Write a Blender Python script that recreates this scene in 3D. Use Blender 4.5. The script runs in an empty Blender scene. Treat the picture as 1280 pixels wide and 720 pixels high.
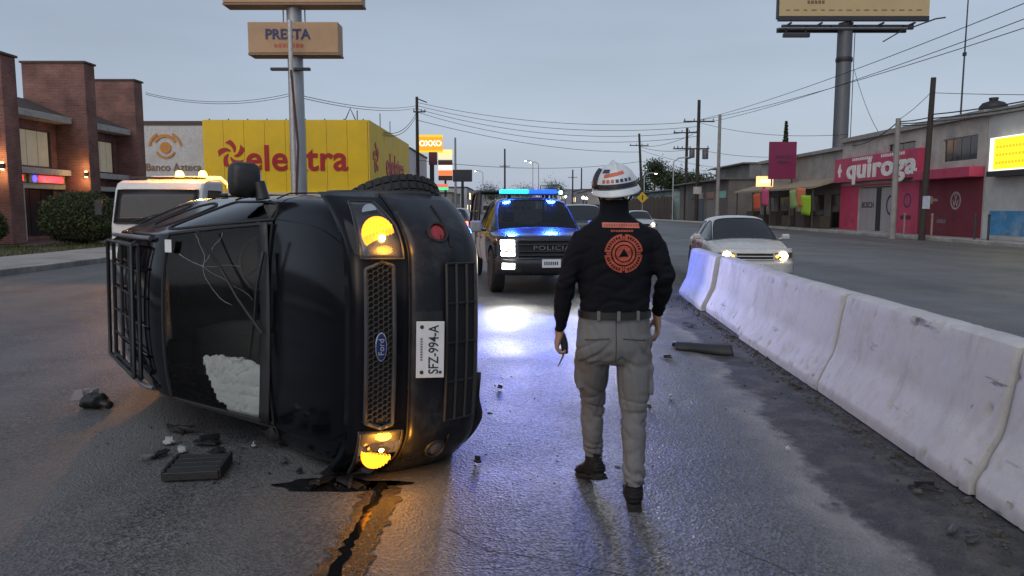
import bpy, bmesh, math, random
from mathutils import Vector, Matrix, noise
from mathutils.bvhtree import BVHTree
random.seed(11)
S = bpy.context.scene
COL = S.collection
R = math.radians
# ---------------------------------------------------------------- camera
CAM_H, FPX, PITCH = 1.58, 950.0, math.atan(100 / 950)
cd = bpy.data.cameras.new('camera')
cam = bpy.data.objects.new('camera', cd)
COL.objects.link(cam)
cam.location = (0, 0, CAM_H)
cam.rotation_euler = (math.pi / 2 - PITCH, 0, 0)
cd.sensor_width = 36
cd.lens = 36 * FPX / 1280
cd.clip_start = .05
cd.clip_end = 2000
S.camera = cam
# ---------------------------------------------------------------- sky (overcast dusk) and low soft sun
SUN_EL, SUN_ROT = R(6), R(205)
w = bpy.data.worlds.new('World')
S.world = w
w.use_nodes = True
nt = w.node_tree
nt.nodes.clear()
def wn(t, **k):
    n = nt.nodes.new(t)
    for a, b in k.items(): setattr(n, a, b)
    return n
sky = wn('ShaderNodeTexSky', sky_type='NISHITA', sun_disc=False, sun_elevation=SUN_EL, sun_rotation=SUN_ROT, air_density=1.2, dust_density=2.0, ozone_density=2.0)
bg1 = wn('ShaderNodeBackground'); bg1.inputs[1].default_value = .05
hs = wn('ShaderNodeHueSaturation'); hs.inputs['Saturation'].default_value = .45
nt.links.new(sky.outputs[0], hs.inputs['Color']); nt.links.new(hs.outputs[0], bg1.inputs[0])
tc = wn('ShaderNodeTexCoord')
sp = wn('ShaderNodeSeparateXYZ'); nt.links.new(tc.outputs['Generated'], sp.inputs[0])
cr = wn('ShaderNodeValToRGB')       # cloud deck: paler towards the horizon
e = cr.color_ramp.elements
e[0].position = 0.0; e[0].color = (.290, .345, .445, 1)
e[1].position = .45; e[1].color = (.172, .210, .285, 1)
e2 = cr.color_ramp.elements.new(.14); e2.color = (.225, .275, .365, 1)
nt.links.new(sp.outputs[2], cr.inputs[0])
mp = wn('ShaderNodeMapping'); mp.inputs['Scale'].default_value = (1, 1, 4.5)
nt.links.new(tc.outputs['Generated'], mp.inputs[0])
nz = wn('ShaderNodeTexNoise'); nz.inputs['Scale'].default_value = 1.6; nz.inputs['Detail'].default_value = 5
nt.links.new(mp.outputs[0], nz.inputs['Vector'])
mr = wn('ShaderNodeMapRange'); mr.inputs[1].default_value = .3; mr.inputs[2].default_value = .7; mr.inputs[3].default_value = .82; mr.inputs[4].default_value = 1.12
nt.links.new(nz.outputs[0], mr.inputs[0])
bg2 = wn('ShaderNodeBackground')
nt.links.new(cr.outputs[0], bg2.inputs[0]); nt.links.new(mr.outputs[0], bg2.inputs[1])
ad = wn('ShaderNodeAddShader'); nt.links.new(bg1.outputs[0], ad.inputs[0]); nt.links.new(bg2.outputs[0], ad.inputs[1])
wo = wn('ShaderNodeOutputWorld'); nt.links.new(ad.outputs[0], wo.inputs[0])
sl = bpy.data.lights.new('sun', 'SUN'); sl.energy = .85; sl.angle = R(60); sl.color = (1, .96, .92)
so = bpy.data.objects.new('sun', sl); COL.objects.link(so)
so.rotation_euler = (R(42), 0, R(-25))
S.view_settings.view_transform = 'Standard'; S.view_settings.look = 'None'
S.view_settings.exposure = .32; S.view_settings.gamma = 1
S.render.engine = 'CYCLES'
S.cycles.use_denoising = True; S.cycles.adaptive_threshold = .025
S.cycles.max_bounces = 6; S.cycles.diffuse_bounces = 2; S.cycles.glossy_bounces = 3
S.cycles.transparent_max_bounces = 10; S.cycles.caustics_reflective = False; S.cycles.caustics_refractive = False
S.cycles.sample_clamp_indirect = 4.0

# ---------------------------------------------------------------- helpers
def at(px, py, Y):
    """world point at depth Y that the photograph shows at pixel px,py"""
    cx, cy = (px - 640) / FPX, (360 - py) / FPX
    d = Vector((cx, math.cos(PITCH) + cy * math.sin(PITCH), -math.sin(PITCH) + cy * math.cos(PITCH)))
    return Vector((0, 0, CAM_H)) + d * (Y / d.y)
def gnd(px, py, z=0):
    d = at(px, py, 1) - Vector((0, 0, CAM_H))
    return Vector((0, 0, CAM_H)) + d * ((z - CAM_H) / d.z)
_M = {}
def M(name, col=(.5, .5, .5), rough=.5, metal=0., var=.18, vs=6., bump=0., bs=80., emit=0., ecol=None, coat=0., spec=.5, rvar=.12, dirt=None, ds=2.):
    if name in _M: return _M[name]
    m = bpy.data.materials.new(name); m.use_nodes = True
    t = m.node_tree; b = t.nodes['Principled BSDF']
    tcn = t.nodes.new('ShaderNodeTexCoord')
    n = t.nodes.new('ShaderNodeTexNoise'); n.inputs['Scale'].default_value = vs; n.inputs['Detail'].default_value = 6; n.inputs['Roughness'].default_value = .62
    t.links.new(tcn.outputs['Object'], n.inputs['Vector'])
    r = t.nodes.new('ShaderNodeMapRange'); r.inputs[1].default_value = .3; r.inputs[2].default_value = .7
    r.inputs[3].default_value = 1 - var; r.inputs[4].default_value = 1 + var
    t.links.new(n.outputs[0], r.inputs[0])
    mx = t.nodes.new('ShaderNodeVectorMath'); mx.operation = 'SCALE'; mx.inputs[0].default_value = col[:3]
    t.links.new(r.outputs[0], mx.inputs['Scale'])
    out = mx.outputs[0]
    if dirt:
        n2 = t.nodes.new('ShaderNodeTexNoise'); n2.inputs['Scale'].default_value = ds; n2.inputs['Detail'].default_value = 8; n2.inputs['Roughness'].default_value = .7
        t.links.new(tcn.outputs['Object'], n2.inputs['Vector'])
        r2 = t.nodes.new('ShaderNodeMapRange'); r2.inputs[1].default_value = .48; r2.inputs[2].default_value = .68; r2.inputs[4].default_value = .75
        t.links.new(n2.outputs[0], r2.inputs[0])
        mm = t.nodes.new('ShaderNodeMix'); mm.data_type = 'RGBA'; mm.inputs[7].default_value = (*dirt, 1)
        t.links.new(r2.outputs[0], mm.inputs[0]); t.links.new(out, mm.inputs[6]); out = mm.outputs[2]
    t.links.new(out, b.inputs['Base Color'])
    rr = t.nodes.new('ShaderNodeMapRange'); rr.inputs[1].default_value = .3; rr.inputs[2].default_value = .7
    rr.inputs[3].default_value = max(.02, rough - rvar); rr.inputs[4].default_value = min(1, rough + rvar)
    t.links.new(n.outputs[0], rr.inputs[0]); t.links.new(rr.outputs[0], b.inputs['Roughness'])
    b.inputs['Metallic'].default_value = metal; b.inputs['Coat Weight'].default_value = coat; b.inputs['Coat Roughness'].default_value = .08
    b.inputs['Specular IOR Level'].default_value = spec
    if bump:
        n3 = t.nodes.new('ShaderNodeTexNoise'); n3.inputs['Scale'].default_value = bs; n3.inputs['Detail'].default_value = 5
        t.links.new(tcn.outputs['Object'], n3.inputs['Vector'])
        bp = t.nodes.new('ShaderNodeBump'); bp.inputs['Strength'].default_value = bump; bp.inputs['Distance'].default_value = .02
        t.links.new(n3.outputs[0], bp.inputs['Height']); t.links.new(bp.outputs[0], b.inputs['Normal'])
    if emit:
        b.inputs['Emission Color'].default_value = (*(ecol or col), 1); b.inputs['Emission Strength'].default_value = emit
    _M[name] = m
    return m
def glass(name, tint=(.5, .52, .55), dens=.35, rough=.03, ior=1.5):
    """window glass: tinted see-through with a Fresnel reflection"""
    if name in _M: return _M[name]
    m = bpy.data.materials.new(name); m.use_nodes = True
    t = m.node_tree; t.nodes.clear()
    o = t.nodes.new('ShaderNodeOutputMaterial')
    tr = t.nodes.new('ShaderNodeBsdfTransparent'); tr.inputs[0].default_value = (*[c * (1 - dens) for c in tint], 1)
    gl = t.nodes.new('ShaderNodeBsdfGlossy'); gl.inputs['Roughness'].default_value = rough
    fr = t.nodes.new('ShaderNodeFresnel'); fr.inputs[0].default_value = ior
    tcn = t.nodes.new('ShaderNodeTexCoord')
    n = t.nodes.new('ShaderNodeTexNoise'); n.inputs['Scale'].default_value = 5; n.inputs['Detail'].default_value = 4
    t.links.new(tcn.outputs['Object'], n.inputs['Vector'])
    mu = t.nodes.new('ShaderNodeMapRange'); mu.inputs[3].default_value = rough; mu.inputs[4].default_value = rough + .12
    t.links.new(n.outputs[0], mu.inputs[0]); t.links.new(mu.outputs[0], gl.inputs['Roughness'])
    mx = t.nodes.new('ShaderNodeMixShader')
    t.links.new(fr.outputs[0], mx.inputs[0]); t.links.new(tr.outputs[0], mx.inputs[1]); t.links.new(gl.outputs[0], mx.inputs[2])
    t.links.new(mx.outputs[0], o.inputs[0])
    _M[name] = m
    return m
def emis(name, col, st):
    return M(name, tuple(c * .6 for c in col), .4, emit=st, ecol=col, var=.05)

class MB:
    def __init__(s): s.v = []; s.f = []
    def add(s, vs, fs):
        o = len(s.v); s.v += [Vector(v) for v in vs]; s.f += [tuple(i + o for i in f) for f in fs]; return s
    def box(s, c, d, rot=None):
        x, y, z = d[0] / 2, d[1] / 2, d[2] / 2
        vs = [Vector(p) for p in ((-x, -y, -z), (x, -y, -z), (x, y, -z), (-x, y, -z), (-x, -y, z), (x, -y, z), (x, y, z), (-x, y, z))]
        if rot is not None:
            vs = [rot @ v for v in vs]
        return s.add([v + Vector(c) for v in vs], [(3, 2, 1, 0), (4, 5, 6, 7), (0, 1, 5, 4), (1, 2, 6, 5), (2, 3, 7, 6), (3, 0, 4, 7)])
    def bx(s, x0, x1, y0, y1, z0, z1): return s.box(((x0 + x1) / 2, (y0 + y1) / 2, (z0 + z1) / 2), (x1 - x0, y1 - y0, z1 - z0))
    def bar(s, a, b, wd, th, up=(0, 0, 1)):
        a, b = Vector(a), Vector(b); d = b - a; L = d.length; d.normalize(); u = Vector(up)
        if abs(d.dot(u)) > .98: u = Vector((0, 1, 0))
        sd = d.cross(u).normalized(); u = sd.cross(d)
        return s.box((a + b) / 2, (wd, L, th), Matrix((sd, d, u)).transposed())
    def tube(s, pts, r, n=8, cap=True):
        pts = [Vector(p) for p in pts]; rs = r if isinstance(r, (list, tuple)) else [r] * len(pts); vs = []; fs = []; pu = None
        for i, p in enumerate(pts):
            d = (pts[min(i + 1, len(pts) - 1)] - pts[max(i - 1, 0)]).normalized()
            if pu is None:
                u = Vector((0, 0, 1)) if abs(d.z) < .9 else Vector((1, 0, 0))
            else: u = pu
            a = d.cross(u).normalized(); u = a.cross(d).normalized(); pu = u
            for k in range(n):
                t = 2 * math.pi * k / n; vs.append(p + (a * math.cos(t) + u * math.sin(t)) * rs[i])
        for i in range(len(pts) - 1):
            for k in range(n): fs.append((i * n + k, i * n + (k + 1) % n, (i + 1) * n + (k + 1) % n, (i + 1) * n + k))
        if cap: fs += [tuple(reversed(range(n))), tuple((len(pts) - 1) * n + k for k in range(n))]
        return s.add(vs, fs)
    def cyl(s, a, b, r0, r1=None, n=16): return s.tube([a, b], [r0, r0 if r1 is None else r1], n)
    def lathe(s, prof, c, ax=(0, 0, 1), n=24):
        ax = Vector(ax).normalized(); c = Vector(c); u = Vector((1, 0, 0)) if abs(ax.x) < .9 else Vector((0, 1, 0)); a = ax.cross(u).normalized(); b2 = ax.cross(a)
        vs = []; fs = []
        for (r, h) in prof:
            for k in range(n):
                t = 2 * math.pi * k / n; vs.append(c + ax * h + (a * math.cos(t) + b2 * math.sin(t)) * r)
        for i in range(len(prof) - 1):
            for k in range(n): fs.append((i * n + k, i * n + (k + 1) % n, (i + 1) * n + (k + 1) % n, (i + 1) * n + k))
        fs += [tuple(reversed(range(n))), tuple((len(prof) - 1) * n + k for k in range(n))]
        return s.add(vs, fs)
    def prism(s, poly, o, ux, uy, th):
        """extrude a 2-D outline lying in the plane o,ux,uy by th along ux x uy"""
        o, ux, uy = Vector(o), Vector(ux), Vector(uy); nn = ux.cross(uy).normalized() * th; k = len(poly)
        a = [o + ux * p[0] + uy * p[1] for p in poly]
        return s.add(a + [v + nn for v in a], [tuple(reversed(range(k))), tuple(range(k, 2 * k))] + [(i, (i + 1) % k, k + (i + 1) % k, k + i) for i in range(k)])
    def grid(s, fn, nu, nv):
        vs = [fn(i / nu, j / nv) for i in range(nu + 1) for j in range(nv + 1)]
        return s.add(vs, [(i * (nv + 1) + j, (i + 1) * (nv + 1) + j, (i + 1) * (nv + 1) + j + 1, i * (nv + 1) + j + 1) for i in range(nu) for j in range(nv)])
    def xf(s, m): s.v = [m @ v for v in s.v]; return s
    def build(s, name, mat, parent=None, smooth=None, bevel=0, loc=None, rot=None, fix=False, solid=0):
        me = bpy.data.meshes.new(name)
        me.from_pydata([tuple(v) for v in s.v], [], s.f)
        if fix:
            bm = bmesh.new(); bm.from_mesh(me); bmesh.ops.recalc_face_normals(bm, faces=bm.faces); bm.to_mesh(me); bm.free()
        return mkobj(name, me, mat, parent, smooth, bevel, loc, rot, solid)
def mkobj(name, me, mat, parent=None, smooth=None, bevel=0, loc=None, rot=None, solid=0):
    if mat is not None:
        me.materials.clear(); me.materials.append(mat)
    if smooth:
        me.polygons.foreach_set('use_smooth', [True] * len(me.polygons))
        me.set_sharp_from_angle(angle=R(smooth))
    o = bpy.data.objects.new(name, me); COL.objects.link(o)
    if parent is not None: o.parent = parent
    if loc is not None: o.location = loc
    if rot is not None: o.rotation_euler = rot
    if solid:
        q = o.modifiers.new('solidify', 'SOLIDIFY'); q.thickness = solid; q.offset = -1
    if bevel:
        q = o.modifiers.new('bevel', 'BEVEL'); q.width = bevel; q.segments = 2; q.limit_method = 'ANGLE'; q.angle_limit = R(40)
    return o
def tag(o, label, cat, group=None):
    o['label'] = label; o['category'] = cat
    if group: o['group'] = group
    return o
def struct(o): o['kind'] = 'structure'; return o
def empty(name, loc=(0, 0, 0), rz=0, label=None, cat=None, group=None):
    o = bpy.data.objects.new(name, None); COL.objects.link(o); o.location = loc; o.rotation_euler = (0, 0, rz); o.empty_display_size = .2
    if label: tag(o, label, cat, group)
    return o
def evalmesh(o):
    dg = bpy.context.evaluated_depsgraph_get(); dg.update()
    return bpy.data.meshes.new_from_object(o.evaluated_get(dg))
def drop(o):
    d = o.data; bpy.data.objects.remove(o)
    if d and d.users == 0:
        (bpy.data.meshes if isinstance(d, bpy.types.Mesh) else bpy.data.curves).remove(d)
def text_mesh(s, size, ext=.004, bold=0., spacing=1.):
    c = bpy.data.curves.new('lettering', 'FONT'); c.body = s; c.size = size; c.align_x = 'CENTER'; c.align_y = 'CENTER'; c.extrude = ext; c.offset = bold * size; c.space_character = spacing; c.resolution_u = 4
    o = bpy.data.objects.new('lettering', c); COL.objects.link(o); me = evalmesh(o); drop(o)
    return me
def text(name, s, size, mat, parent, o, ux, uy, ext=.004, bold=0., wide=1., spacing=1.):
    me = text_mesh(s, size, ext, bold, spacing)
    ux = Vector(ux).normalized(); uy = Vector(uy).normalized(); n = ux.cross(uy)
    m = Matrix((ux * wide, uy, n)).transposed().to_4x4(); m.translation = Vector(o)
    me.transform(m)
    return mkobj(name, me, mat, parent)
def marks(name, mat, parent, o, ux, W, h, n, gap=None):
    """row of small blurred letter-like blocks for writing the photograph does not let one read"""
    ux = Vector(ux).normalized(); o = Vector(o); mb = MB(); nn = ux.cross(Vector((0, 0, 1)))
    for k in range(n):
        if gap and k in gap: continue
        c = o + ux * (W * (k + .5) / n - W / 2); w_ = W / n * .36
        mb.prism([(-w_, -h / 2), (w_, -h / 2), (w_, h / 2 * (1 if k % 3 else .6)), (-w_, h / 2)], c, ux, (0, 0, 1), .006)
    ob_ = mb.build(name, mat, parent); ob_['kind'] = 'stuff'
    return ob_
def remesh(mb, voxel, smooth=3, sub=0):
    me = bpy.data.meshes.new('tmp'); me.from_pydata([tuple(v) for v in mb.v], [], mb.f)
    bm = bmesh.new(); bm.from_mesh(me); bmesh.ops.recalc_face_normals(bm, faces=bm.faces); bm.to_mesh(me); bm.free()
    o = bpy.data.objects.new('tmp', me); COL.objects.link(o)
    q = o.modifiers.new('r', 'REMESH'); q.mode = 'VOXEL'; q.voxel_size = voxel
    if smooth:
        q = o.modifiers.new('s', 'SMOOTH'); q.iterations = smooth; q.factor = .5
    r = evalmesh(o); drop(o)
    return r
def displace(me, fn):
    me.calc_loop_triangles() if False else None
    nn = [v.normal.copy() for v in me.vertices]
    for v, n_ in zip(me.vertices, nn): v.co += n_ * fn(v.co, n_)
    me.update()
def loft(mb, rings, n=20):
    """closed body through elliptical rings (centre, ra, rb, dir_a, dir_b, power)"""
    vs = []; fs = []
    for rg in rings:
        c, ra, rb, da, db = Vector(rg[0]), rg[1], rg[2], Vector(rg[3]), Vector(rg[4]); p = rg[5] if len(rg) > 5 else 1.
        for k in range(n):
            t = 2 * math.pi * k / n; ca, sa = math.cos(t), math.sin(t)
            ca = math.copysign(abs(ca) ** p, ca); sa = math.copysign(abs(sa) ** p, sa)
            vs.append(c + da * ra * ca + db * rb * sa)
    m = len(rings)
    for i in range(m - 1):
        for k in range(n): fs.append((i * n + k, i * n + (k + 1) % n, (i + 1) * n + (k + 1) % n, (i + 1) * n + k))
    fs += [tuple(reversed(range(n))), tuple((m - 1) * n + k for k in range(n))]
    return mb.add(vs, fs)
def limb(mb, pts, rad, n=14):
    """rings square to the path; rad = list of (ra, rb) with ra sideways (x) and rb front-back"""
    P = [Vector(p) for p in pts]; rings = []
    for i, p in enumerate(P):
        d = (P[min(i + 1, len(P) - 1)] - P[max(i - 1, 0)]).normalized()
        f = Vector((0, 1, 0)); 
        if abs(d.dot(f)) > .95: f = Vector((0, 0, 1))
        a = f.cross(d).normalized(); b = d.cross(a).normalized()
        ra, rb = rad[i] if isinstance(rad[i], (list, tuple)) else (rad[i], rad[i])
        rings.append((p, ra, rb, a, b))
    return loft(mb, rings, n)
def light(name, kind, loc, energy, col, parent=None, size=.1, aim=None, spot=60, blend=.4):
    l = bpy.data.lights.new(name, kind); l.energy = energy; l.color = col
    if kind == 'SPOT': l.spot_size = R(spot); l.spot_blend = blend; l.shadow_soft_size = size
    elif kind == 'POINT': l.shadow_soft_size = size
    o = bpy.data.objects.new(name, l); COL.objects.link(o); o.location = loc
    if aim is not None: o.rotation_euler = (Vector(aim) - Vector(loc)).to_track_quat('-Z', 'Y').to_euler()
    if parent is not None: o.parent = parent
    return o
# ================================================================ ground, road, kerbs
def barx(Y): return 2.58 + .055 * Y          # centre line of the concrete median
def road_mat():
    m = bpy.data.materials.new('damp_asphalt'); m.use_nodes = True
    t = m.node_tree; b = t.nodes['Principled BSDF']; L = t.links.new
    def N(k, **a):
        n = t.nodes.new(k)
        for p, v in a.items(): setattr(n, p, v)
        return n
    def noise_(sc, det=6, ro=.6, vec=None):
        n = N('ShaderNodeTexNoise'); n.inputs['Scale'].default_value = sc; n.inputs['Detail'].default_value = det; n.inputs['Roughness'].default_value = ro
        L(vec or tc_.outputs['Object'], n.inputs['Vector']); return n.outputs[0]
    def rng(x, a, b_, c, d):
        n = N('ShaderNodeMapRange'); n.inputs[1].default_value = a; n.inputs[2].default_value = b_; n.inputs[3].default_value = c; n.inputs[4].default_value = d
        L(x, n.inputs[0]); return n.outputs[0]
    def mth(op, x, y=None):
        n = N('ShaderNodeMath', operation=op)
        for i, q in enumerate((x, y)):
            if q is None: continue
            if isinstance(q, (int, float)): n.inputs[i].default_value = q
            else: L(q, n.inputs[i])
        return n.outputs[0]
    def mix(f, a, b_):
        n = N('ShaderNodeMix', data_type='RGBA')
        if isinstance(f, (int, float)): n.inputs[0].default_value = f
        else: L(f, n.inputs[0])
        for i, q in ((6, a), (7, b_)):
            if isinstance(q, tuple): n.inputs[i].default_value = (*q, 1)
            else: L(q, n.inputs[i])
        return n.outputs[2]
    tc_ = N('ShaderNodeTexCoord')
    sx = N('ShaderNodeSeparateXYZ'); L(tc_.outputs['Object'], sx.inputs[0])
    vo = N('ShaderNodeTexVoronoi'); vo.inputs['Scale'].default_value = 72; L(tc_.outputs['Object'], vo.inputs['Vector'])
    vo2 = N('ShaderNodeTexVoronoi'); vo2.inputs['Scale'].default_value = 42; L(tc_.outputs['Object'], vo2.inputs['Vector'])
    big = noise_(.35, 5); mid = noise_(2.2, 6); fine = noise_(60, 4)
    agg = rng(vo.outputs['Color'], .15, .95, .3, 1.95)
    base = mix(rng(big, .35, .65, 0, 1), (.070, .071, .075), (.105, .105, .108))
    base = mix(rng(mid, .42, .62, 0, .55), base, (.060, .060, .063))
    sc = N('ShaderNodeVectorMath', operation='SCALE'); L(base, sc.inputs[0]); L(agg, sc.inputs['Scale']); base = sc.outputs[0]
    # tyre-worn lanes: long streaks
    mpp = N('ShaderNodeMapping'); mpp.inputs['Scale'].default_value = (1.0, .05, 1); mpp.inputs['Rotation'].default_value = (0, 0, R(3)); L(tc_.outputs['Object'], mpp.inputs[0])
    lane = noise_(.9, 3, .5, mpp.outputs[0])
    base = mix(rng(lane, .42, .62, 0, .6), base, (.150, .148, .144))
    # silt washed against the median: dark damp dirt with a pale dried rim
    dist = mth('SUBTRACT', sx.outputs[0], mth('ADD', mth('MULTIPLY', sx.outputs[1], .055), 2.58))   # 0 on the median's centre line
    wob = mth('MULTIPLY', mth('SUBTRACT', noise_(.8, 6, .65), .5), 1.1)
    dd = mth('ADD', dist, wob)
    dn = mth('ADD', dd, mth('MULTIPLY', mth('SUBTRACT', noise_(6, 6, .7), .5), .25))
    inside = rng(dn, -1.02, -.88, 0, 1); beyond = rng(dist, .5, .9, 1, 0)
    dirt = mth('MULTIPLY', inside, beyond)
    rim = mth('MULTIPLY', mth('MULTIPLY', rng(dn, -1.25, -1.0, 0, 1), rng(dn, -1.0, -.9, 1, 0)), rng(noise_(1.3, 4), .38, .58, .15, 1))
    dcol = mix(rng(noise_(4.5, 7, .7), .45, .60, 0, 1), (.020, .019, .018), (.075, .070, .063))
    base = mix(mth('MULTIPLY', dirt, .85), base, dcol)
    base = mix(mth('MULTIPLY', rim, .85), base, (.27, .255, .23))
    L(base, b.inputs['Base Color'])
    wet = rng(noise_(.5, 5, .6), .4, .6, 0, 1)
    ro = mix(wet, (.36, .36, .36), (.52, .52, .52))
    ro2 = mix(dirt, ro, (.62, .62, .62))
    ro3 = mix(rng(vo2.outputs['Distance'], .0, .6, 0, .25), ro2, (.75, .75, .75))
    L(ro3, b.inputs['Roughness'])
    b.inputs['Specular IOR Level'].default_value = .55
    hgt = mth('ADD', mth('MULTIPLY', vo.outputs['Distance'], .9), mth('ADD', mth('MULTIPLY', vo2.outputs['Distance'], .6), mth('MULTIPLY', fine, .5)))
    hgt = mth('ADD', hgt, mth('MULTIPLY', mid, 3.0))
    bp = N('ShaderNodeBump'); bp.inputs['Strength'].default_value = .58; bp.inputs['Distance'].default_value = .012
    L(hgt, bp.inputs['Height']); L(bp.outputs[0], b.inputs['Normal'])
    return m
ASPH = road_mat()
def sheet(name, mat, pts, z):
    return struct(MB().add([(x, y, z) for x, y in pts], [tuple(range(len(pts)))]).build(name, mat))
sheet('ground', M('dry_earth', (.10, .085, .065), .9, var=.3, vs=.3, bump=.3, bs=8), [(-700, -60), (700, -60), (700, 1300), (-700, 1300)], -.012)
# main road: both carriageways
sheet('road', ASPH, [(-11.9, -40), (20.2, -40), (21.5, 60), (14, 140), (60, 1000), (20, 1000), (-9, 140), (-11.9, 60)], 0)
def kerb_run(name, pts, wd, h, mat, seg=3.0, jitter=.01):
    """kerb stones one by one along a line"""
    root = struct(empty(name, (pts[0][0], pts[0][1], 0)))
    o0 = Vector((pts[0][0], pts[0][1], 0)); stone = None
    for a, b in zip(pts, pts[1:]):
        a, b = Vector((*a, 0)), Vector((*b, 0)); L = (b - a).length; k = max(1, int(L / seg)); d = (b - a) / k; ang = math.atan2(d.y, d.x)
        me = None
        for i in range(k):
            if me is None:
                mb = MB().bx(0, d.length - .02, -wd / 2, wd / 2, -.1, h)
                ob = mb.build('kerb_stone', mat, root, bevel=.025); me = ob.data
            else:
                ob = bpy.data.objects.new('kerb_stone', me); COL.objects.link(ob); ob.parent = root
                q = ob.modifiers.new('bevel', 'BEVEL'); q.width = .025; q.segments = 2
            p = a + d * i - o0
            ob.location = (p.x + random.uniform(-jitter, jitter), p.y, random.uniform(-jitter, jitter)); ob.rotation_euler = (0, 0, ang)
    return root
CONC = M('kerb_concrete', (.34, .33, .31), .85, var=.25, vs=3, bump=.3, bs=40, dirt=(.13, .12, .11), ds=.8)
WALK = M('pavement_concrete', (.30, .29, .28), .85, var=.22, vs=1.5, bump=.25, bs=30, dirt=(.17, .16, .15), ds=.5)
kerb_run('kerb_left', [(-12.0, 4), (-12.0, 31)], .22, .15, CONC)
struct(MB().bx(-15.2, -12.12, 2, 31.2, -.1, .135).build('pavement_left', WALK))
struct(MB().bx(-19.2, -15.21, 2, 32.2, -.1, .12).build('planting_strip', M('strip_soil', (.07, .058, .04), .95, var=.35, vs=2, bump=.5, bs=20)))
sheet('service_road', M('old_asphalt', (.075, .075, .078), .6, var=.25, vs=.6, bump=.3, bs=90), [(-70, -20), (-19.21, -20), (-19.21, 33), (-11.91, 33.2), (-11.91, 57), (-70, 57)], .004)
kerb_run('kerb_right', [(20.25, 6), (20.6, 36), (20.6, 70)], .25, .16, CONC)
struct(MB().add([(20.38, 6, -.1), (24, 6, -.1), (24, 70, -.1), (20.73, 70, -.1), (20.73, 36, -.1), (20.38, 6, .145), (24, 6, .145), (24, 70, .145), (20.73, 70, .145), (20.73, 36, .145)],
    [(4, 3, 2, 1, 0), (5, 6, 7, 8, 9), (0, 1, 6, 5), (1, 2, 7, 6), (2, 3, 8, 7), (3, 4, 9, 8), (4, 0, 5, 9)]).build('pavement_right', WALK))
kerb_run('kerb_far', [(20.6, 76), (16.5, 128)], .3, .16, M('pale_kerb', (.5, .49, .46), .8, dirt=(.3, .29, .27)), seg=4)
# grass on the strip
def grass(name, x0, x1, y0, y1, n, h):
    mb = MB(); rnd = random.Random(5)
    for i in range(n):
        x, y = rnd.uniform(x0, x1), rnd.uniform(y0, y1)
        if noise.noise((x * .5, y * .5, 3)) < -.15: continue
        a = rnd.uniform(0, 6.28); hh = h * rnd.uniform(.4, 1.2); dx, dy = math.cos(a), math.sin(a); l = rnd.uniform(.2, .7) * hh; b = .012
        mb.add([(x - dy * b, y + dx * b, .115), (x + dy * b, y - dx * b, .115), (x + dx * l, y + dy * l, .115 + hh)], [(0, 1, 2)])
    o = mb.build(name, M('grass_blades', (.085, .105, .035), .8, var=.4, vs=1.5)); o['kind'] = 'stuff'
    o['label'] = 'short patchy grass on the planting strip left of the road'; o['category'] = 'grass'
grass('grass', -19.1, -15.3, 12, 32, 9000, .13)

# ================================================================ concrete median, one piece after another
def barrier_mat():
    if 'painted_concrete' in _M: return _M['painted_concrete']
    m = M('painted_concrete', (.50, .49, .485), .75, var=.10, vs=5, bump=.12, bs=120, dirt=(.40, .385, .36), ds=4.5)
    t = m.node_tree; b = t.nodes['Principled BSDF']; L = t.links.new
    tcn = t.nodes.new('ShaderNodeTexCoord')
    src = b.inputs['Base Color'].links[0].from_socket
    def layer(src, scale, mscale, lo, hi, amt, col, det=7):
        mp_ = t.nodes.new('ShaderNodeMapping'); mp_.inputs['Scale'].default_value = mscale; L(tcn.outputs['Object'], mp_.inputs[0])
        oi = t.nodes.new('ShaderNodeObjectInfo'); vm = t.nodes.new('ShaderNodeVectorMath'); vm.operation = 'ADD'; L(mp_.outputs[0], vm.inputs[0]); L(oi.outputs['Location'], vm.inputs[1])
        n = t.nodes.new('ShaderNodeTexNoise'); n.inputs['Scale'].default_value = scale; n.inputs['Detail'].default_value = det; n.inputs['Roughness'].default_value = .7; L(vm.outputs[0], n.inputs['Vector'])
        r = t.nodes.new('ShaderNodeMapRange'); r.inputs[1].default_value = lo; r.inputs[2].default_value = hi; r.inputs[4].default_value = amt; L(n.outputs[0], r.inputs[0])
        x = t.nodes.new('ShaderNodeMix'); x.data_type = 'RGBA'; x.inputs[7].default_value = (*col, 1); L(r.outputs[0], x.inputs[0]); L(src, x.inputs[6]); return x.outputs[2]
    src = layer(src, 1.5, (1, 2.2, .35), .55, .72, .55, (.26, .25, .235))        # run-down streaks
    src = layer(src, 3.0, (1, .45, 2.5), .63, .70, .8, (.09, .085, .08), 9)      # tyre and bumper scuffs along the face
    src = layer(src, 16, (1, 1, 1), .66, .72, .8, (.16, .15, .14), 4)            # pits
    L(src, b.inputs['Base Color'])
    return m
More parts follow.
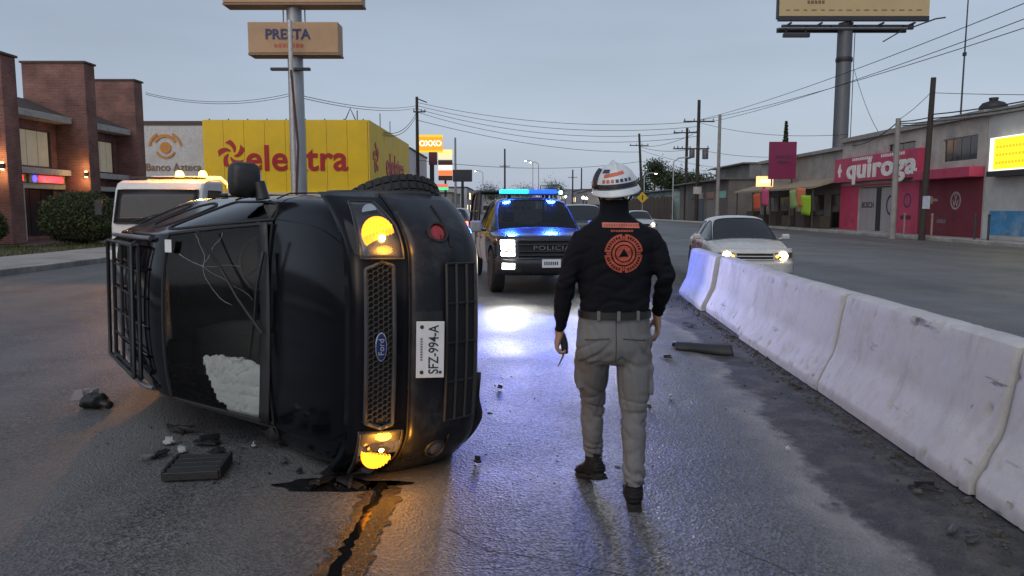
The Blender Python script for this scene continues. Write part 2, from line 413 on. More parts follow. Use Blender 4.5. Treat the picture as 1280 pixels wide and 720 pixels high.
def barrier(y0, y1, label, off=0., yaw=0., x0=None):
    L = y1 - y0 - .03; prof = [(.30, 0), (.302, .04), (.302, .075), (.295, .09), (.26, .16), (.215, .25), (.186, .305), (.172, .34), (.163, .38), (.14, .52), (.118, .66), (.104, .755), (.094, .785), (.07, .80), (.03, .806)]
    prof = [(p[0], p[1]) for p in prof]; ring0 = prof + [(-a, b) for a, b in reversed(prof)]; ring = []
    for (a0, z0), (a1, z1) in zip(ring0, ring0[1:]):
        q = max(1, int(math.hypot(a1 - a0, z1 - z0) / .026))
        ring += [(a0 + (a1 - a0) * i / q, z0 + (z1 - z0) * i / q) for i in range(q)]
    ring.append(ring0[-1])
    n = 110; mb = MB(); vs = []; fs = []; k = len(ring); sd = random.uniform(0, 90)
    for i in range(n + 1):
        u = i / n; y = (u - .5) * L; endf = min(u, 1 - u) * L
        pull = .006 * max(0, 1 - endf / .025)
        for (a, z) in ring:
            q = Vector((a * 3, y * 3, z * 3 + sd)); d = noise.fractal(q, 1, 2, 5) * .0022
            chip = max(0, noise.noise((a * 20 + sd, y * 17, z * 20)) - .36) * .07 * (1 if (z > .72 or z < .2 or endf < .12) else .2)
            s = 1 - (pull + chip) / max(.1, abs(a)) + d / max(.12, abs(a)); s = max(.8, s)
            zz = z - (chip + pull * .6 if z > .7 else 0) + (d if z > .02 else 0)
            vs.append((a * s, y, zz))
    for i in range(n):
        for j in range(k - 1): fs.append((i * k + j, i * k + j + 1, (i + 1) * k + j + 1, (i + 1) * k + j))
        fs.append((i * k + k - 1, i * k, (i + 1) * k, (i + 1) * k + k - 1))
    fs += [tuple(range(k)), tuple(reversed([n * k + j for j in range(k)]))]
    yc = (y0 + y1) / 2
    o = MB().add(vs, fs).build('concrete_barrier', barrier_mat(), None, smooth=38, fix=True)
    o.location = ((x0 if x0 is not None else barx(yc)) + off, yc, .012); o.rotation_euler = (0, random.uniform(-.006, .006), -math.atan(.055) + yaw)
    o.scale = (1, 1, 1.05); tag(o, label, 'barrier', 'concrete median pieces')
    for zz in ():
        pass
    return o
BAR = [barrier(1.6, 4.0, 'white concrete median piece at the lower right corner of the picture', .02),
       barrier(4.0, 6.42, 'white concrete median piece second from the front, with dark scuffs low on its face'),
       barrier(6.42, 9.1, 'white concrete median piece level with the walking man, in the middle of the row', -.02, .012),
       barrier(9.1, 11.5, 'white concrete median piece next to last before the end of the row', .03, -.012),
       barrier(11.5, 13.85, 'farthest white concrete median piece, lit bright blue, at the end of the row', .0, -.02)]

# grit and stones washed under the median
mb = MB(); rnd = random.Random(31)
for _ in range(900):
    y = rnd.uniform(2.6, 13.5); x = barx(y) - .33 - abs(rnd.gauss(0, .10)); q = rnd.uniform(.004, .016) * (2.2 if rnd.random() < .06 else 1)
    mb.box((x, y, q * .4), (q * rnd.uniform(.8, 1.8), q, q * .8), Matrix.Rotation(rnd.uniform(0, 3), 3, 'Z') @ Matrix.Rotation(rnd.uniform(-.5, .5), 3, 'X'))
o = mb.build('grit', M('grit_stone', (.07, .065, .06), .9, var=.6, vs=4)); o['kind'] = 'stuff'; o['label'] = 'grit and small stones washed along the foot of the concrete median'; o['category'] = 'grit'
# ================================================================ vehicle shells
PAINT = {}
def paint(name, col=(.3,.3,.3), rough=.22, coat=.6, spec=.5):
    return M(name, col, rough, 0, var=.12, vs=3, coat=coat, rvar=.06, spec=spec)
RUB = M('black_rubber', (.018, .018, .019), .75, bump=.15, bs=60)
BLKP = M('black_plastic', (.020, .020, .022), .48, bump=.08, bs=300)
DARK = M('dark_cavity', (.008, .008, .009), .8)
STEEL = M('brushed_steel', (.42, .42, .44), .38, .9)
CHROME = M('chrome', (.62, .62, .64), .12, 1.)
def ring_pts(st):
    x, w, zb, zl, zt, wt = st[:6]; ed = st[6] if len(st) > 6 else .045
    p6 = Vector((w * .935, zl + .02)); p8 = Vector((wt, zt - ed)); p7 = p8 + (p6 - p8) * .13
    return [(0, zb), (w * .80, zb), (w * .955, zb + .07), (w * .995, zb + .22), (w, (zb + zl) / 2 + .1), (w * .985, zl - .06), tuple(p6), tuple(p7), tuple(p8), (wt * .62, zt - .010), (0, zt)]
def shell(st, region, wheels, lvl=2, wr=.37, wy=.95):
    """st: stations nose to tail. region(i, j, side) -> part key. Returns {key: mesh}"""
    keys = ['body', 'wheel_well']; bm = bmesh.new(); cl = bm.edges.layers.float.new('crease_edge'); V = {}
    for i, s_ in enumerate(st):
        for j, (y, z) in enumerate(ring_pts(s_)):
            for sd in (1, -1):
                if j in (0, 10) and sd < 0: V[i, j, -1] = V[i, j, 1]; continue
                V[i, j, sd] = bm.verts.new((s_[0], y * sd, z))
    def face(vs, key):
        f = bm.faces.new(vs)
        if key not in keys: keys.append(key)
        f.material_index = keys.index(key)
    for i in range(len(st) - 1):
        for j in range(10):
            for sd in (1, -1):
                q = [V[i, j, sd], V[i, j + 1, sd], V[i + 1, j + 1, sd], V[i + 1, j, sd]]
                if sd < 0: q.reverse()
                face(q, region(i, j, 'l' if sd > 0 else 'r'))
    for i, rv in ((0, True), (len(st) - 1, False)):
        for j in range(10):
            q = [V[i, j, 1], V[i, j, -1], V[i, j + 1, -1], V[i, j + 1, 1]]
            q = [v for n_, v in enumerate(q) if v not in q[:n_]]
            if rv: q.reverse()
            q.reverse()
            face(q, 'body')
    bmesh.ops.recalc_face_normals(bm, faces=bm.faces)
    for e_ in bm.edges:
        if len(e_.link_faces) == 2 and e_.link_faces[0].material_index != e_.link_faces[1].material_index: e_[cl] = .55
    me = bpy.data.meshes.new('shell'); bm.to_mesh(me); bm.free()
    for k in keys: me.materials.append(DARK)
    o = bpy.data.objects.new('shell', me); COL.objects.link(o)
    q = o.modifiers.new('s', 'SUBSURF'); q.levels = lvl; q.render_levels = lvl
    cut = MB()
    for (wx, wz) in wheels:
        for sd in (1, -1):
            cut.cyl((wx, sd * wy * .68, wz), (wx, sd * wy * 1.3, wz), wr, wr, 28)
    if wheels:
        co = cut.build('cut', None, fix=True)
        for k in keys: co.data.materials.append(DARK)
        co.data.polygons.foreach_set('material_index', [1] * len(co.data.polygons))
        q = o.modifiers.new('b', 'BOOLEAN'); q.object = co; q.operation = 'DIFFERENCE'; q.solver = 'EXACT'
    full = evalmesh(o); drop(o)
    if wheels: drop(co)
    out = {}
    for ki, k in enumerate(keys):
        idx = [p for p in full.polygons if p.material_index == ki]
        if not idx: continue
        mp_ = {}; vs = []; fs = []
        for p in idx:
            f = []
            for v in p.vertices:
                if v not in mp_: mp_[v] = len(vs); vs.append(full.vertices[v].co.copy())
                f.append(mp_[v])
            fs.append(f)
        m2 = bpy.data.meshes.new(k); m2.from_pydata(vs, [], fs); out[k] = m2
    bpy.data.meshes.remove(full)
    return out
def loose(me, name, mat, parent):
    """one object for every separate piece of a mesh"""
    par = list(range(len(me.vertices)))
    def find(a):
        while par[a] != a: par[a] = par[par[a]]; a = par[a]
        return a
    for e_ in me.edges: par[find(e_.vertices[0])] = find(e_.vertices[1])
    gr = {}
    for p in me.polygons: gr.setdefault(find(p.vertices[0]), []).append(p)
    for ps in gr.values():
        ix = {}; vs = []; fs = []
        for p in ps:
            f = []
            for v in p.vertices:
                if v not in ix: ix[v] = len(vs); vs.append(tuple(me.vertices[v].co))
                f.append(ix[v])
            fs.append(f)
        if len(fs) < 4: continue
        m2 = bpy.data.meshes.new(name); m2.from_pydata(vs, [], fs); mkobj(name, m2, mat, parent, 40)
    bpy.data.meshes.remove(me)
def seal(me, name, parent, r=.011, mat=None):
    """rubber seal round the rim of a pane"""
    bm = bmesh.new(); bm.from_mesh(me)
    es = [e_ for e_ in bm.edges if e_.is_boundary]; nb = {}
    for e_ in es:
        a, b = e_.verts; nb.setdefault(a.index, []).append(b.index); nb.setdefault(b.index, []).append(a.index)
    P = {v.index: v.co.copy() for v in bm.verts}; bm.free(); mb = MB(); todo = set(nb)
    while todo:
        s0 = min(todo); path = [s0]; todo.discard(s0); cur = s0
        while True:
            nx = [q for q in nb[cur] if q in todo]
            if not nx: break
            cur = nx[0]; path.append(cur); todo.discard(cur)
        mb.tube([P[i] for i in path] + [P[path[0]]], r, 5, False)
    return mb.build(name, mat or RUB, parent, smooth=60)
def wheel(parent, loc, r, wd, steer=0, rim_mat=None, spokes=6, side=1):
    mb = MB(); h = wd / 2
    mb.lathe([(r * .62, -h * .92), (r * .80, -h), (r * .93, -h * .93), (r * .99, -h * .68), (r, -h * .2), (r, h * .2), (r * .99, h * .68), (r * .93, h * .93), (r * .80, h), (r * .62, h * .92)], (0, 0, 0), (0, 1, 0), 40)
    for k in range(40):
        t = 2 * math.pi * k / 40; c, s_ = math.cos(t), math.sin(t)
        for yy in (-.55, 0, .55):
            mb.box((c * (r + .002), yy * h, s_ * (r + .002)), (.016, h * .42, r * .11), Matrix.Rotation(-t, 3, 'Y'))
    o = mb.build('wheel', RUB, parent, smooth=35, loc=loc, rot=(0, 0, steer))
    rm = MB(); y = side * h
    rm.lathe([(r * .30, -h * .5), (r * .64, -h * .85), (r * .655, 0), (r * .655, h * .93), (r * .60, h * .95), (r * .585, h * .5), (r * .56, -h * .1), (r * .12, -h * .1)] if side > 0 else
             [(r * .12, h * .1), (r * .56, h * .1), (r * .585, -h * .5), (r * .60, -h * .95), (r * .655, -h * .93), (r * .655, 0), (r * .64, h * .85), (r * .30, h * .5)], (0, 0, 0), (0, 1, 0), 32)
    for k in range(spokes):
        t = 2 * math.pi * k / spokes; c, s_ = math.cos(t), math.sin(t)
        rm.bar((c * r * .1, y * .62, s_ * r * .1), (c * r * .6, y * .74, s_ * r * .6), r * .2, .02, (0, 1, 0))
    rm.lathe([(r * .15, -.02), (r * .15, .015), (r * .1, .025)] if side > 0 else [(r * .1, -.025), (r * .15, -.015), (r * .15, .02)], (0, y * .7, 0), (0, 1, 0), 16)
    rm.build('rim', rim_mat or M('alloy', (.38, .38, .40), .32, .85), o, smooth=40)
    return o
class Fascia:
    """front skin x = plan(y) + prof(z) so that lamps, grille and bumper sit on one surface"""
    def __init__(s, plan, prof): s.plan = plan; s.prof = prof
    def x(s, y, z):
        p = s.prof
        if z <= p[0][0]: d = p[0][1]
        elif z >= p[-1][0]: d = p[-1][1]
        else:
            for (a, da), (b, db) in zip(p, p[1:]):
                if a <= z <= b: d = da + (db - da) * (z - a) / (b - a); break
        return s.plan(y) + d
    def pt(s, y, z, off=0): return Vector((s.x(y, z) + off, y, z))
    def patch(s, y0, y1, z0, z1, off=0, ny=24, nz=8, mb=None, shape=None):
        mb = mb or MB()
        def fn(u, v):
            y = y0 + (y1 - y0) * u; z = z0 + (z1 - z0) * v
            if shape: y, z = shape(u, v)
            return s.pt(y, z, off)
        return mb.grid(fn, ny, nz)

# ================================================================ overturned SUV
def make_suv():
    root = empty('overturned_suv', label='black SUV lying on its side with amber front lamps lit', cat='car')
    BK = paint('black_car_paint', (.004, .0045, .007), .10, .14, .16)
    st = [(1.97, .55, .33, .86, .925, .46), (1.88, .70, .30, .90, .975, .56), (1.70, .85, .28, .945, 1.03, .655), (1.32, .895, .27, .975, 1.078, .69), (1.0, .90, .27, .995, 1.108, .70),
          (.62, .902, .27, 1.005, 1.385, .655, .05), (.27, .905, .27, 1.015, 1.64, .60, .055), (.12, .905, .27, 1.018, 1.685, .595, .06), (-.02, .905, .27, 1.02, 1.70, .59, .06), (-.12, .905, .27, 1.022, 1.705, .59, .06), (-.85, .905, .27, 1.03, 1.70, .585, .06), (-.95, .905, .28, 1.032, 1.695, .585, .06),
          (-1.6, .90, .30, 1.04, 1.665, .575, .06), (-1.86, .885, .34, 1.04, 1.635, .565, .06), (-2.1, .86, .38, 1.0, 1.10, .66), (-2.2, .80, .42, .96, 1.02, .62)]
    def reg(i, j, sd):
        if i < 4 and j in (7, 8, 9): return 'hood'
        if i in (4, 5) and j in (8, 9): return 'windscreen'
        if 6 <= i < 13 and j in (8, 9): return 'roof'
        if j == 6 and i in (4, 5, 6, 7): return 'win_a_' + sd
        if j == 6 and i == 9: return 'win_b_' + sd
        if j == 6 and i == 11: return 'win_c_' + sd
        if i == 13 and j in (8, 9): return 'rear_window'
        return 'body'
    P = shell(st, reg, [(1.34, .355), (-1.28, .355)], 3, .42, .905)
    for k, me in P.items():
        if k == 'body': b = mkobj('body', me, BK, root, 40)
        elif k == 'wheel_well': loose(me, 'wheel_arch_liner', DARK, root)
        elif k == 'hood':
            me.transform(Matrix.Translation((0, 0, .007)))
            h = mkobj('hood', me, BK, root, 50, solid=.012)
        elif k == 'roof': rf = mkobj('roof', me, BK, root, 50)
        elif k == 'windscreen':
            g = mkobj('windscreen', me, glass('windscreen_glass', (.92, .95, .95), .05), root, 60); seal(me, 'windscreen_seal', g, .014)
            # broken glass: cracks lie on the pane
            bvh = BVHTree.FromPolygons([v.co.copy() for v in me.vertices], [tuple(p.vertices) for p in me.polygons]); cm = MB(); rnd = random.Random(3)
            def on(y, z):
                r_ = bvh.ray_cast(Vector((3, y, z)), Vector((-1, 0, 0)))
                return r_[0] + Vector((.004, 0, .003)) if r_[0] else None
            for q in range(14):
                c0 = (-.62, 1.5) if q < 8 else (.38, 1.42); a = rnd.uniform(0, 6.28); L = rnd.uniform(.1, .42); pts = []
                y, z = c0
                for k2 in range(9):
                    p = on(y, z)
                    if p is None: break
                    pts.append(p); a += rnd.uniform(-.35, .35); y += math.cos(a) * L / 8; z += math.sin(a) * L / 8 * .8
                if len(pts) > 2: cm.tube(pts, .0008, 3, False)
            cm.build('glass_crack', M('fractured_glass', (.55, .58, .6), .4), g)
        elif k == 'rear_window':
            g = mkobj('rear_window', me, glass('dark_glass', (.3, .3, .32), .6), root, 60); seal(me, 'window_seal', g)
        else:
            g = mkobj('side_window', me, glass('dark_glass', (.3, .3, .32), .6), root, 60); seal(me, 'window_seal', g)
    # ---- front skin
    F = Fascia(lambda y: 2.225 - .05 * (y / .8) ** 2 - .36 * max(0, (abs(y) - .50) / .40) ** 2.0,
               [(.10, -.17), (.15, -.07), (.22, -.025), (.34, -.005), (.46, .01), (.58, .008), (.635, -.005), (.665, -.05), (.72, -.062), (.90, -.10), (.955, -.135), (1.0, -.24)])
    F.patch(-.895, .895, .10, .66, 0, 60, 26).build('bumper', M('bumper_paint', (.010, .011, .016), .34, var=.25, vs=4, coat=.1, spec=.35, bump=.05, bs=30, dirt=(.045, .048, .056), ds=5.5), root, smooth=50, solid=.02)
    F.patch(-.90, .90, .65, .985, -.006, 60, 14).build('front_panel', BK, root, smooth=50, solid=.02)
    for z in (.655,):
        mbs = MB().tube([F.pt(-.9 + 1.8 * i / 60, z, .002) for i in range(61)], .005, 4); mbs.build('panel_gap', DARK, root)
    # grille frame, cells and badge
    gy = .47
    gm = MB(); fr = []
    for (y, z) in [(-gy, .745), (gy, .745), (gy + .02, .81), (gy - .02, .905), (-gy + .02, .905), (-gy - .02, .81)]: fr.append((y, z))
    pts = []
    for a, b_ in zip(fr, fr[1:] + fr[:1]):
        for k in range(12): pts.append(F.pt(a[0] + (b_[0] - a[0]) * k / 12, a[1] + (b_[1] - a[1]) * k / 12, .012))
    gr = MB().tube(pts + [pts[0]], .014, 6, False).build('grille_frame', M('dull_grey_plastic', (.05, .05, .053), .45), root, smooth=60)
    F.patch(-gy, gy, .746, .903, .002, 24, 4).build('grille_back', DARK, gr, smooth=60)
    hx = MB(); rr = .019; row = 0; z = .765
    while z < .895:
        y = -gy + .02 + (row % 2) * rr * .87
        while y < gy - .01:
            c = F.pt(y, z, .010); ps = [c + Vector((0, math.sin(k * math.pi / 3) * rr, math.cos(k * math.pi / 3) * rr)) for k in range(7)]
            for a, b_ in zip(ps[:3], ps[1:4]): hx.bar(a, b_, .012, .005, (0, 0, 1) if abs((b_ - a).z) < .01 else (0, 1, 0))
            y += rr * 1.74
        z += rr * 1.5; row += 1
    g = hx.build('grille_mesh', M('grille_plastic', (.055, .052, .05), .45), gr); g['kind'] = 'stuff'
    bd = MB(); c = F.pt(0, .828, .018)
    bd.prism([(math.cos(t * .2618) * .088, math.sin(t * .2618) * .038) for t in range(24)], c, (0, 1, 0), (0, 0, 1), .012)
    em = bd.build('badge', CHROME, root, bevel=.003)
    MB().prism([(math.cos(t * .2618) * .078, math.sin(t * .2618) * .031) for t in range(24)], c + Vector((.012, 0, 0)), (0, 1, 0), (0, 0, 1), .003).build('badge_field', M('badge_blue', (.01, .03, .16), .3), em)
    text('badge_lettering', 'Ford', .052, M('badge_silver', (.6, .6, .62), .3, .5), em, c + Vector((.016, 0, 0)), (0, 1, 0), (0, 0, 1), .001)
    # headlamps
    LENS = glass('lamp_lens', (.95, .95, .95), .06, .02)
    for sd in (1, -1):
        y0, y1 = .51, .845
        def shp(u, v, sd=sd):
            y = y0 + (y1 - y0) * u; zl = .69 + .05 * max(0, u - .6) / .4; zh = .935 - .05 * u ** 2
            return sd * y, zl + (zh - zl) * v
        hl = F.patch(0, 1, 0, 1, .003, 14, 8, shape=shp).build('headlamp', M('lamp_housing', (.16, .16, .17), .3, .5), root, smooth=60, solid=.01, fix=True)
        F.patch(0, 1, 0, 1, .030, 14, 8, shape=shp).build('lens', LENS, hl, smooth=60)
        pts = [F.pt(*shp(u, v), .028) for (u, v) in [(i / 14, 0) for i in range(15)] + [(1, i / 8) for i in range(1, 9)] + [(1 - i / 14, 1) for i in range(1, 15)] + [(0, 1 - i / 8) for i in range(1, 9)]]
        MB().tube(pts, .008, 5, False).build('lens_rim', BLKP, hl)
        for (u, v, r_, m_, nm) in ((.42, .50, .105, emis('lit_amber', (1, .33, .015), 1.9), 'turn_signal_bowl'), (.80, .45, .05, CHROME, 'reflector_bowl')):
            c = F.pt(*shp(u, v), .004)
            bw = MB().lathe([(r_, .014), (r_ * .92, .008), (r_ * .6, .003), (.001, .001)], c, (1, .15 * sd, 0), 24).build(nm, m_, hl, smooth=50, fix=True)
            if nm[0] == 't':
                for k in range(9): MB().box(c + Vector((.016, 0, (k - 4) * r_ * .2)), (.004, 2 * r_ * (1 - ((k - 4) * .2) ** 2) ** .5 * .96, .004)).build('lens_rib', emis('amber_rib', (1, .45, .04), 1.4), hl)
                MB().lathe([(r_ * .55, .012), (r_ * .4, .010), (.001, .009)], c + Vector((0, -.02 * sd, -.02)), (1, .15 * sd, 0), 20).build('hot_spot', emis('amber_hot', (1, .55, .08), 3.5), hl, smooth=50, fix=True)
        c = F.pt(*shp(.36, .42), .02)
        light('turn_signal_glow', 'POINT', F.pt(*shp(.36, .42), .16), 2.0 if sd > 0 else 5.0, (1, .40, .03), root, .05)
        MB().lathe([(.001, -.02), (.018, -.012), (.020, 0), (.012, .012), (.001, .014)], c, (1, 0, 0), 14).build('bulb', emis('lit_amber_core', (1, .66, .20), 16), hl, smooth=60)
    # bumper details: plate, intake with bars, lower grille, fog lamps
    pc = F.pt(-.02, .565, .045)
    n_ = Vector((1, 0, .0))
    pl = empty('number_plate', pc); pl.parent = root; pl.rotation_euler = (0, R(-24), 0); pc = Vector((0, 0, 0))
    MB().box(pc, (.006, .335, .165)).build('plate_sheet', M('plate_white', (.66, .68, .70), .4, var=.06), pl, bevel=.004)
    PT = M('plate_black', (.02, .02, .025), .5)
    text('plate_number', 'SFZ-994-A', .083, PT, pl, pc + Vector((.0035, 0, -.022)), (0, 1, 0), (0, 0, 1), .001, .012, .80)
    mb = MB()
    for i in range(9): mb.box(pc + Vector((.0038, -.06 + i * .0155, .052)), (.0016, .010, .012))
    mb.build('plate_caption', M('plate_grey', (.15, .15, .2), .5), pl)
    for yy in (-.135, .135): MB().lathe([(.012, 0), (.010, .004), (.001, .005)], pc + Vector((.003, yy, .05)), (1, 0, 0), 10).build('plate_bolt', PT, pl)
    MB().box(pc + Vector((.0038, -.135, -.06)), (.0016, .016, .016)).build('plate_mark', PT, pl)
    F.patch(-.20, .20, .46, .645, .004, 10, 6).build('plate_recess', BLKP, root, smooth=60)
    it = F.patch(-.47, .47, .20, .425, .004, 30, 8).build('lower_intake', DARK, root, smooth=60)
    for z in (.20, .275, .355, .43):
        MB().tube([F.pt(-.48 + .96 * i / 24, z, .010) for i in range(25)], .010, 5).build('intake_bar', BLKP, it, smooth=60)
    for y in (-.48, -.24, 0, .24, .48):
        MB().tube([F.pt(y, z, .010) for z in (.20, .25, .30, .355, .39, .43)], .008, 5).build('intake_bar', BLKP, it, smooth=60)
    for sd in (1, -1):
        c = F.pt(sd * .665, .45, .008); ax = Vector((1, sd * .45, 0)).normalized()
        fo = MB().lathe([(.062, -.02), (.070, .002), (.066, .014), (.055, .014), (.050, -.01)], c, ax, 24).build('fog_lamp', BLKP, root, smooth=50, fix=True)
        MB().lathe([(.052, -.012), (.050, .002), (.03, .010), (.001, .013)], c, ax, 20).build('lens', M('red_reflection_lens', (.30, .015, .02), .12, coat=.8) if sd > 0 else M('grey_lens', (.09, .09, .10), .12, coat=.8), fo, smooth=50)  # upper lens: reflection of red lights put into its colour
        MB().tube([F.pt(sd * (.58 + .25 * k / 10), .375, .006) for k in range(11)], .007, 5).build('bumper_crease', DARK, root)
    # torn lower valance hanging at the ground side
    vm = MB()
    vm.grid(lambda u, v: F.pt(-.86 + .62 * u, .115 - .05 * v + .018 * math.sin(u * 9), -.02 + .05 * v + .02 * noise.noise((u * 5, v, 2))), 16, 4)
    vm.build('torn_valance', BLKP, root, smooth=60, solid=.006)
    # cowl, wipers
    MB().grid(lambda u, v: Vector((1.04 - .10 * v - .05 * (2 * u - 1) ** 2, -.70 + 1.4 * u, 1.108 + .035 * v + .004)), 16, 2).build('cowl', BLKP, root, smooth=60, solid=.008)
    def ws(y, t):   # point just outside the screen, t 0 base .. 1 top
        return Vector((1.0 - .73 * t + .055 * (1 - abs(2 * t - 1)), y, 1.12 + .525 * t + .035))
    for a, b_ in (((-.05, .0), (.42, .42)), ((.50, -.02), (.02, .07))):
        wp = MB().tube([ws(*a), ws((a[0] + b_[0]) / 2, (a[1] + b_[1]) / 2) + Vector((.02, 0, .02)), ws(*b_)], [.014, .009, .007], 6).build('wiper', BLKP, root, smooth=60)
        dv = (ws(*b_) - ws(*a)).normalized(); 
        MB().bar(ws(*b_) - dv * .22, ws(*b_) + dv * .26, .012, .02).build('blade', RUB, wp)
    # mirrors, handles, rocker cladding, door seams
    for sd in (1, -1):
        if sd > 0:
            mm = MB(); c = Vector((.60, .995, 1.14))
            loft(mm, [(c + Vector((.075, 0, 0)), .07, .075, (0, 1, 0), (0, 0, 1), .6), (c + Vector((.05, 0, 0)), .115, .10, (0, 1, 0), (0, 0, 1), .55), (c + Vector((-.02, 0, 0)), .128, .108, (0, 1, 0), (0, 0, 1), .5), (c + Vector((-.055, 0, 0)), .125, .105, (0, 1, 0), (0, 0, 1), .5)], 20)
            mi = mm.build('door_mirror', BLKP, root, smooth=50)
            MB().box(c + Vector((-.057, 0, 0)), (.004, .21, .17)).build('mirror_glass', M('mirror', (.7, .7, .72), .05, 1.), mi)
            MB().tube([(.69, .86, 1.04), (.68, .93, 1.05), (.67, .98, 1.06)], [.05, .04, .04], 10).build('mirror_arm', BLKP, mi, smooth=60)
        for x in (.02, -.86):
            MB().box((x, sd * .915, .90), (.17, .03, .032)).build('door_handle', BLKP, root, bevel=.01)
        for x in (.93, -.07, -.92):
            MB().tube([(x, sd * .897, .36), (x, sd * .911, .55), (x, sd * .911, .75), (x, sd * .902, .93), (x, sd * .862, 1.02)], .005, 4).build('door_seam', DARK, root)
        MB().grid(lambda u, v: Vector((.92 - 1.84 * u, sd * (.875 + .042 * math.sin(math.pi * min(1, v * 1.2 + .1))), .27 + .2 * v)), 12, 8).build('sill_cladding', BLKP, root, smooth=60, solid=.012, fix=True)
        for wx in (1.34, -1.28):
            MB().tube([(wx + math.cos(t) * .435, sd * .897, .355 + math.sin(t) * .435) for t in [R(-8 + 196 * k / 20) for k in range(21)]], .024, 6).build('arch_trim', BLKP, root, smooth=60)
        # roof rail
        rl = MB().tube([(.05, sd * .56, 1.665), (-.02, sd * .56, 1.70), (-.2, sd * .56, 1.715), (-1.2, sd * .55, 1.71), (-1.5, sd * .545, 1.69), (-1.6, sd * .54, 1.66)], .018, 8).build('roof_rail', M('rail_grey', (.20, .20, .21), .35, .4), root, smooth=60)
        tl = MB().bx(-2.16, -1.98, sd * .78 - .06, sd * .78 + .06, .68, 1.02).build('tail_lamp', M('red_lamp', (.3, .01, .012), .2), root, bevel=.03)
    # roof basket of black tubes
    rb = MB(); z0, z1 = 1.722, 1.768
    x0, x1, ww = -.12, -1.30, .50
    for z in (z0, z1): rb.tube([(x0, -ww, z), (x0, ww, z), (x1, ww, z), (x1, -ww, z), (x0, -ww, z)], .016, 8)
    bk = rb.build('roof_basket', M('basket_black', (.014, .014, .015), .4), root, smooth=60)
    for k in range(4):
        x = x0 + (x1 - x0) * k / 3
        MB().tube([(x, -ww, z1), (x, -ww, z0), (x, ww, z0), (x, ww, z1)], .014, 6).build('cross_tube', BLKP, bk, smooth=60)
    for y in (-.3, -.1, .1, .3): MB().tube([(x0, y, z0), (x1, y, z0)], .009, 6).build('slat', BLKP, bk, smooth=60)
    for x in (x0 - .12, x1 + .15):
        for sd in (1, -1): MB().bar((x, sd * .54, 1.69), (x, sd * .5, 1.735), .04, .03).build('clamp', BLKP, bk)
    # roof ribs and sun visor strip / inspection sticker
    for y in (-.33, -.11, .11, .33):
        MB().tube([(.05 - 1.6 * k / 10, y, 1.690 + .014 * math.sin(math.pi * k / 10)) for k in range(11)], .011, 5).build('roof_rib', BK, rf, smooth=60)
    MB().add([ws(.47, .88) + Vector((0, 0, -.028)), ws(.56, .88) + Vector((0, 0, -.028)), ws(.56, .94) + Vector((0, 0, -.026)), ws(.47, .94) + Vector((0, 0, -.026))], [(0, 1, 2, 3)]).build('window_sticker', M('sticker_white', (.7, .72, .72), .5), root)
    # ---- wheels, underside
    for (x, sd, stg) in ((1.34, 1, R(32)), (1.34, -1, R(32)), (-1.28, 1, 0), (-1.28, -1, 0)):
        wheel(root, (x, sd * .775, .355), .355, .225, stg, None, 5, sd)
    ub = MB().bx(-1.9, 1.7, -.35, .35, .2, .28)
    for x in (1.34, -1.28): ub.cyl((x, -.7, .35), (x, .7, .35), .045, .045, 10)
    ub.tube([(.9, .2, .2), (-.4, .25, .17), (-1.4, .3, .2), (-2.1, .45, .28)], .035, 8)
    ub.bx(-1.0, -.2, -.5, -.1, .18, .27)
    ub.build('underbody', M('underbody_grime', (.03, .028, .026), .8, bump=.2), root, bevel=.01)
    # ---- cabin
    IN = M('cabin_grey', (.045, .044, .043), .8, bump=.1); 
    MB().bx(-1.9, .95, -.80, .80, .42, .50).build('cabin_floor', IN, root)
    db = MB(); db.grid(lambda u, v: Vector((.96 - .42 * v, -.82 + 1.64 * u, 1.085 - .03 * v - .16 * v ** 4 + .015 * math.cos((u - .75) * 9) * v)), 20, 8)
    db.build('dashboard', M('dash_plastic', (.03, .03, .031), .55, bump=.1), root, smooth=60, solid=.25)
    for sd in (1, -1):
        se = MB()
        loft(se, [((.0, sd * .38, .62), .27, .26, (1, 0, 0), (0, 1, 0), .6), ((.0, sd * .38, .74), .28, .27, (1, 0, 0), (0, 1, 0), .6)], 20)
        loft(se, [((-.22, sd * .38, .72), .10, .25, (1, 0, 0), (0, 1, 0), .6), ((-.30, sd * .38, 1.0), .10, .25, (1, 0, 0), (0, 1, 0), .6), ((-.38, sd * .38, 1.26), .07, .19, (1, 0, 0), (0, 1, 0), .6)], 20)
        loft(se, [((-.40, sd * .38, 1.30), .05, .12, (1, 0, 0), (0, 1, 0), .6), ((-.42, sd * .38, 1.47), .045, .11, (1, 0, 0), (0, 1, 0), .6)], 16)
        se.build('seat', M('seat_fabric', (.10, .095, .09), .9, bump=.2, bs=200), root, smooth=50, bevel=.02)
    MB().bx(-1.15, -.85, -.62, .62, .6, 1.3).build('rear_seat', M('seat_fabric'), root, bevel=.06)
    sw = MB(); cc = Vector((.45, .38, 1.0)); a_ = Vector((.45, 0, .89)).normalized(); u_ = a_.cross(Vector((0, 1, 0))).normalized()
    sw.tube([cc + (Vector((0, 1, 0)) * math.cos(t) + u_ * math.sin(t)) * .19 for t in [2 * math.pi * k / 28 for k in range(29)]], .016, 8, False)
    for t in (0, 2.1, 4.2): sw.bar(cc, cc + (Vector((0, 1, 0)) * math.cos(t) + u_ * math.sin(t)) * .18, .04, .02)
    sw.build('steering_wheel', BLKP, root, smooth=60)
    # deflated airbag spilled over the dash on the ground side
    ab = MB()
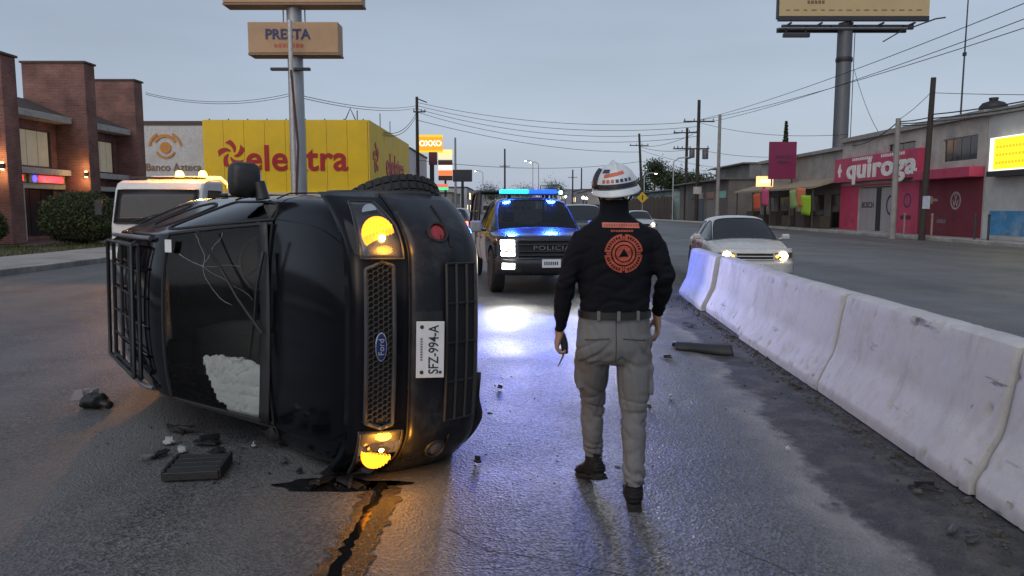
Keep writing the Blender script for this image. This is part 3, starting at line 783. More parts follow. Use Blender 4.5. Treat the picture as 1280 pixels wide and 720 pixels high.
    loft(ab, [((.80, -.50, 1.07), .06, .16, (.5, 0, .6), (0, 1, 0)), ((.78, -.50, 1.14), .12, .21, (.75, 0, -.55), (0, 1, 0), .8), ((.72, -.47, 1.21), .14, .23, (.75, 0, -.55), (0, 1, 0), .8), ((.63, -.44, 1.29), .13, .20, (.75, 0, -.55), (0, 1, 0), .8), ((.53, -.34, 1.38), .06, .10, (.75, 0, -.55), (0, 1, 0)), ((.50, -.28, 1.41), .02, .04, (.75, 0, -.55), (0, 1, 0))], 24)
    me = remesh(ab, .014, 2)
    def fold(c, n):
        d = .016 * noise.noise(c * 6)
        for (vx, vy, vz, fr, am) in ((.3, .9, .2, 42, .014), (.8, .35, -.4, 55, .010), (-.4, .7, .6, 75, .007)):
            q = (c.x * vx + c.y * vy + c.z * vz) * fr + 5 * noise.noise(c * 4.5); d -= am * (1 - abs(math.sin(q))) ** 2 * (1 + noise.noise(c * 7))
        return d
    displace(me, fold)
    mkobj('airbag', me, M('airbag_nylon', (.86, .90, .90), .75, var=.08, bump=.25, bs=60), root, 60)
    return root
suv = make_suv()
SUV_A = R(35.5)
SUV_S = .935
f_ = Vector((math.sin(SUV_A), -math.cos(SUV_A), 0)); l_ = Vector((0, 0, 1)); u_ = f_.cross(l_)
mw = Matrix((f_, l_, u_)).transposed().to_4x4()
roll = Matrix.Rotation(R(-1.5), 4, f_)
# the front lower corner of the bumper is where the photograph shows it
anchor = Vector((2.2, 0, .45))
target = Vector((-.405, 4.25, .82))
m_ = roll @ mw @ Matrix.Scale(SUV_S, 4)
m_.translation = target - (m_.to_3x3() @ anchor)
suv.matrix_world = m_
# ================================================================ walking man seen from behind
def make_person():
    foot = gnd(790, 640)
    root = empty('person', (foot.x - .1, foot.y + .12, 0), label='man in black jacket, khaki trousers and white helmet walking away', cat='person')
    inv = Matrix.Translation(-root.location)
    def J(px, py, Y=4.05): return at(px, py, Y) - root.location
    X, Yv, Z = Vector((1, 0, 0)), Vector((0, 1, 0)), Vector((0, 0, 1))
    # ---- joints read from the photograph
    shL, elL, wrL = J(727, 297), J(708, 352, 4.0), J(700, 410, 4.07)
    shR, elR, wrR = J(812, 295), J(833, 345, 3.99), J(822, 390, 4.16)
    hipL, knL, anL = J(742, 425), J(740, 505, 4.22), J(741, 570, 4.26)
    hipR, knR, anR = J(793, 425), J(792, 520, 4.02), J(792, 617, 3.905)
    anR.z = .130
    # ---- jacket
    jk = MB()
    def tor(px, py, ra, rb, Y=4.05, p=.85): return (J(px, py, Y), ra, rb, X, Yv, p)
    loft(jk, [tor(768, 396, .175, .125), tor(768, 388, .186, .135), tor(768, 370, .192, .138), tor(768, 350, .196, .140), tor(768, 325, .208, .142), tor(769, 305, .220, .140, 4.05, .8), tor(769, 294, .215, .128, 4.05, .8),
              tor(769, 284, .180, .110), tor(769, 275, .125, .090, 4.06), tor(769, 268, .085, .080, 4.07)], 28)
    loft(jk, [tor(768, 278, .088, .085, 4.07), tor(768, 262, .080, .084, 4.08), tor(768, 251, .078, .084, 4.09), tor(768, 248, .070, .076, 4.09)], 24)     # collar
    for (a, b, c, s) in ((shL, elL, wrL, -1), (shR, elR, wrR, 1)):
        pts = [a + Vector((-s * .06, 0, .012)), a + Vector((-s * .005, 0, -.012)), a.lerp(b, .3), a.lerp(b, .65), b, b.lerp(c, .3), b.lerp(c, .65), c - (c - b).normalized() * .02, c + (c - b).normalized() * .012]
        limb(jk, pts, [(.050, .07), (.066, .078), (.066, .073), (.059, .064), (.055, .058), (.052, .055), (.044, .047), (.036, .039), (.035, .038)], 18)
    me = remesh(jk, .009, 4)
    def jw(c, n):
        zz = c.z; d = .007 * noise.noise(c * 6) - .034 * max(0, .22 - abs(noise.noise(Vector((c.x * 6 + c.z * 4, c.y * 6, c.z * 9 - c.x * 5)))))
        if abs(c.x - J(768, 300).x) < .2: d += .008 * math.exp(-((zz - 1.08) / .06) ** 2) * noise.noise(Vector((c.x * 9, c.y * 9, zz * 40)))
        for e_ in (elL, elR):
            q = (c - e_).length
            if q < .16: d -= .034 * (1 - q / .16) * max(0, .3 - abs(noise.noise(Vector((c.x * 8 + c.z * 5, c.y * 8, c.z * 17)))))
        for w_ in (wrL, wrR):
            q = (c - w_).length
            if q < .15: d -= .03 * (1 - q / .15) * max(0, .3 - abs(noise.noise(Vector((c.x * 9, c.y * 9 + c.z * 6, c.z * 26)))))
        return d
    displace(me, jw)
    JM = M('jacket_cloth', (.0075, .0080, .0115), .88, var=.2, vs=5, bump=.12, bs=400, spec=.15)
    jacket = mkobj('jacket', me, JM, root, 80)
    bvh = BVHTree.FromPolygons([v.co.copy() for v in me.vertices], [tuple(p.vertices) for p in me.polygons])
    # ---- trousers
    tr = MB()
    loft(tr, [tor(768, 384, .176, .122), tor(768, 392, .184, .128), tor(767, 405, .194, .138), tor(766, 420, .203, .144), tor(766, 434, .206, .142), tor(766, 447, .196, .125), tor(766, 454, .15, .10)], 28)
    def leg(h, k, a, sx, cuff):
        pts = [h + Vector((0, 0, .03)), h.lerp(k, .2), h.lerp(k, .45), h.lerp(k, .75), k, k.lerp(a, .25), k.lerp(a, .55), k.lerp(a, .85), a + Vector((0, 0, .012)), a + Vector((0, 0, -.012))]
        limb(tr, pts, [(.098, .126), (.100, .122), (.093, .108), (.080, .091), (.073, .083), (.069, .081), (.065, .076), (.061, .071), (cuff, cuff * 1.1), (cuff * .98, cuff * 1.08)], 20)
    leg(hipL, knL, anL, -1, .060); leg(hipR, knR, anR, 1, .066)
    # cargo pockets
    for (h, k, s) in ((hipL, knL, -1), (hipR, knR, 1)):
        c = h.lerp(k, .50) + Vector((s * .084, .01, 0))
        tr.box(c, (.026, .14, .16), Matrix.Rotation(s * R(3), 3, 'Y'))
    me = remesh(tr, .008, 3)
    def tw(c, n):
        d = .009 * noise.noise(c * 7) - .030 * max(0, .2 - abs(noise.noise(Vector((c.x * 9, c.y * 9, c.z * 5 + c.x * 7)))))
        for (k_, rad, amp, fr) in ((knL, .17, .010, 95), (knR, .17, .009, 85), (anL, .17, .010, 120), (anR, .2, .012, 110)):
            q = (c - k_).length
            if q < rad: d -= amp * 6.0 * (1 - q / rad) ** .7 * max(0, .32 - abs(noise.noise(Vector((c.x * 7 + c.z * 6, c.y * 7, c.z * fr * .19)))))
        # creases running from the seat
        q = abs(c.z - .80)
        if q < .12: d -= .045 * (1 - q / .12) * max(0, .3 - abs(noise.noise(Vector((c.x * 6, c.y * 6, c.z * 13 + abs(c.x - .045) * 10)))))
        return d
    displace(me, tw)
    TM = M('khaki_cloth', (.150, .150, .153), .88, var=.14, vs=4, bump=.15, bs=350, spec=.25)
    trou = mkobj('trousers', me, TM, root, 80)
    tb = BVHTree.FromPolygons([v.co.copy() for v in me.vertices], [tuple(p.vertices) for p in me.polygons])
    def proj(b, x, z, off=.003, yy=-1.):
        r_ = b.ray_cast(Vector((x, yy, z)), Yv)
        return (r_[0] - Yv * off) if r_[0] else None
    def decal(name, mat, b, polyfn, nu, nv, parent, off=.003, holes=None):
        vs = []; fs = []; ok = {}
        for i in range(nu + 1):
            for j in range(nv + 1):
                x, z = polyfn(i / nu, j / nv); p = proj(b, x, z, off)
                if p is not None: ok[i, j] = len(vs); vs.append(p)
        for i in range(nu):
            for j in range(nv):
                q = [(i, j), (i + 1, j), (i + 1, j + 1), (i, j + 1)]
                if all(a in ok for a in q): fs.append([ok[a] for a in q])
        return MB().add(vs, fs).build(name, mat, parent, smooth=80) if fs else None
    # seams and back pockets, belt loops
    SE = M('trouser_seam', (.07, .065, .058), .9)
    for s in (-1, 1):
        pk = [proj(tb, .045 + s * (.045 + .10 * k / 10) - .06, .885 - .006 * math.sin(math.pi * k / 10), .002) for k in range(11)]
    zc = J(768, 410).z; xc = J(766, 410).x
    for s in (-1, 1):
        pts = [proj(tb, xc + s * (.035 + .125 * k / 12), J(0, 418).z - .012 * k / 12, .001) for k in range(13)]
        pts = [p for p in pts if p is not None]
        if len(pts) > 2: MB().tube(pts, .004, 5).build('pocket_seam', SE, trou)
    pts = [proj(tb, xc, J(0, 396 + 50 * k / 14).z, .0) for k in range(15)]
    MB().tube([p for p in pts if p is not None], .003, 5).build('seat_seam', SE, trou)
    # ---- belt
    bz = J(768, 391).z; bc = J(768, 391)
    be = MB(); ringp = []
    for (rr, dz) in ((.0, -.02), (.006, -.018), (.006, .018), (0, .02)):
        for k in range(40):
            t = 2 * math.pi * k / 40; ringp.append(bc + Vector((math.copysign(abs(math.cos(t)) ** .85, math.cos(t)) * (.190 + rr), math.copysign(abs(math.sin(t)) ** .85, math.sin(t)) * (.134 + rr), dz)))
    be.add(ringp, [(i * 40 + k, i * 40 + (k + 1) % 40, (i + 1) * 40 + (k + 1) % 40, (i + 1) * 40 + k) for i in range(3) for k in range(40)])
    belt = be.build('belt', M('belt_leather', (.012, .012, .013), .5), root, smooth=50)
    for px in (745, 769, 793):
        b_ = J(px, 391); p = Vector((b_.x, -(.134 + .008) * (1 - min(1, abs(b_.x - bc.x) / .2) ** 2.3) ** .5 + bc.y, bz))
        MB().box(p, (.018, .008, .052)).build('belt_loop', TM, trou, bevel=.003)
    # ---- jacket prints
    OR = M('orange_print', (.40, .075, .042), .8, var=.35, vs=60)
    ec = J(775, 315); bc_ = J(773, 281)
    def pol(r0, r1, t0, t1): return lambda u, v: (ec.x + math.cos(t0 + (t1 - t0) * u) * (r0 + (r1 - r0) * v), ec.z + math.sin(t0 + (t1 - t0) * u) * (r0 + (r1 - r0) * v))
    eb = empty('back_emblem', (0, 0, 0)); eb.parent = jacket
    for k in range(4):
        t = math.pi / 4 + k * math.pi / 2
        decal('emblem_arc', OR, bvh, pol(.067, .100, t - .70, t + .70), 14, 4, eb)
        decal('emblem_notch', OR, bvh, pol(.066, .090, k * math.pi / 2 - .05, k * math.pi / 2 + .05), 3, 3, eb)
        for q in range(7):
            a = t - .5 + q * 1.0 / 6
            decal('emblem_letter', JM, bvh, pol(.078, .091, a - .045, a + .045), 2, 2, eb, .0045)
    decal('emblem_ring', OR, bvh, pol(.047, .060, 0, 2 * math.pi), 40, 2, eb)
    decal('emblem_disc', OR, bvh, pol(.001, .041, 0, 2 * math.pi), 30, 3, eb)
    decal('emblem_triangle', JM, bvh, lambda u, v: (ec.x + (u - .5) * .052 * (1 - v), ec.z - .017 + .043 * v), 6, 6, eb, .0048)
    decal('name_bar', M('orange_print_pale', (.50, .17, .12), .7), bvh, lambda u, v: (bc_.x + (u - .5) * .195, bc_.z + (v - .5) * .026 - .004 * (u - .5)), 20, 3, eb)
    for k in range(15): decal('name_letter', OR, bvh, lambda u, v, k=k: (bc_.x - .09 + k * .0128 + u * .008, bc_.z - .007 + v * .014), 2, 2, eb, .0045)
    for k in range(14): decal('small_letter', OR, bvh, lambda u, v, k=k: (bc_.x - .055 + k * .0085 + u * .0058, bc_.z - .034 + v * .010), 2, 2, eb)
    # sleeve patch seen edge-on at the left arm
    # ---- boots
    BT = M('boot_leather', (.010, .010, .011), .6, bump=.15, bs=120, spec=.2); SO = M('boot_sole', (.010, .010, .010), .8)
    def boot(an, yaw, pitch, sole_drop):
        mb = MB(); m = Matrix.Translation(an) @ Matrix.Rotation(yaw, 4, 'Z') @ Matrix.Rotation(pitch, 4, 'X')
        def T(p): return m @ Vector(p)
        def Rr(v): return m.to_3x3() @ Vector(v)
        x_, y_, z_ = Rr(X), Rr(Yv), Rr(Z)
        loft(mb, [(T((0, 0, .04)), .042, .050, x_, y_), (T((0, 0, -.01)), .046, .056, x_, y_), (T((0, -.005, -.05)), .050, .066, x_, y_), (T((0, 0, -.085)), .046, .075, x_, y_), (T((0, .005, -.10)), .042, .07, x_, y_)], 18)
        loft(mb, [(T((0, -.08, -.062)), .022, .03, x_, z_), (T((0, -.065, -.062)), .040, .042, x_, z_), (T((0, .02, -.05)), .042, .052, x_, z_), (T((0, .09, -.066)), .046, .038, x_, z_), (T((0, .15, -.075)), .048, .030, x_, z_), (T((0, .195, -.08)), .036, .024, x_, z_), (T((0, .215, -.083)), .015, .015, x_, z_)], 18)
        me = remesh(mb, .007, 3)
        displace(me, lambda c, n: .0025 * math.sin(c.z * 260 + 3 * noise.noise(c * 15)))
        o = mkobj('boot', me, BT, root, 70)
        sm = MB(); prof = [(-.036, -.075), (-.042, -.03), (-.036, .03), (-.047, .10), (-.050, .15), (-.036, .205), (0, .228), (.036, .205), (.050, .15), (.047, .10), (.036, .03), (.042, -.03), (.036, -.075), (0, -.092)]
        k = len(prof); vs = [T((a * .95, b * .96, -.094)) for a, b in prof] + [T((a * .95, b * .96, -.116)) for a, b in prof]
        sm.add(vs, [tuple(range(k)), tuple(reversed(range(k, 2 * k)))] + [((i + 1) % k, i, k + i, k + (i + 1) % k) for i in range(k)])
        sm.build('sole', SO, o, fix=True, bevel=.004)
        MB().add([T((a, b, z)) for z in (-.114, -.128) for (a, b) in ((-.035, -.082), (.035, -.082), (.035, -.02), (-.035, -.02))], [(3, 2, 1, 0), (4, 5, 6, 7), (0, 1, 5, 4), (1, 2, 6, 5), (2, 3, 7, 6), (3, 0, 4, 7)]).build('heel', SO, o, fix=True)
    boot(anR, R(-4), R(0), .128)
    boot(anL + Vector((0, -.01, .0)), R(22), R(-16), .128)
    # ---- body: one continuous figure under the clothes, head and hands included
    SK = M('skin', (.32, .19, .13), .6, var=.12, vs=12, bump=.05, bs=200)
    bo = MB()
    loft(bo, [tor(766, 452, .13, .09), tor(766, 430, .17, .11), tor(768, 400, .155, .10), tor(768, 350, .165, .105), tor(769, 305, .185, .105), tor(769, 288, .17, .085), tor(769, 276, .09, .07), tor(768, 262, .058, .060, 4.08), tor(768, 248, .056, .060, 4.09), tor(768, 243, .055, .062, 4.10)], 24)
    hc = J(768, 232, 4.12)
    loft(bo, [(hc + Vector((0, .035, -.115)), .030, .035, X, Yv), (hc + Vector((0, .03, -.095)), .055, .070, X, Yv), (hc + Vector((0, .01, -.05)), .070, .092, X, Yv), (hc + Vector((0, 0, 0)), .077, .098, X, Yv), (hc + Vector((0, -.005, .05)), .074, .094, X, Yv), (hc + Vector((0, -.005, .095)), .05, .065, X, Yv), (hc + Vector((0, -.005, .11)), .02, .03, X, Yv)], 20)
    loft(bo, [(hc + Vector((0, .088, .01)), .012, .012, X, Z), (hc + Vector((0, .112, -.03)), .018, .018, X, Z), (hc + Vector((0, .10, -.042)), .016, .012, X, Z)], 10)     # nose
    for s in (-1, 1):
        loft(bo, [(hc + Vector((s * .070, -.01, -.03)), .012, .022, Yv, Z), (hc + Vector((s * .086, -.018, -.022)), .014, .030, Yv, Z), (hc + Vector((s * .09, -.02, -.02)), .008, .024, Yv, Z)], 10)   # ears
    for (a, b, c) in ((shL, elL, wrL), (shR, elR, wrR)): limb(bo, [a, a.lerp(b, .5), b, b.lerp(c, .4), c, c + (c - b).normalized() * .03], [.045, .036, .032, .028, .023, .026], 14)
    for (h, k, a) in ((hipL, knL, anL), (hipR, knR, anR)): limb(bo, [h, h.lerp(k, .5), k, k.lerp(a, .4), a, a + Vector((0, .0, -.04))], [.08, .062, .046, .042, .030, .030], 14)
    def hand(wr, el, s, grip):
        d = (wr - el).normalized(); w0 = wr + d * .012
        kx = w0 + Vector((-.012 * 1 if s < 0 else .004, .004, -.082))
        loft(bo, [(w0, .024, .030, X, Yv), (w0 + Vector((0, .002, -.03)), .022, .038, X, Yv), (kx + Vector((0, 0, .014)), .019, .043, X, Yv), (kx, .015, .040, X, Yv)], 14)
        for i in range(4):
            o = kx + Vector((0, .032 - i * .0215, .0)); L = (.9, 1., .94, .78)[i]
            if grip: p = [o + Vector((0, 0, .012)), o + Vector((-.004, 0, -.022 * L)), o + Vector((.014, 0, -.046 * L)), o + Vector((.044 * L, -.002, -.044 * L)), o + Vector((.055 * L, -.002, -.022))]
            else: p = [o + Vector((0, 0, .012)), o + Vector((0, .004, -.03 * L)), o + Vector((-.008, .01, -.055 * L)), o + Vector((-.02, .016, -.078 * L))]
            limb(bo, p, [.0098, .0096, .0092, .0086, .007][:len(p)], 10)
        th = w0 + Vector((.006, .030, -.028)); q = 1 if s < 0 else -1
        limb(bo, [th, th + Vector((q * .014, .022, -.02)), th + Vector((q * .030, .022, -.044)), th + Vector((q * .042, .012, -.062))], [.013, .012, .0105, .008], 10)
    hand(wrL, elL, -1, True); hand(wrR, elR, 1, False)
    me = remesh(bo, .0055, 2)
    body = mkobj('body', me, SK, root, 80)
    for s in (-1, 1):
        MB().lathe([(.001, -.006), (.011, -.002), (.013, .004), (.008, .010), (.001, .012)], hc + Vector((s * .031, .083, .0)), (0, 1, 0), 12).build('eye', M('eye_white', (.6, .58, .55), .3), body, smooth=60)
    MB().tube([hc + Vector((x * .026, .088 - abs(x) * .008, -.068)) for x in (-1, -.5, 0, .5, 1)], .005, 6).build('lips', M('lip', (.28, .11, .09), .5), body, smooth=60)
    # dark hood / hair over the nape
    hd = MB()
    loft(hd, [(hc + Vector((0, -.012, -.15)), .062, .070, X, Yv), (hc + Vector((0, -.012, -.08)), .070, .078, X, Yv), (hc + Vector((0, -.012, -.03)), .080, .092, X, Yv), (hc + Vector((0, -.012, .02)), .083, .098, X, Yv), (hc + Vector((0, -.012, .07)), .07, .082, X, Yv)], 20)
    me = remesh(hd, .009, 2); displace(me, lambda c, n: .004 * noise.noise(c * 20))
    mkobj('balaclava', me, M('balaclava_knit', (.010, .010, .014), .9, bump=.2, bs=300), root, 80)
    # ---- helmet: white dome, raised comb, dark band, flared brim, decals
    hm = Matrix.Translation(hc + Vector((.004, -.01, -.004))) @ Matrix.Rotation(R(-7), 4, 'Y') @ Matrix.Rotation(R(8), 4, 'X')
    a0, b0, c0 = .116, .142, .126
    def dome(th, ph, k=1.): return hm @ Vector((a0 * k * math.cos(ph) * math.cos(th), b0 * k * math.cos(ph) * math.sin(th), c0 * k * math.sin(ph)))
    HW = M('helmet_white', (.62, .66, .68), .28, var=.06, vs=30, coat=.4)
    he = MB().grid(lambda u, v: dome(2 * math.pi * u, math.pi / 2 * v), 40, 16).build('helmet', HW, root, smooth=60, solid=.004, fix=True)
    cb = MB()
    cb.grid(lambda u, v: dome(math.pi / 2 + .0, math.pi * (.12 + .76 * u), 1) + hm.to_3x3() @ Vector(((v - .5) * .046, 0, (.024 - .07 * abs(v - .5) ** 1.5 * 1.0) * math.sin(math.pi * u) - .008)), 24, 6)
    cb.build('comb', HW, he, smooth=60)
    DB = M('helmet_band', (.016, .018, .030), .45)
    MB().grid(lambda u, v: dome(2 * math.pi * u, .02 + .20 * v, 1.012), 48, 3).build('band', DB, he, smooth=60)
    def brim(u, v):
        t = 2 * math.pi * u; k = 1.0 + .09 * v * (1 + .5 * max(0, -math.sin(t))); return hm @ Vector((a0 * k * math.cos(t), b0 * k * math.sin(t), -.004 - .022 * v * (1 + .6 * max(0, -math.sin(t)))))
    MB().grid(brim, 48, 4).build('brim', HW, he, smooth=60, solid=.005)
    OD = M('helmet_orange', (.55, .12, .06), .4); RD = M('helmet_navy', (.03, .04, .10), .4)
    MB().grid(lambda u, v: dome(-math.pi / 2 - .75 + 1.15 * u, .50 + .17 * v + .12 * u, 1.010), 16, 3).build('orange_stripe', OD, he, smooth=60)
    MB().grid(lambda u, v: dome(-math.pi / 2 - .95 + .5 * u, .72 + .2 * v, 1.010), 10, 3).build('navy_patch', RD, he, smooth=60)
    for k in range(7):
        MB().grid(lambda u, v: dome(-math.pi / 2 - .8 + k * .22 + .15 * u, .28 + .14 * v, 1.010), 3, 3).build('helmet_letter', OD if k < 3 else RD, he, smooth=60)
    vz = MB(); vz.grid(lambda u, v: dome(-math.pi / 2 - 1.25 - .5 + .6 * u, .05 + .85 * v, 1.06 + .05 * math.sin(math.pi * u)), 8, 8)
    vz.build('ear_cover', DB, he, smooth=60, solid=.006)
    MB().tube([dome(-math.pi / 2 - 1.0, -.02, 1.0), hc + Vector((-.085, -.02, -.06)), hc + Vector((-.055, .05, -.115))], .006, 6).build('chin_strap', DB, he)
    MB().tube([dome(-math.pi / 2 + 1.0, -.02, 1.0), hc + Vector((.088, -.02, -.06)), hc + Vector((.055, .05, -.115))], .006, 6).build('chin_strap', DB, he)
    MB().box(hc + Vector((.050, -.092, -.055)), (.020, .006, .032), Matrix.Rotation(R(30), 3, 'Z')).build('yellow_tag', M('tag_yellow', (.55, .45, .15), .6), he, bevel=.003)
    # ---- radio in the left hand
    rc = wrL + root.location + Vector((.022, .012, -.085))
    ra = empty('two_way_radio', rc, label='black handheld radio gripped in the walking man\'s left hand', cat='radio')
    ra.rotation_euler = (R(4), R(-8), 0)
    MB().box((0, 0, 0), (.034, .056, .115)).build('case', M('radio_black', (.012, .012, .014), .45), ra, bevel=.010)
    MB().tube([(-.004, .01, -.05), (-.02, .01, -.085), (-.046, .008, -.125)], [.006, .005, .0035], 8).build('antenna', M('radio_antenna', (.16, .15, .15), .5), ra, smooth=60)
    MB().cyl((.0, -.015, .055), (.0, -.015, .07), .009, .008, 12).build('knob', BLKP, ra)
    MB().bx(.0172, .020, -.02, .02, -.03, .03).build('speaker_grille', M('radio_grey', (.05, .05, .055), .6), ra)
    return root
person = make_person()
# ================================================================ police pickup
WHITE_ON = emis('lit_white', (1, .97, .88), 22)
def lamp_lens(): return glass('lamp_lens')
def make_pickup():
    root = empty('police_pickup', label='dark police pickup with glowing blue light bar and lit headlamps facing us', cat='pickup truck')
    NV = paint('navy_paint', (.012, .016, .032), .25); WH = paint('police_white', (.55, .56, .58), .3)
    st = [(-.16, .84, .52, .98, 1.07, .66), (-.34, .95, .46, 1.04, 1.13, .74), (-1.0, .99, .42, 1.08, 1.17, .78), (-1.38, 1.0, .42, 1.10, 1.195, .80), (-1.8, 1.0, .42, 1.11, 1.50, .755, .05), (-2.2, 1.0, .42, 1.115, 1.76, .70, .05), (-2.36, 1.0, .42, 1.12, 1.80, .69, .055),
          (-2.72, 1.0, .42, 1.12, 1.815, .69, .055), (-2.82, 1.0, .42, 1.12, 1.815, .69, .055), (-3.45, 1.0, .44, 1.12, 1.80, .69, .055), (-3.6, 1.0, .46, 1.12, 1.77, .69, .055), (-3.68, .99, .48, 1.10, 1.20, .78)]
    def reg(i, j, sd):
        if i < 3 and j in (7, 8, 9): return 'hood'
        if i in (3, 4) and j in (8, 9): return 'windscreen'
        if j == 6 and i in (3, 4, 5, 6): return 'win_a_' + sd
        if j == 6 and i == 8: return 'win_b_' + sd
        if i == 10 and j in (8, 9): return 'rear_window'
        if i in (4, 5, 6) and j in (2, 3, 4): return 'door_a_' + sd
        if i == 8 and j in (2, 3, 4): return 'door_b_' + sd
        return 'body'
    P = shell(st, reg, [(-1.02, .42)], 2, .47, 1.0)
    for k, me in P.items():
        if k == 'body': mkobj('body', me, NV, root, 40)
        elif k == 'wheel_well': loose(me, 'wheel_arch_liner', DARK, root)
        elif k == 'hood': me.transform(Matrix.Translation((0, 0, .008))); mkobj('hood', me, NV, root, 50, solid=.012)
        elif k.startswith('door'):
            dr = mkobj('door', me, WH, root, 50)
            x = -2.55 if '_a_' in k else -3.28; s = 1 if k.endswith('l') else -1
            MB().box((x, s * 1.005, .98), (.18, .03, .03)).build('handle', BLKP, dr, bevel=.008)
        else:
            g = mkobj('windscreen' if k == 'windscreen' else 'side_window' if k.startswith('win') else 'rear_window', me, glass('police_glass', (.45, .48, .52), .45), root, 60); seal(me, 'window_seal', g)
    # bed
    bed = MB().bx(-5.75, -3.72, -.99, -.90, .55, 1.16).bx(-5.75, -3.72, .90, .99, .55, 1.16).bx(-3.80, -3.715, -.90, .90, .55, 1.16).bx(-5.75, -3.72, -.92, .92, .55, .62)
    cutb = bed.build('cargo_bed', NV, root, bevel=.02)
    MB().bx(-5.82, -5.755, -.98, .98, .58, 1.15).build('tailgate', NV, root, bevel=.02)
    for s in (1, -1):
        MB().bx(-5.80, -5.60, s * 1.0 - .03, s * 1.0 + .03, .72, 1.10).build('tail_lamp', emis('lit_red', (1, .03, .03), 5), root, bevel=.02)
        MB().bx(-5.1, -3.95, s * .992 - .004, s * .992 + .004, .70, 1.04).build('side_panel', WH, root)
        MB().tube([(-4.75 + math.cos(t) * .47, s * .985, .42 + math.sin(t) * .47) for t in [R(10 + 160 * k / 16) for k in range(17)]], .03, 6).build('arch_trim', BLKP, root, smooth=60)
    # roll cage in the bed
    CG = M('cage_black', (.012, .012, .016), .35)
    cg = empty('roll_cage', (0, 0, 0)); cg.parent = root
    for s in (1, -1):
        MB().tube([(-5.6, s * .92, 1.16), (-5.45, s * .88, 1.75), (-5.3, s * .84, 1.93), (-3.95, s * .84, 1.95), (-3.85, s * .88, 1.75), (-3.80, s * .92, 1.16)], .035, 8).build('side_hoop', CG, cg, smooth=60)
        for x in (-4.3, -4.85): MB().tube([(x, s * .92, 1.16), (x, s * .84, 1.94)], .028, 8).build('upright', CG, cg, smooth=60)
        MB().tube([(-3.83, s * .90, 1.5), (-5.52, s * .90, 1.5)], .025, 8).build('side_rail', CG, cg, smooth=60)
    for x in (-3.95, -4.6, -5.3): MB().tube([(x, -.84, 1.94), (x, .84, 1.94)], .035, 8).build('cross_bar', CG, cg, smooth=60)
    # light bar
    lb = MB().bx(-2.72, -2.42, -.62, .62, 1.845, 1.875).build('light_bar', BLKP, root, bevel=.01)
    BL = emis('lit_blue', (.005, .035, 1), 5); CY = emis('lit_cyan', (.02, .45, 1), 2.2)
    for k in range(8):
        y0 = -.60 + k * .15
        MB().bx(-2.70, -2.44, y0 + .006, y0 + .144, 1.877, 1.965).build('light_module', (CY if k in (0, 1, 2, 3) else BL), lb, bevel=.02)
    for s in (1, -1): MB().bx(-2.62, -2.52, s * .4 - .03, s * .4 + .03, 1.79, 1.846).build('foot', BLKP, lb)
    # nose
    F = Fascia(lambda y: 0 - .04 * y * y - .30 * max(0, (abs(y) - .62) / .38) ** 2.2, [(.38, -.10), (.44, -.02), (.60, 0), (.66, -.02), (.69, -.06), (1.0, -.09), (1.09, -.16)])
    F.patch(-.99, .99, .38, .675, 0, 40, 12).build('bumper', M('bumper_black', (.02, .021, .025), .35), root, smooth=50, solid=.03)
    F.patch(-.99, .99, .66, 1.08, -.01, 40, 12).build('front_panel', NV, root, smooth=50, solid=.03)
    gb = F.patch(-.60, .60, .72, 1.02, .004, 20, 6).build('grille', DARK, root, smooth=60)
    for z in (.74, .81, .93, 1.0): MB().tube([F.pt(-.6 + 1.2 * k / 16, z, .016) for k in range(17)], .016, 6).build('grille_bar', BLKP, gb, smooth=60)
    text('police_lettering', 'POLICIA', .11, M('lettering_silver', (.16, .165, .18), .4), gb, F.pt(0, .87, .03), (0, 1, 0), (0, 0, 1), .004, .0, 1.5, 1.15)
    F.patch(-.55, .55, .43, .54, .004, 16, 4).build('lower_intake', DARK, root, smooth=60)
    pl = MB().box(F.pt(-.02, .60, .012), (.006, .34, .15)).build('number_plate', M('plate_white'), root)
    mbp = MB()
    for k in range(7): mbp.box(F.pt(-.02, .60, .016) + Vector((0, -.12 + k * .038, 0)), (.003, .022, .06))
    mbp.build('plate_characters', M('plate_black'), pl)
    for s in (1, -1):
        hl = F.patch(0, 1, 0, 1, .004, 10, 8, shape=lambda u, v: (s * (.64 + .28 * u), .70 + .33 * v)).build('headlamp', M('lamp_dark', (.02, .02, .022), .2), root, smooth=60, fix=True)
        def cell(y0, y1, z0, z1, nm='led_strip'):
            F.patch(0, 1, 0, 1, .020, 6, 3, shape=lambda u, v: (s * (y0 + (y1 - y0) * u), z0 + (z1 - z0) * v)).build(nm, WHITE_ON, hl, smooth=60, solid=.012, fix=True)
        cell(.67, .90, .91, 1.01); cell(.67, .76, .80, .905); cell(.67, .89, .73, .795); cell(.80, .89, .835, .895)
        F.patch(0, 1, 0, 1, .012, 6, 3, shape=lambda u, v: (s * (.68 + .2 * u), .50 + .10 * v)).build('fog_lamp', WHITE_ON, root, smooth=60, solid=.012, fix=True)
        MB().tube([(-1.75, s * .98, 1.15), (-1.75, s * 1.1, 1.16)], .03, 8).build('mirror_arm', BLKP, root)
        MB().box((-1.74, s * 1.19, 1.22), (.10, .22, .22)).build('door_mirror', M('mirror_cap', (.25, .26, .28), .3), root, bevel=.03)
        for x in (-1.02, -4.75): wheel(root, (x, s * .88, .40), .40, .26, 0, M('steel_wheel', (.10, .10, .11), .4, .6), 6, s)
    MB().bx(-5.6, -.4, -.7, .7, .36, .55).build('chassis', DARK, root)
    MB().bx(-3.5, -1.6, -.88, .88, .46, .60).build('cabin_floor', M('cabin_grey'), root)
    db = MB().bx(-1.75, -1.45, -.85, .85, .9, 1.13).build('dashboard', M('dash_plastic'), root, bevel=.05)
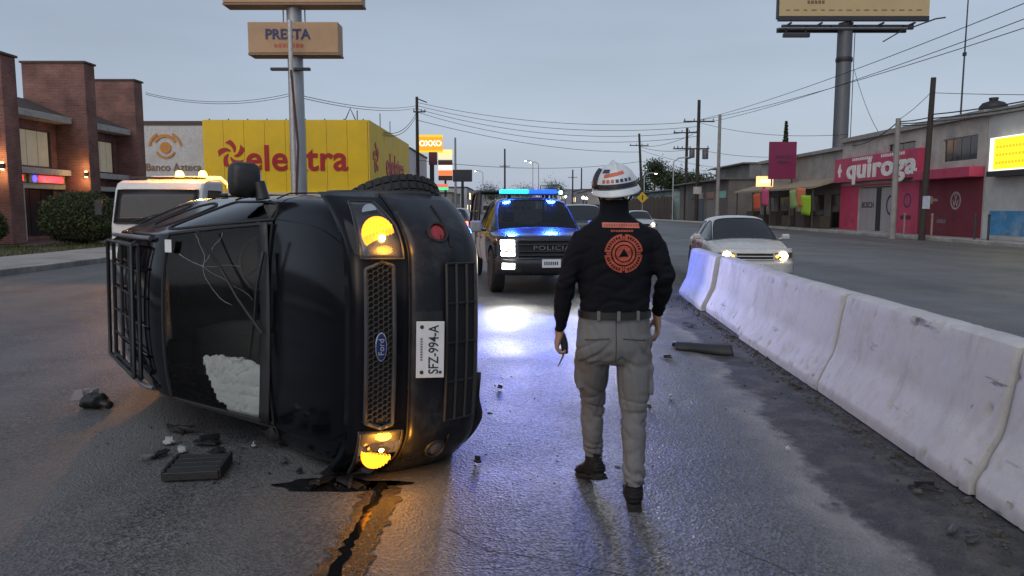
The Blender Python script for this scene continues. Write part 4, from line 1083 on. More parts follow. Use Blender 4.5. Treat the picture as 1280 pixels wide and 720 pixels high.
    for s in (1, -1):
        se = MB().bx(-2.65, -2.48, s * .42 - .25, s * .42 + .25, .6, 1.28).bx(-2.63, -2.53, s * .42 - .12, s * .42 + .12, 1.29, 1.5)
        se.build('seat', M('seat_fabric'), root, bevel=.04)
    # light thrown by the lamps
    for s in (1, -1):
        light('headlamp_beam', 'SPOT', F.pt(s * .78, .86, .10), 170, (1, .97, .93), root, .06, F.pt(s * .78, .86, .1) + Vector((10, s * .5, -.55)), 80, .8)
        light('blue_flash', 'SPOT', (-2.38, s * .5, 2.02), 470, (.03, .11, 1), root, .12, (5, s * 1.2, 1.0), 135, .5)
    return root
pk = make_pickup()
pk.location = (.72, 13.5, 0); pk.rotation_euler = (0, 0, R(8.6) - math.pi / 2)

# ================================================================ ordinary cars
def make_car(name, label, front, doors, rear, lit=None, tail=None, L=4.35, W=1.70, H=1.42, lvl=2, suv=False, group=None, detail=True):
    root = empty(name, label=label, cat='car', group=group)
    sx, sy, sz = L / 4.35, W / 1.70, H / 1.42
    if not suv:
        st = [(-.14, .60, .28, .62, .70, .48), (-.26, .76, .24, .70, .78, .58), (-.75, .83, .22, .80, .87, .64), (-1.12, .845, .22, .85, .93, .67), (-1.5, .85, .22, .87, 1.16, .62, .04), (-1.86, .85, .22, .875, 1.36, .555, .045), (-2.0, .85, .22, .88, 1.395, .55, .045),
              (-2.32, .85, .22, .885, 1.415, .545, .045), (-2.40, .85, .22, .885, 1.415, .545, .045), (-3.0, .85, .23, .89, 1.385, .545, .045), (-3.12, .85, .24, .89, 1.36, .55, .045), (-3.58, .84, .25, .89, .98, .64), (-4.1, .80, .28, .86, .94, .62), (-4.3, .68, .34, .80, .88, .54)]
    else:
        st = [(-.14, .64, .32, .70, .80, .50), (-.26, .78, .28, .78, .88, .60), (-.75, .84, .26, .85, .93, .65), (-1.02, .845, .26, .87, .97, .68), (-1.35, .85, .26, .88, 1.18, .64, .04), (-1.7, .85, .26, .885, 1.37, .585, .045), (-1.85, .85, .26, .89, 1.40, .58, .045),
              (-2.28, .85, .26, .89, 1.42, .58, .045), (-2.36, .85, .26, .89, 1.42, .58, .045), (-3.0, .85, .26, .89, 1.41, .57, .045), (-3.75, .84, .27, .89, 1.38, .56, .045), (-4.1, .82, .3, .86, .96, .62), (-4.22, .80, .32, .84, .92, .6), (-4.3, .72, .36, .80, .86, .56)]
    st = [(a[0] * sx, a[1] * sy, a[2] * sz, a[3] * sz, a[4] * sz, a[5] * sy) + tuple(a[6:]) for a in st]
    def reg(i, j, sd):
        if i < 3 and j in (7, 8, 9): return 'hood'
        if i in (3, 4) and j in (8, 9): return 'windscreen'
        if j == 6 and i in (3, 4, 5, 6): return 'win_a_' + sd
        if j == 6 and i == 8: return 'win_b_' + sd
        if suv and j == 6 and i == 9: return 'win_c_' + sd
        if i == 10 and j in (8, 9): return 'rear_window'
        if i in (4, 5, 6) and j in (2, 3, 4, 5): return 'door_a_' + sd
        if i in (8, 9) and j in (2, 3, 4, 5): return 'door_b_' + sd
        if i >= 11: return 'tail'
        return 'body'
    wx = (-.82 * sx, -3.42 * sx); wr = .31 * sz
    P = shell(st, reg, [(x, wr) for x in wx], lvl, wr + .055, .85 * sy)
    for k, me in P.items():
        if k == 'body': mkobj('body', me, front, root, 40)
        elif k == 'tail': mkobj('boot_lid', me, rear, root, 40)
        elif k == 'wheel_well': loose(me, 'wheel_arch_liner', DARK, root)
        elif k == 'hood': me.transform(Matrix.Translation((0, 0, .006))); mkobj('hood', me, front, root, 50, solid=.01)
        elif k.startswith('door'):
            dr = mkobj('door', me, doors, root, 50); s = 1 if k.endswith('l') else -1
            if detail: MB().box(((-2.2 if '_a_' in k else -2.95) * sx, s * .855 * sy, .76 * sz), (.16, .025, .028)).build('handle', BLKP, dr, bevel=.008)
        else:
            g = mkobj('windscreen' if k == 'windscreen' else 'side_window' if k.startswith('win') else 'rear_window', me, glass('car_glass', (.55, .58, .6), .4, .03, 2.0), root, 60)
            if detail: seal(me, 'window_seal', g)
    zt = .78 * sz
    F = Fascia(lambda y: 0 - .05 * y * y - .30 * max(0, (abs(y) / sy - .50) / .35) ** 2.1, [(.2 * sz, -.07), (.26 * sz, 0), (.46 * sz, .0), (.50 * sz, -.03), (.66 * sz, -.06), (.76 * sz, -.16)])
    yb = .845 * sy
    bp = F.patch(-yb, yb, .2 * sz, .49 * sz, 0, 30, 10).build('bumper', front, root, smooth=50, solid=.02)
    F.patch(-yb, yb, .475 * sz, .755 * sz, -.006, 30, 10).build('front_panel', front, root, smooth=50, solid=.02)
    F.patch(-.42 * sy, .42 * sy, .24 * sz, .33 * sz, .004, 14, 3).build('lower_intake', DARK, bp, smooth=60)
    gr = F.patch(-.36 * sy, .36 * sy, .54 * sz, .66 * sz, .004, 14, 4).build('grille', DARK, root, smooth=60)
    if detail:
        for z in (.535, .60, .665): MB().tube([F.pt((-.38 + .76 * k / 14) * sy, z * sz, .014) for k in range(15)], .012, 6).build('grille_bar', front, gr, smooth=60)
        pl = MB().box(F.pt(0, .42 * sz, .012), (.005, .32, .12)).build('number_plate', M('plate_white'), root)
        mbp = MB()
        for k in range(7): mbp.box(F.pt(0, .42 * sz, .015) + Vector((0, -.12 + k * .038, 0)), (.003, .022, .05))
        mbp.build('plate_characters', M('plate_black'), pl)
    for s in (1, -1):
        hl = F.patch(0, 1, 0, 1, .008, 10, 6, shape=lambda u, v: (s * (.40 + .40 * u) * sy, (.545 + .02 * u + (.13 - .02 * u) * v) * sz)).build('headlamp', M('lamp_housing'), root, smooth=60, fix=True)
        F.patch(0, 1, 0, 1, .020, 10, 6, shape=lambda u, v: (s * (.40 + .40 * u) * sy, (.545 + .02 * u + (.13 - .02 * u) * v) * sz)).build('lens', glass('lamp_lens'), hl, smooth=60)
        if lit:
            c = F.pt(s * .56 * sy, .61 * sz, .014)
            MB().lathe([(.095, .004), (.08, -.002), (.001, -.004)], c, (1, 0, 0), 16).build('lit_bulb', lit, hl, smooth=60, fix=True)
            c = F.pt(s * .44 * sy, .60 * sz, .012)
            MB().lathe([(.035, .004), (.03, -.002), (.001, -.004)], c, (1, 0, 0), 16).build('turn_signal', emis('dim_amber', (1, .45, .05), 3.5), hl, smooth=60, fix=True)
        MB().bx(-4.33 * sx, -4.20 * sx, s * .60 * sy - .12, s * .60 * sy + .12, .62 * sz, .82 * sz).build('tail_lamp', tail or M('red_lamp', (.3, .01, .012), .2), root, bevel=.02)
        if detail:
            MB().tube([(-1.5 * sx, s * .82 * sy, .90 * sz), (-1.5 * sx, s * .90 * sy, .92 * sz)], .02, 8).build('mirror_arm', front, root)
            MB().box((-1.5 * sx, s * .96 * sy, .95 * sz), (.08, .17, .12)).build('door_mirror', front, root, bevel=.03)
        for x in wx: wheel(root, (x, s * .755 * sy, wr), wr, .19, 0, None, 5, s)
    MB().bx(-4.1 * sx, -.3 * sx, -.6 * sy, .6 * sy, .18 * sz, .28 * sz).build('underbody', DARK, root)
    MB().bx(-1.5 * sx, -1.2 * sx, -.7 * sy, .7 * sy, .6 * sz, .90 * sz).build('dashboard', M('dash_plastic'), root, bevel=.05)
    for s in (1, -1):
        MB().bx(-2.5 * sx, -2.36 * sx, (s * .36 - .22) * sy, (s * .36 + .22) * sy, .4 * sz, 1.05 * sz).bx(-2.48 * sx, -2.40 * sx, (s * .36 - .11) * sy, (s * .36 + .11) * sy, 1.06 * sz, 1.2 * sz).build('seat', M('seat_fabric'), root, bevel=.04)
    return root, F
SILV = paint('silver_white_paint', (.50, .49, .47), .25); MAR = paint('maroon_paint', (.22, .035, .045), .28); GOLD = paint('beige_paint', (.36, .29, .18), .3)
WARM = emis('lit_warm', (1, .66, .26), 12)
sed, SF = make_car('oncoming_sedan', 'pale sedan with maroon doors and lit headlamps beyond the concrete median', SILV, MAR, GOLD, WARM)
sed.location = (4.94, 15.4, 0); sed.rotation_euler = (0, 0, -math.pi / 2 - R(5.5))
for s in (1, -1): light('headlamp_beam', 'SPOT', SF.pt(s * .56, .61, .08), 120, (1, .78, .45), sed, .05, SF.pt(s * .56, .61, .08) + Vector((10, 0, -.55)), 70, .6)
dk, _ = make_car('dark_suv', 'dark SUV waiting behind the police pickup, beside the walking man\'s shoulder', paint('charcoal_paint', (.03, .035, .045), .25), paint('charcoal_paint'), paint('charcoal_paint'), None, None, 4.6, 1.85, 1.72, 2, True)
p = gnd(737, 316); dk.location = (2.35, 24.5, 0); dk.rotation_euler = (0, 0, -math.pi / 2)
c3, _ = make_car('pale_car', 'small pale car far down the road, right of the helmet', paint('pale_paint', (.42, .43, .45), .3), paint('pale_paint'), paint('pale_paint'), emis('far_white', (1, .95, .85), 12), None, 4.3, 1.7, 1.45, 1, False, detail=False)
c3.location = (7.6, 44, 0); c3.rotation_euler = (0, 0, -math.pi / 2)
for (x, y, pn, lb, sv) in ((-2.9, 42, 'charcoal_paint', 'dark car with red tail lamps lit, left of the police pickup', True), (-5.6, 50, 'pale_paint', 'pale car with red tail lamps lit, behind the upturned front wheel', False)):
    c4, _ = make_car('traffic_car', lb, paint(pn, (.3, .3, .3)), paint(pn, (.3, .3, .3)), paint(pn, (.3, .3, .3)), None, emis('far_red', (1, .05, .03), 14), 4.4, 1.75, 1.6 if sv else 1.45, 1, sv, 'cars queued down the left lane', False)
    c4.location = (x, y, 0); c4.rotation_euler = (0, 0, math.pi / 2)

# ================================================================ white tow truck with amber beacons
def make_tow():
    root = empty('tow_truck', label='white cab-over tow truck with amber beacons lit, behind the overturned SUV', cat='truck')
    WH = paint('truck_white', (.62, .62, .61), .35, .3)
    prof = [(-.02, .55), (0, .8), (-.02, 1.20), (-.30, 2.02), (-.42, 2.16), (-.62, 2.22), (-1.55, 2.24), (-1.68, 2.18), (-1.72, .95), (-1.72, .55)]
    o = MB()
    o.prism(prof, (0, -1.0, 0), (1, 0, 0), (0, 0, 1), -2.0)
    o.build('cab', WH, root, bevel=.06, fix=True)
    def scr(y, t): return Vector((-.022 - .278 * t + .012, y, 1.24 + .74 * t))
    n = Vector((.94, 0, .34))
    g = MB().grid(lambda u, v: scr(-.90 + 1.8 * u, v) + n * (.022 + .03 * math.sin(math.pi * u)), 14, 4).build('windscreen', M('truck_glass', (.035, .030, .030), .10, spec=.35, var=.1), root, smooth=60, solid=.01)
    pts = [scr(y, t) + n * .03 for (y, t) in [(-.9 + 1.8 * k / 10, 0) for k in range(11)] + [(.9, .5)] + [(.9 - 1.8 * k / 10, 1) for k in range(11)] + [(-.9, .5)]]
    MB().tube(pts + [pts[0]], .022, 6, False).build('windscreen_seal', RUB, g, smooth=60)
    for a, b in (((-.5, .02), (.05, .25)), ((.3, .02), (.8, .22))): MB().tube([scr(*a) + n * .06, scr(*b) + n * .06], .012, 6).build('wiper', BLKP, root)
    for s in (1, -1):
        w_ = MB().add([(-.42, s * 1.006, 1.28), (-.62, s * 1.006, 1.98), (-1.45, s * 1.006, 1.98), (-1.45, s * 1.006, 1.28)], [(0, 1, 2, 3)]).build('side_window', M('truck_glass'), root, solid=.006)
        MB().tube([(-.42, s * 1.01, 1.28), (-.62, s * 1.01, 1.98), (-1.45, s * 1.01, 1.98), (-1.45, s * 1.01, 1.28), (-.42, s * 1.01, 1.28)], .015, 5, False).build('window_seal', RUB, w_)
        MB().tube([(-.32, s * 1.0, .62), (-.32, s * 1.01, 1.2), (-.34, s * 1.01, 1.3)], .006, 4).build('door_seam', DARK, root)
        MB().tube([(-.15, s * 1.0, 1.75), (.10, s * 1.16, 1.78), (.10, s * 1.16, 1.35), (-.05, s * 1.0, 1.25)], .014, 6).build('mirror_bracket', BLKP, root)
        MB().box((.11, s * 1.18, 1.58), (.05, .17, .34)).build('door_mirror', BLKP, root, bevel=.02)
        MB().box((.005, s * .76, .80), (.04, .30, .17)).build('headlamp', M('lamp_housing'), root, bevel=.02)
        for x in (-.9, -4.2): wheel(root, (x, s * .88, .40), .40, .24, 0, M('steel_wheel'), 6, s)
    MB().box((.01, 0, .80), (.04, 1.1, .16)).build('grille', DARK, root, bevel=.01)
    MB().box((.06, 0, .52), (.14, 2.0, .22)).build('bumper', WH, root, bevel=.03)
    marks('cab_lettering', M('truck_red_text', (.45, .06, .04), .5), root, scr(.35, -.12) + n * .03, (0, 1, 0), .55, .09, 7)
    mbp = MB()
    # beacon bar
    bb = MB().bx(-.95, -.70, -.85, .85, 2.26, 2.31).build('beacon_bar', BLKP, root, bevel=.01)
    for y in (.38, .92):
        MB().lathe([(.09, 0), (.09, .05), (.075, .11), (.04, .14), (.001, .145)], (-.82, y - .1, 2.311), (0, 0, 1), 16).build('beacon', emis('beacon_amber', (1, .42, .03), 30), bb, smooth=50)
    light('amber_flash', 'POINT', (-.82, .55, 2.62), 380, (1, .34, .03), root, .1)
    # headboard, deck and boom
    hb = MB().tube([(-1.95, -1.05, .9), (-1.95, -1.05, 2.15), (-1.95, -.85, 2.32), (-1.95, .85, 2.32), (-1.95, 1.05, 2.15), (-1.95, 1.05, .9)], .06, 8).build('headboard_hoop', WH, root, smooth=60)
    MB().tube([(-1.95, -1.0, 1.5), (-1.95, 1.0, 1.5)], .04, 8).build('headboard_rail', WH, root)
    MB().bx(-6.2, -1.85, -1.08, 1.08, .82, .98).build('deck', M('deck_steel', (.18, .18, .18), .5, .4), root, bevel=.02)
    MB().bx(-6.0, -.6, -.4, .4, .5, .80).build('chassis', DARK, root)
    MB().tube([(-2.6, 0, 1.0), (-2.9, 0, 1.5), (-5.6, 0, 2.0)], .10, 8).build('boom', M('boom_yellow', (.42, .28, .04), .5), root, smooth=40)
    return root
tow = make_tow(); tow.location = (-8.1, 17.3, 0); tow.rotation_euler = (0, 0, -math.pi / 2 + R(2))
# ================================================================ buildings
X_, Y_, Z_ = Vector((1, 0, 0)), Vector((0, 1, 0)), Vector((0, 0, 1))
def wallpanel(name, parent, o, ux, W, H, holes, th, mat):
    """upright wall with real openings; o = lower left corner of the outer face, ux along it, outward = ux x z"""
    ux = Vector(ux).normalized(); n = ux.cross(Z_); o = Vector(o)
    xs = sorted({0, W, *[h[0] for h in holes], *[h[1] for h in holes]}); zs = sorted({0, H, *[h[2] for h in holes], *[h[3] for h in holes]})
    mb = MB()
    for a, b in zip(xs, xs[1:]):
        run = None
        for c, d in list(zip(zs, zs[1:])) + [(None, None)]:
            solid = c is not None and not any(h[0] <= (a + b) / 2 <= h[1] and h[2] <= (c + d) / 2 <= h[3] for h in holes)
            if solid: run = [run[0] if run else c, d]
            elif run:
                z0, z1 = run; p = [o + ux * a + Z_ * z0, o + ux * b + Z_ * z0, o + ux * b + Z_ * z1, o + ux * a + Z_ * z1]
                mb.add(p + [q - n * th for q in p], [(0, 1, 2, 3), (7, 6, 5, 4), (4, 5, 1, 0), (5, 6, 2, 1), (6, 7, 3, 2), (7, 4, 0, 3)]); run = None
    return mb.build(name, mat, parent)
def window(parent, o, ux, x0, x1, z0, z1, th, fmat, gmat, nx=2, nz=1, name='window', deep=.12):
    ux = Vector(ux).normalized(); n = ux.cross(Z_); o = Vector(o) - n * deep
    mb = MB(); f = .05
    def bar(a, b, c, d):
        p = [o + ux * a + Z_ * c, o + ux * b + Z_ * c, o + ux * b + Z_ * d, o + ux * a + Z_ * d]
        mb.add([q + n * .03 for q in p] + [q - n * .03 for q in p], [(0, 1, 2, 3), (7, 6, 5, 4), (4, 5, 1, 0), (5, 6, 2, 1), (6, 7, 3, 2), (7, 4, 0, 3)])
    bar(x0, x0 + f, z0, z1); bar(x1 - f, x1, z0, z1); bar(x0 + f, x1 - f, z0, z0 + f); bar(x0 + f, x1 - f, z1 - f, z1)
    w = mb.build(name, fmat, parent)
    for i in range(nx):
        for j in range(nz):
            a = x0 + f + (x1 - x0 - 2 * f) * i / nx; b = x0 + f + (x1 - x0 - 2 * f) * (i + 1) / nx; c = z0 + f + (z1 - z0 - 2 * f) * j / nz; d = z0 + f + (z1 - z0 - 2 * f) * (j + 1) / nz
            p = [o + ux * (a + .02) + Z_ * c, o + ux * (b - .02) + Z_ * c, o + ux * (b - .02) + Z_ * d, o + ux * (a + .02) + Z_ * d]
            MB().add([q + n * .005 for q in p] + [q - n * .005 for q in p], [(0, 1, 2, 3), (7, 6, 5, 4), (4, 5, 1, 0), (5, 6, 2, 1), (6, 7, 3, 2), (7, 4, 0, 3)]).build('pane', gmat, w)
    return w
WGL = M('window_glass_dark', (.03, .032, .036), .08, coat=.5, var=.1)
FRM = M('window_frame_dark', (.04, .04, .042), .5); FRW = M('window_frame_pale', (.45, .45, .44), .5)
def brickmat(name, c1, c2, mortar, sc=1.):
    if name in _M: return _M[name]
    m = M(name, c1, .85, var=.25, vs=1.2); t = m.node_tree; b = t.nodes['Principled BSDF']
    br = t.nodes.new('ShaderNodeTexBrick'); br.inputs['Color1'].default_value = (*c1, 1); br.inputs['Color2'].default_value = (*c2, 1); br.inputs['Mortar'].default_value = (*mortar, 1)
    br.inputs['Scale'].default_value = sc; br.inputs['Brick Width'].default_value = .26; br.inputs['Row Height'].default_value = .08; br.inputs['Mortar Size'].default_value = .008
    tcn = t.nodes.new('ShaderNodeTexCoord'); sp_ = t.nodes.new('ShaderNodeSeparateXYZ'); cb = t.nodes.new('ShaderNodeCombineXYZ'); ad_ = t.nodes.new('ShaderNodeMath'); ad_.operation = 'ADD'
    t.links.new(tcn.outputs['Object'], sp_.inputs[0]); t.links.new(sp_.outputs[0], ad_.inputs[0]); t.links.new(sp_.outputs[1], ad_.inputs[1]); t.links.new(ad_.outputs[0], cb.inputs[0]); t.links.new(sp_.outputs[2], cb.inputs[1])
    t.links.new(cb.outputs[0], br.inputs['Vector'])
    nz_ = t.nodes.new('ShaderNodeTexNoise'); nz_.inputs['Scale'].default_value = .9; nz_.inputs['Detail'].default_value = 6; t.links.new(tcn.outputs['Object'], nz_.inputs['Vector'])
    mr_ = t.nodes.new('ShaderNodeMapRange'); mr_.inputs[1].default_value = .3; mr_.inputs[2].default_value = .7; mr_.inputs[3].default_value = .65; mr_.inputs[4].default_value = 1.35; t.links.new(nz_.outputs[0], mr_.inputs[0])
    sc_ = t.nodes.new('ShaderNodeVectorMath'); sc_.operation = 'SCALE'; t.links.new(br.outputs[0], sc_.inputs[0]); t.links.new(mr_.outputs[0], sc_.inputs['Scale']); t.links.new(sc_.outputs[0], b.inputs['Base Color'])
    return m
# ---- brick shops on the left
def brick_shops():
    BR = brickmat('red_brick', (.25, .10, .08), (.17, .07, .06), (.22, .19, .17)); WB = M('pale_render', (.48, .47, .45), .8, dirt=(.3, .29, .27))
    root = empty('brick_shop_building', (-24, 40, 0), label='two-storey red brick shops with tall brick fins, left of the tow truck', cat='building')
    root.rotation_euler = (0, 0, 0)
    inv = Vector((24, -40, 0))
    def V(x, y, z): return Vector((x, y, z)) + inv
    H = 6.0
    # street wall between the fins faces the road (+X): outward = ux x z -> ux = (0,1,0)
    bays = [(22.0, 32.6), (33.6, 40.6), (41.6, 46.8)]
    for bi, (a, b) in enumerate(bays):
        W = b - a; holes = []
        for k in range(2):
            x0 = W * (.06 + .47 * k); x1 = x0 + W * .40
            holes += [(x0, x1, 3.65, 5.5), (x0, x1, .15, 2.55)]
        wallpanel('wall', root, V(-24, a, 0), (0, 1, 0), W, H, holes, .25, BR if bi != 9 else WB)
        for k, h in enumerate(holes):
            lit = bi >= 1 and h[2] > 3 and not (bi == 1 and k == 0)
            window(root, V(-24, a, 0), (0, 1, 0), *h, .25, FRM, M('curtain_lit', (.34, .32, .26), .7, emit=.10, ecol=(1, .86, .62), vs=.8, var=.3) if lit else WGL, 3, 1, 'window' if h[2] > 3 else 'shop_window')
        MB().bx(*[q for p_ in ((0, 0),) for q in ()] or (-24 + 24 - .0, -24 + 24 + .9, a - 40, b - 40, 5.95, 6.28)).build('eave_fascia', WB, root, bevel=.02)
        # mansard roof behind the eave
        MB().add([V(-23.15, a, 6.28), V(-23.15, b, 6.28), V(-25.4, b, 7.25), V(-25.4, a, 7.25), V(-25.4, a, 6.0), V(-25.4, b, 6.0)], [(0, 1, 2, 3), (3, 2, 5, 4), (0, 3, 4), (1, 5, 2)]).build('roof_slope', M('roof_felt', (.06, .05, .045), .9, bump=.3, bs=6), root, fix=True)
        MB().bx(.001, .7, a - 40, b - 40, 3.25, 3.55).build('balcony_band', WB, root, bevel=.02)
        MB().bx(.001, .35, a - 40, b - 40, 2.55, 2.80).build('lintel', M('white_lintel', (.5, .5, .44), .6), root)  # white lintel over the shop windows, plain colour
        if bi == 1:
            for k in range(2):
                y0 = a + .5 + k * 3.25 - 40
                sg = MB().bx(.36, .50, y0, y0 + 3.0, 2.82, 3.22).build('shop_sign', M('sign_field', (.42, .34, .10), .5), root)
                MB().bx(.502, .53, y0 + .75, y0 + 2.75, 2.88, 3.16).build('neon_panel', emis('neon_red', (1, .03, .05), 3.2), sg)
                MB().lathe([(.17, 0), (.17, .03)], (.505, y0 + .40, 3.02), (1, 0, 0), 16).build('neon_disc', emis('neon_blue', (.08, .06, 1), 2.5), sg)
            MB().bx(.002, .36, a + 3.2 - 40, a + 3.55 - 40, 0, 2.55).build('pillar', M('white_lintel'), root)
    # recess backs (rooms)
    MB().bx(-6, -.6, 22 - 40, 47 - 40, 0, 5.9).build('rear_block', BR, root)
    for (y, x1, z) in ((32.6, -21.4, 8.0), (40.6, -22.3, 9.1), (46.8, -22.75, 9.2)):
        fn = MB().bx(-25.6 + 24, x1 + 24, y - 40, y + 1.0 - 40, 0, z).build('brick_fin', BR, root, bevel=.05)
        MB().bx(-25.66 + 24, x1 + 24.06, y - .06 - 40, y + 1.06 - 40, z, z + .10).build('coping', M('coping_dark', (.10, .07, .06), .8), fn)
        if y < 46:
            sc_ = MB().box((x1 + 24 - .18, y - 40 - .06, 3.35), (.16, .12, .22)).build('wall_lamp', BLKP, fn)
            for dz in (.14, -.14): MB().lathe([(.06, -.02), (.06, .02)], (x1 + 24 - .18, y - 40 - .08, 3.35 + dz), (0, 0, 1), 12).build('bulb', emis('sconce_warm', (1, .62, .25), 14), sc_)
            for dz, ez in ((.45, 14), (-.45, 14)): light('wall_lamp_glow', 'POINT', (x1 + 24 - .18, y - 40 - .38, 3.35 + dz), ez, (1, .55, .2), root, .05)
    return root
brick_shops()
# ---- yellow store with red lettering, white bank wing
def petal_logo(mb, c, ux, r, th):
    """five curled petals round a centre"""
    ux = Vector(ux).normalized(); n = ux.cross(Z_)
    for k in range(5):
        a0 = k * 2 * math.pi / 5 + .5; out = []
        for i in range(11):
            t = i / 10; a = a0 + 1.15 * t; q = r * (.22 + .78 * t); out.append((math.cos(a) * q, math.sin(a) * q))
        inn = []
        for i in range(11):
            t = 1 - i / 10; a = a0 + .42 + 1.15 * t + .1 * math.sin(math.pi * t); q = r * (.22 + .70 * t); wv = .16 * r * math.sin(math.pi * min(1, t * 1.05)) ; inn.append((math.cos(a) * (q - wv * .2), math.sin(a) * (q - wv * .2)))
        mb.prism(out + inn, c, ux, Z_, th)
def yellow_store():
    YL = M('yellow_panel', (.84, .54, .012), .55, var=.08, vs=.5, dirt=(.72, .47, .02), ds=.35); WT = M('white_panel', (.62, .62, .64), .6, var=.08, vs=.5)
    RD = M('store_red', (.42, .012, .02), .5)
    root = empty('yellow_store', (-17.6, 60, 0), label='big yellow store with red elektra lettering on front and side', cat='building')
    H = 8.25
    MB().bx(-6.4, 6.4, 0, 23, 0, H).build('wall', M('store_wall', (.4, .39, .37), .8), root)
    ybot = 2.75
    # cladding sheets, one by one, on both faces
    for i in range(8): MB().bx(-6.4 + 1.6 * i + .012, -6.4 + 1.6 * (i + 1) - .012, -.12, -.02, ybot, H + .12).build('cladding_sheet', YL, root)
    for i in range(10): MB().bx(6.42, 6.52, -.12 + 2.3 * i + .012, -.12 + 2.3 * (i + 1) - .012, ybot, H + .12).build('cladding_sheet', YL, root)
    text('store_lettering', 'elektra', 2.75, RD, root, (.85, -.15, 5.35), (1, 0, 0), (0, 0, 1), .03, .018, 1.0, 1.03)
    text('side_lettering', 'elektra', 2.9, RD, root, (6.55, 13.0, 5.3), (0, 1, 0), (0, 0, 1), .03, .018, 1.35)
    mb = MB(); petal_logo(mb, (-4.2, -.13, 5.75), (1, 0, 0), 1.1, .04); mb.build('petal_logo', RD, root)
    mb = MB(); petal_logo(mb, (6.53, 2.6, 5.6), (0, 1, 0), 1.3, .04); mb.build('petal_logo', RD, root)
    # shop front below
    for i in range(4): window(root, (-6.4, 0, 0), (1, 0, 0), .3 + 3.1 * i, 3.1 + 3.1 * i, .1, 2.5, .2, FRW, WGL, 2, 1, 'shop_window', -.04)
    MB().bx(-6.5, 6.6, -.9, -.13, 2.55, 2.74).build('canopy', WT, root)
    for i in range(9): MB().cyl((-6 + 1.5 * i, .3, H), (-6 + 1.5 * i, .3, H + .25), .05, .05, 6).build('roof_bracket', FRM, root)
    for (x, y, h) in ((5.2, 2, 1.1), (6.0, 8, 1.6), (5.6, 16, 1.8)): MB().tube([(x, y, H), (x, y, H + h)], .04, 6).build('roof_aerial', FRM, root)
    mb = MB().tube([(4.4, .8, H), (4.9, .8, H + 1.1), (5.4, .8, H)], .05, 6).build('roof_tripod', FRM, root)
    return root
yellow_store()
def eye_logo(root, c, ux, r, mat, th=.04):
    """an eye: a round pupil under a curled lid"""
    ux = Vector(ux).normalized(); mb = MB()
    mb.prism([(math.cos(2 * math.pi * k / 24) * r * .32, math.sin(2 * math.pi * k / 24) * r * .32 - r * .05) for k in range(24)], c, ux, Z_, th)
    def arc(r0, r1, a0, a1, dy):
        o = [(math.cos(a0 + (a1 - a0) * k / 16) * r1, math.sin(a0 + (a1 - a0) * k / 16) * r1 + dy) for k in range(17)]; i_ = [(math.cos(a1 + (a0 - a1) * k / 16) * r0, math.sin(a1 + (a0 - a1) * k / 16) * r0 + dy) for k in range(17)]
        mb.prism(o + i_, c, ux, Z_, th)
    arc(r * .55, r * .72, R(25), R(155), 0); arc(r * .86, r * 1.0, R(10), R(62), -.1 * r); arc(r * .86, r * 1.0, R(118), R(170), -.1 * r); arc(r * .5, r * .62, R(205), R(335), -.05 * r)
    return mb.build('eye_logo', mat, root)
bank = empty('bank_wing', (-26.6, 60, 0), label='white bank wall with an eye logo, between brick shops and yellow store', cat='building')
MB().bx(-2.6, 2.58, 0.4, 18, 0, 8.3).build('wall', M('bank_white', (.56, .54, .53), .65, dirt=(.42, .40, .39), ds=.4), bank)
OGD = M('bank_orange', (.55, .22, .03), .5)
eye_logo(bank, (-.55, .37, 6.35), (1, 0, 0), 1.35, OGD)
text('bank_lettering', 'Banco Azteca', .80, M('bank_brown', (.22, .13, .07), .5), bank, (0, .37, 4.75), (1, 0, 0), (0, 0, 1), .02, .012)
window(bank, (-2.6, .4, 0), (1, 0, 0), .5, 4.6, .2, 2.8, .2, FRW, WGL, 3, 1, 'shop_window', -.05)
MB().bx(-2.6, 2.58, .36, .398, 8.0, 8.34).build('parapet', M('coping_dark'), bank)
wb = empty('white_shop', (-12.6, 84, 0), label='white shop block beyond the yellow store, next to the tall wooden pole', cat='building')
MB().bx(-6, 1.4, 0, 17, 0, 8.0).build('wall', M('white_panel'), wb)
eye_logo(wb, (1.42, 6, 5.6), (0, 1, 0), 1.0, M('grey_print', (.25, .25, .28), .6))
MB().bx(1.401, 1.43, 4.4, 7.6, 3.9, 4.2).build('print_bar', M('grey_print'), wb)
MB().bx(-6.1, 1.5, -.1, 17.1, 8.0, 8.2).build('parapet', M('coping_dark'), wb)
for k in range(3): window(wb, (1.4, 0, 0), (0, 1, 0), 1 + 5 * k, 5 + 5 * k, .2, 2.6, .2, FRM, WGL, 2, 1, 'shop_window', -.04)

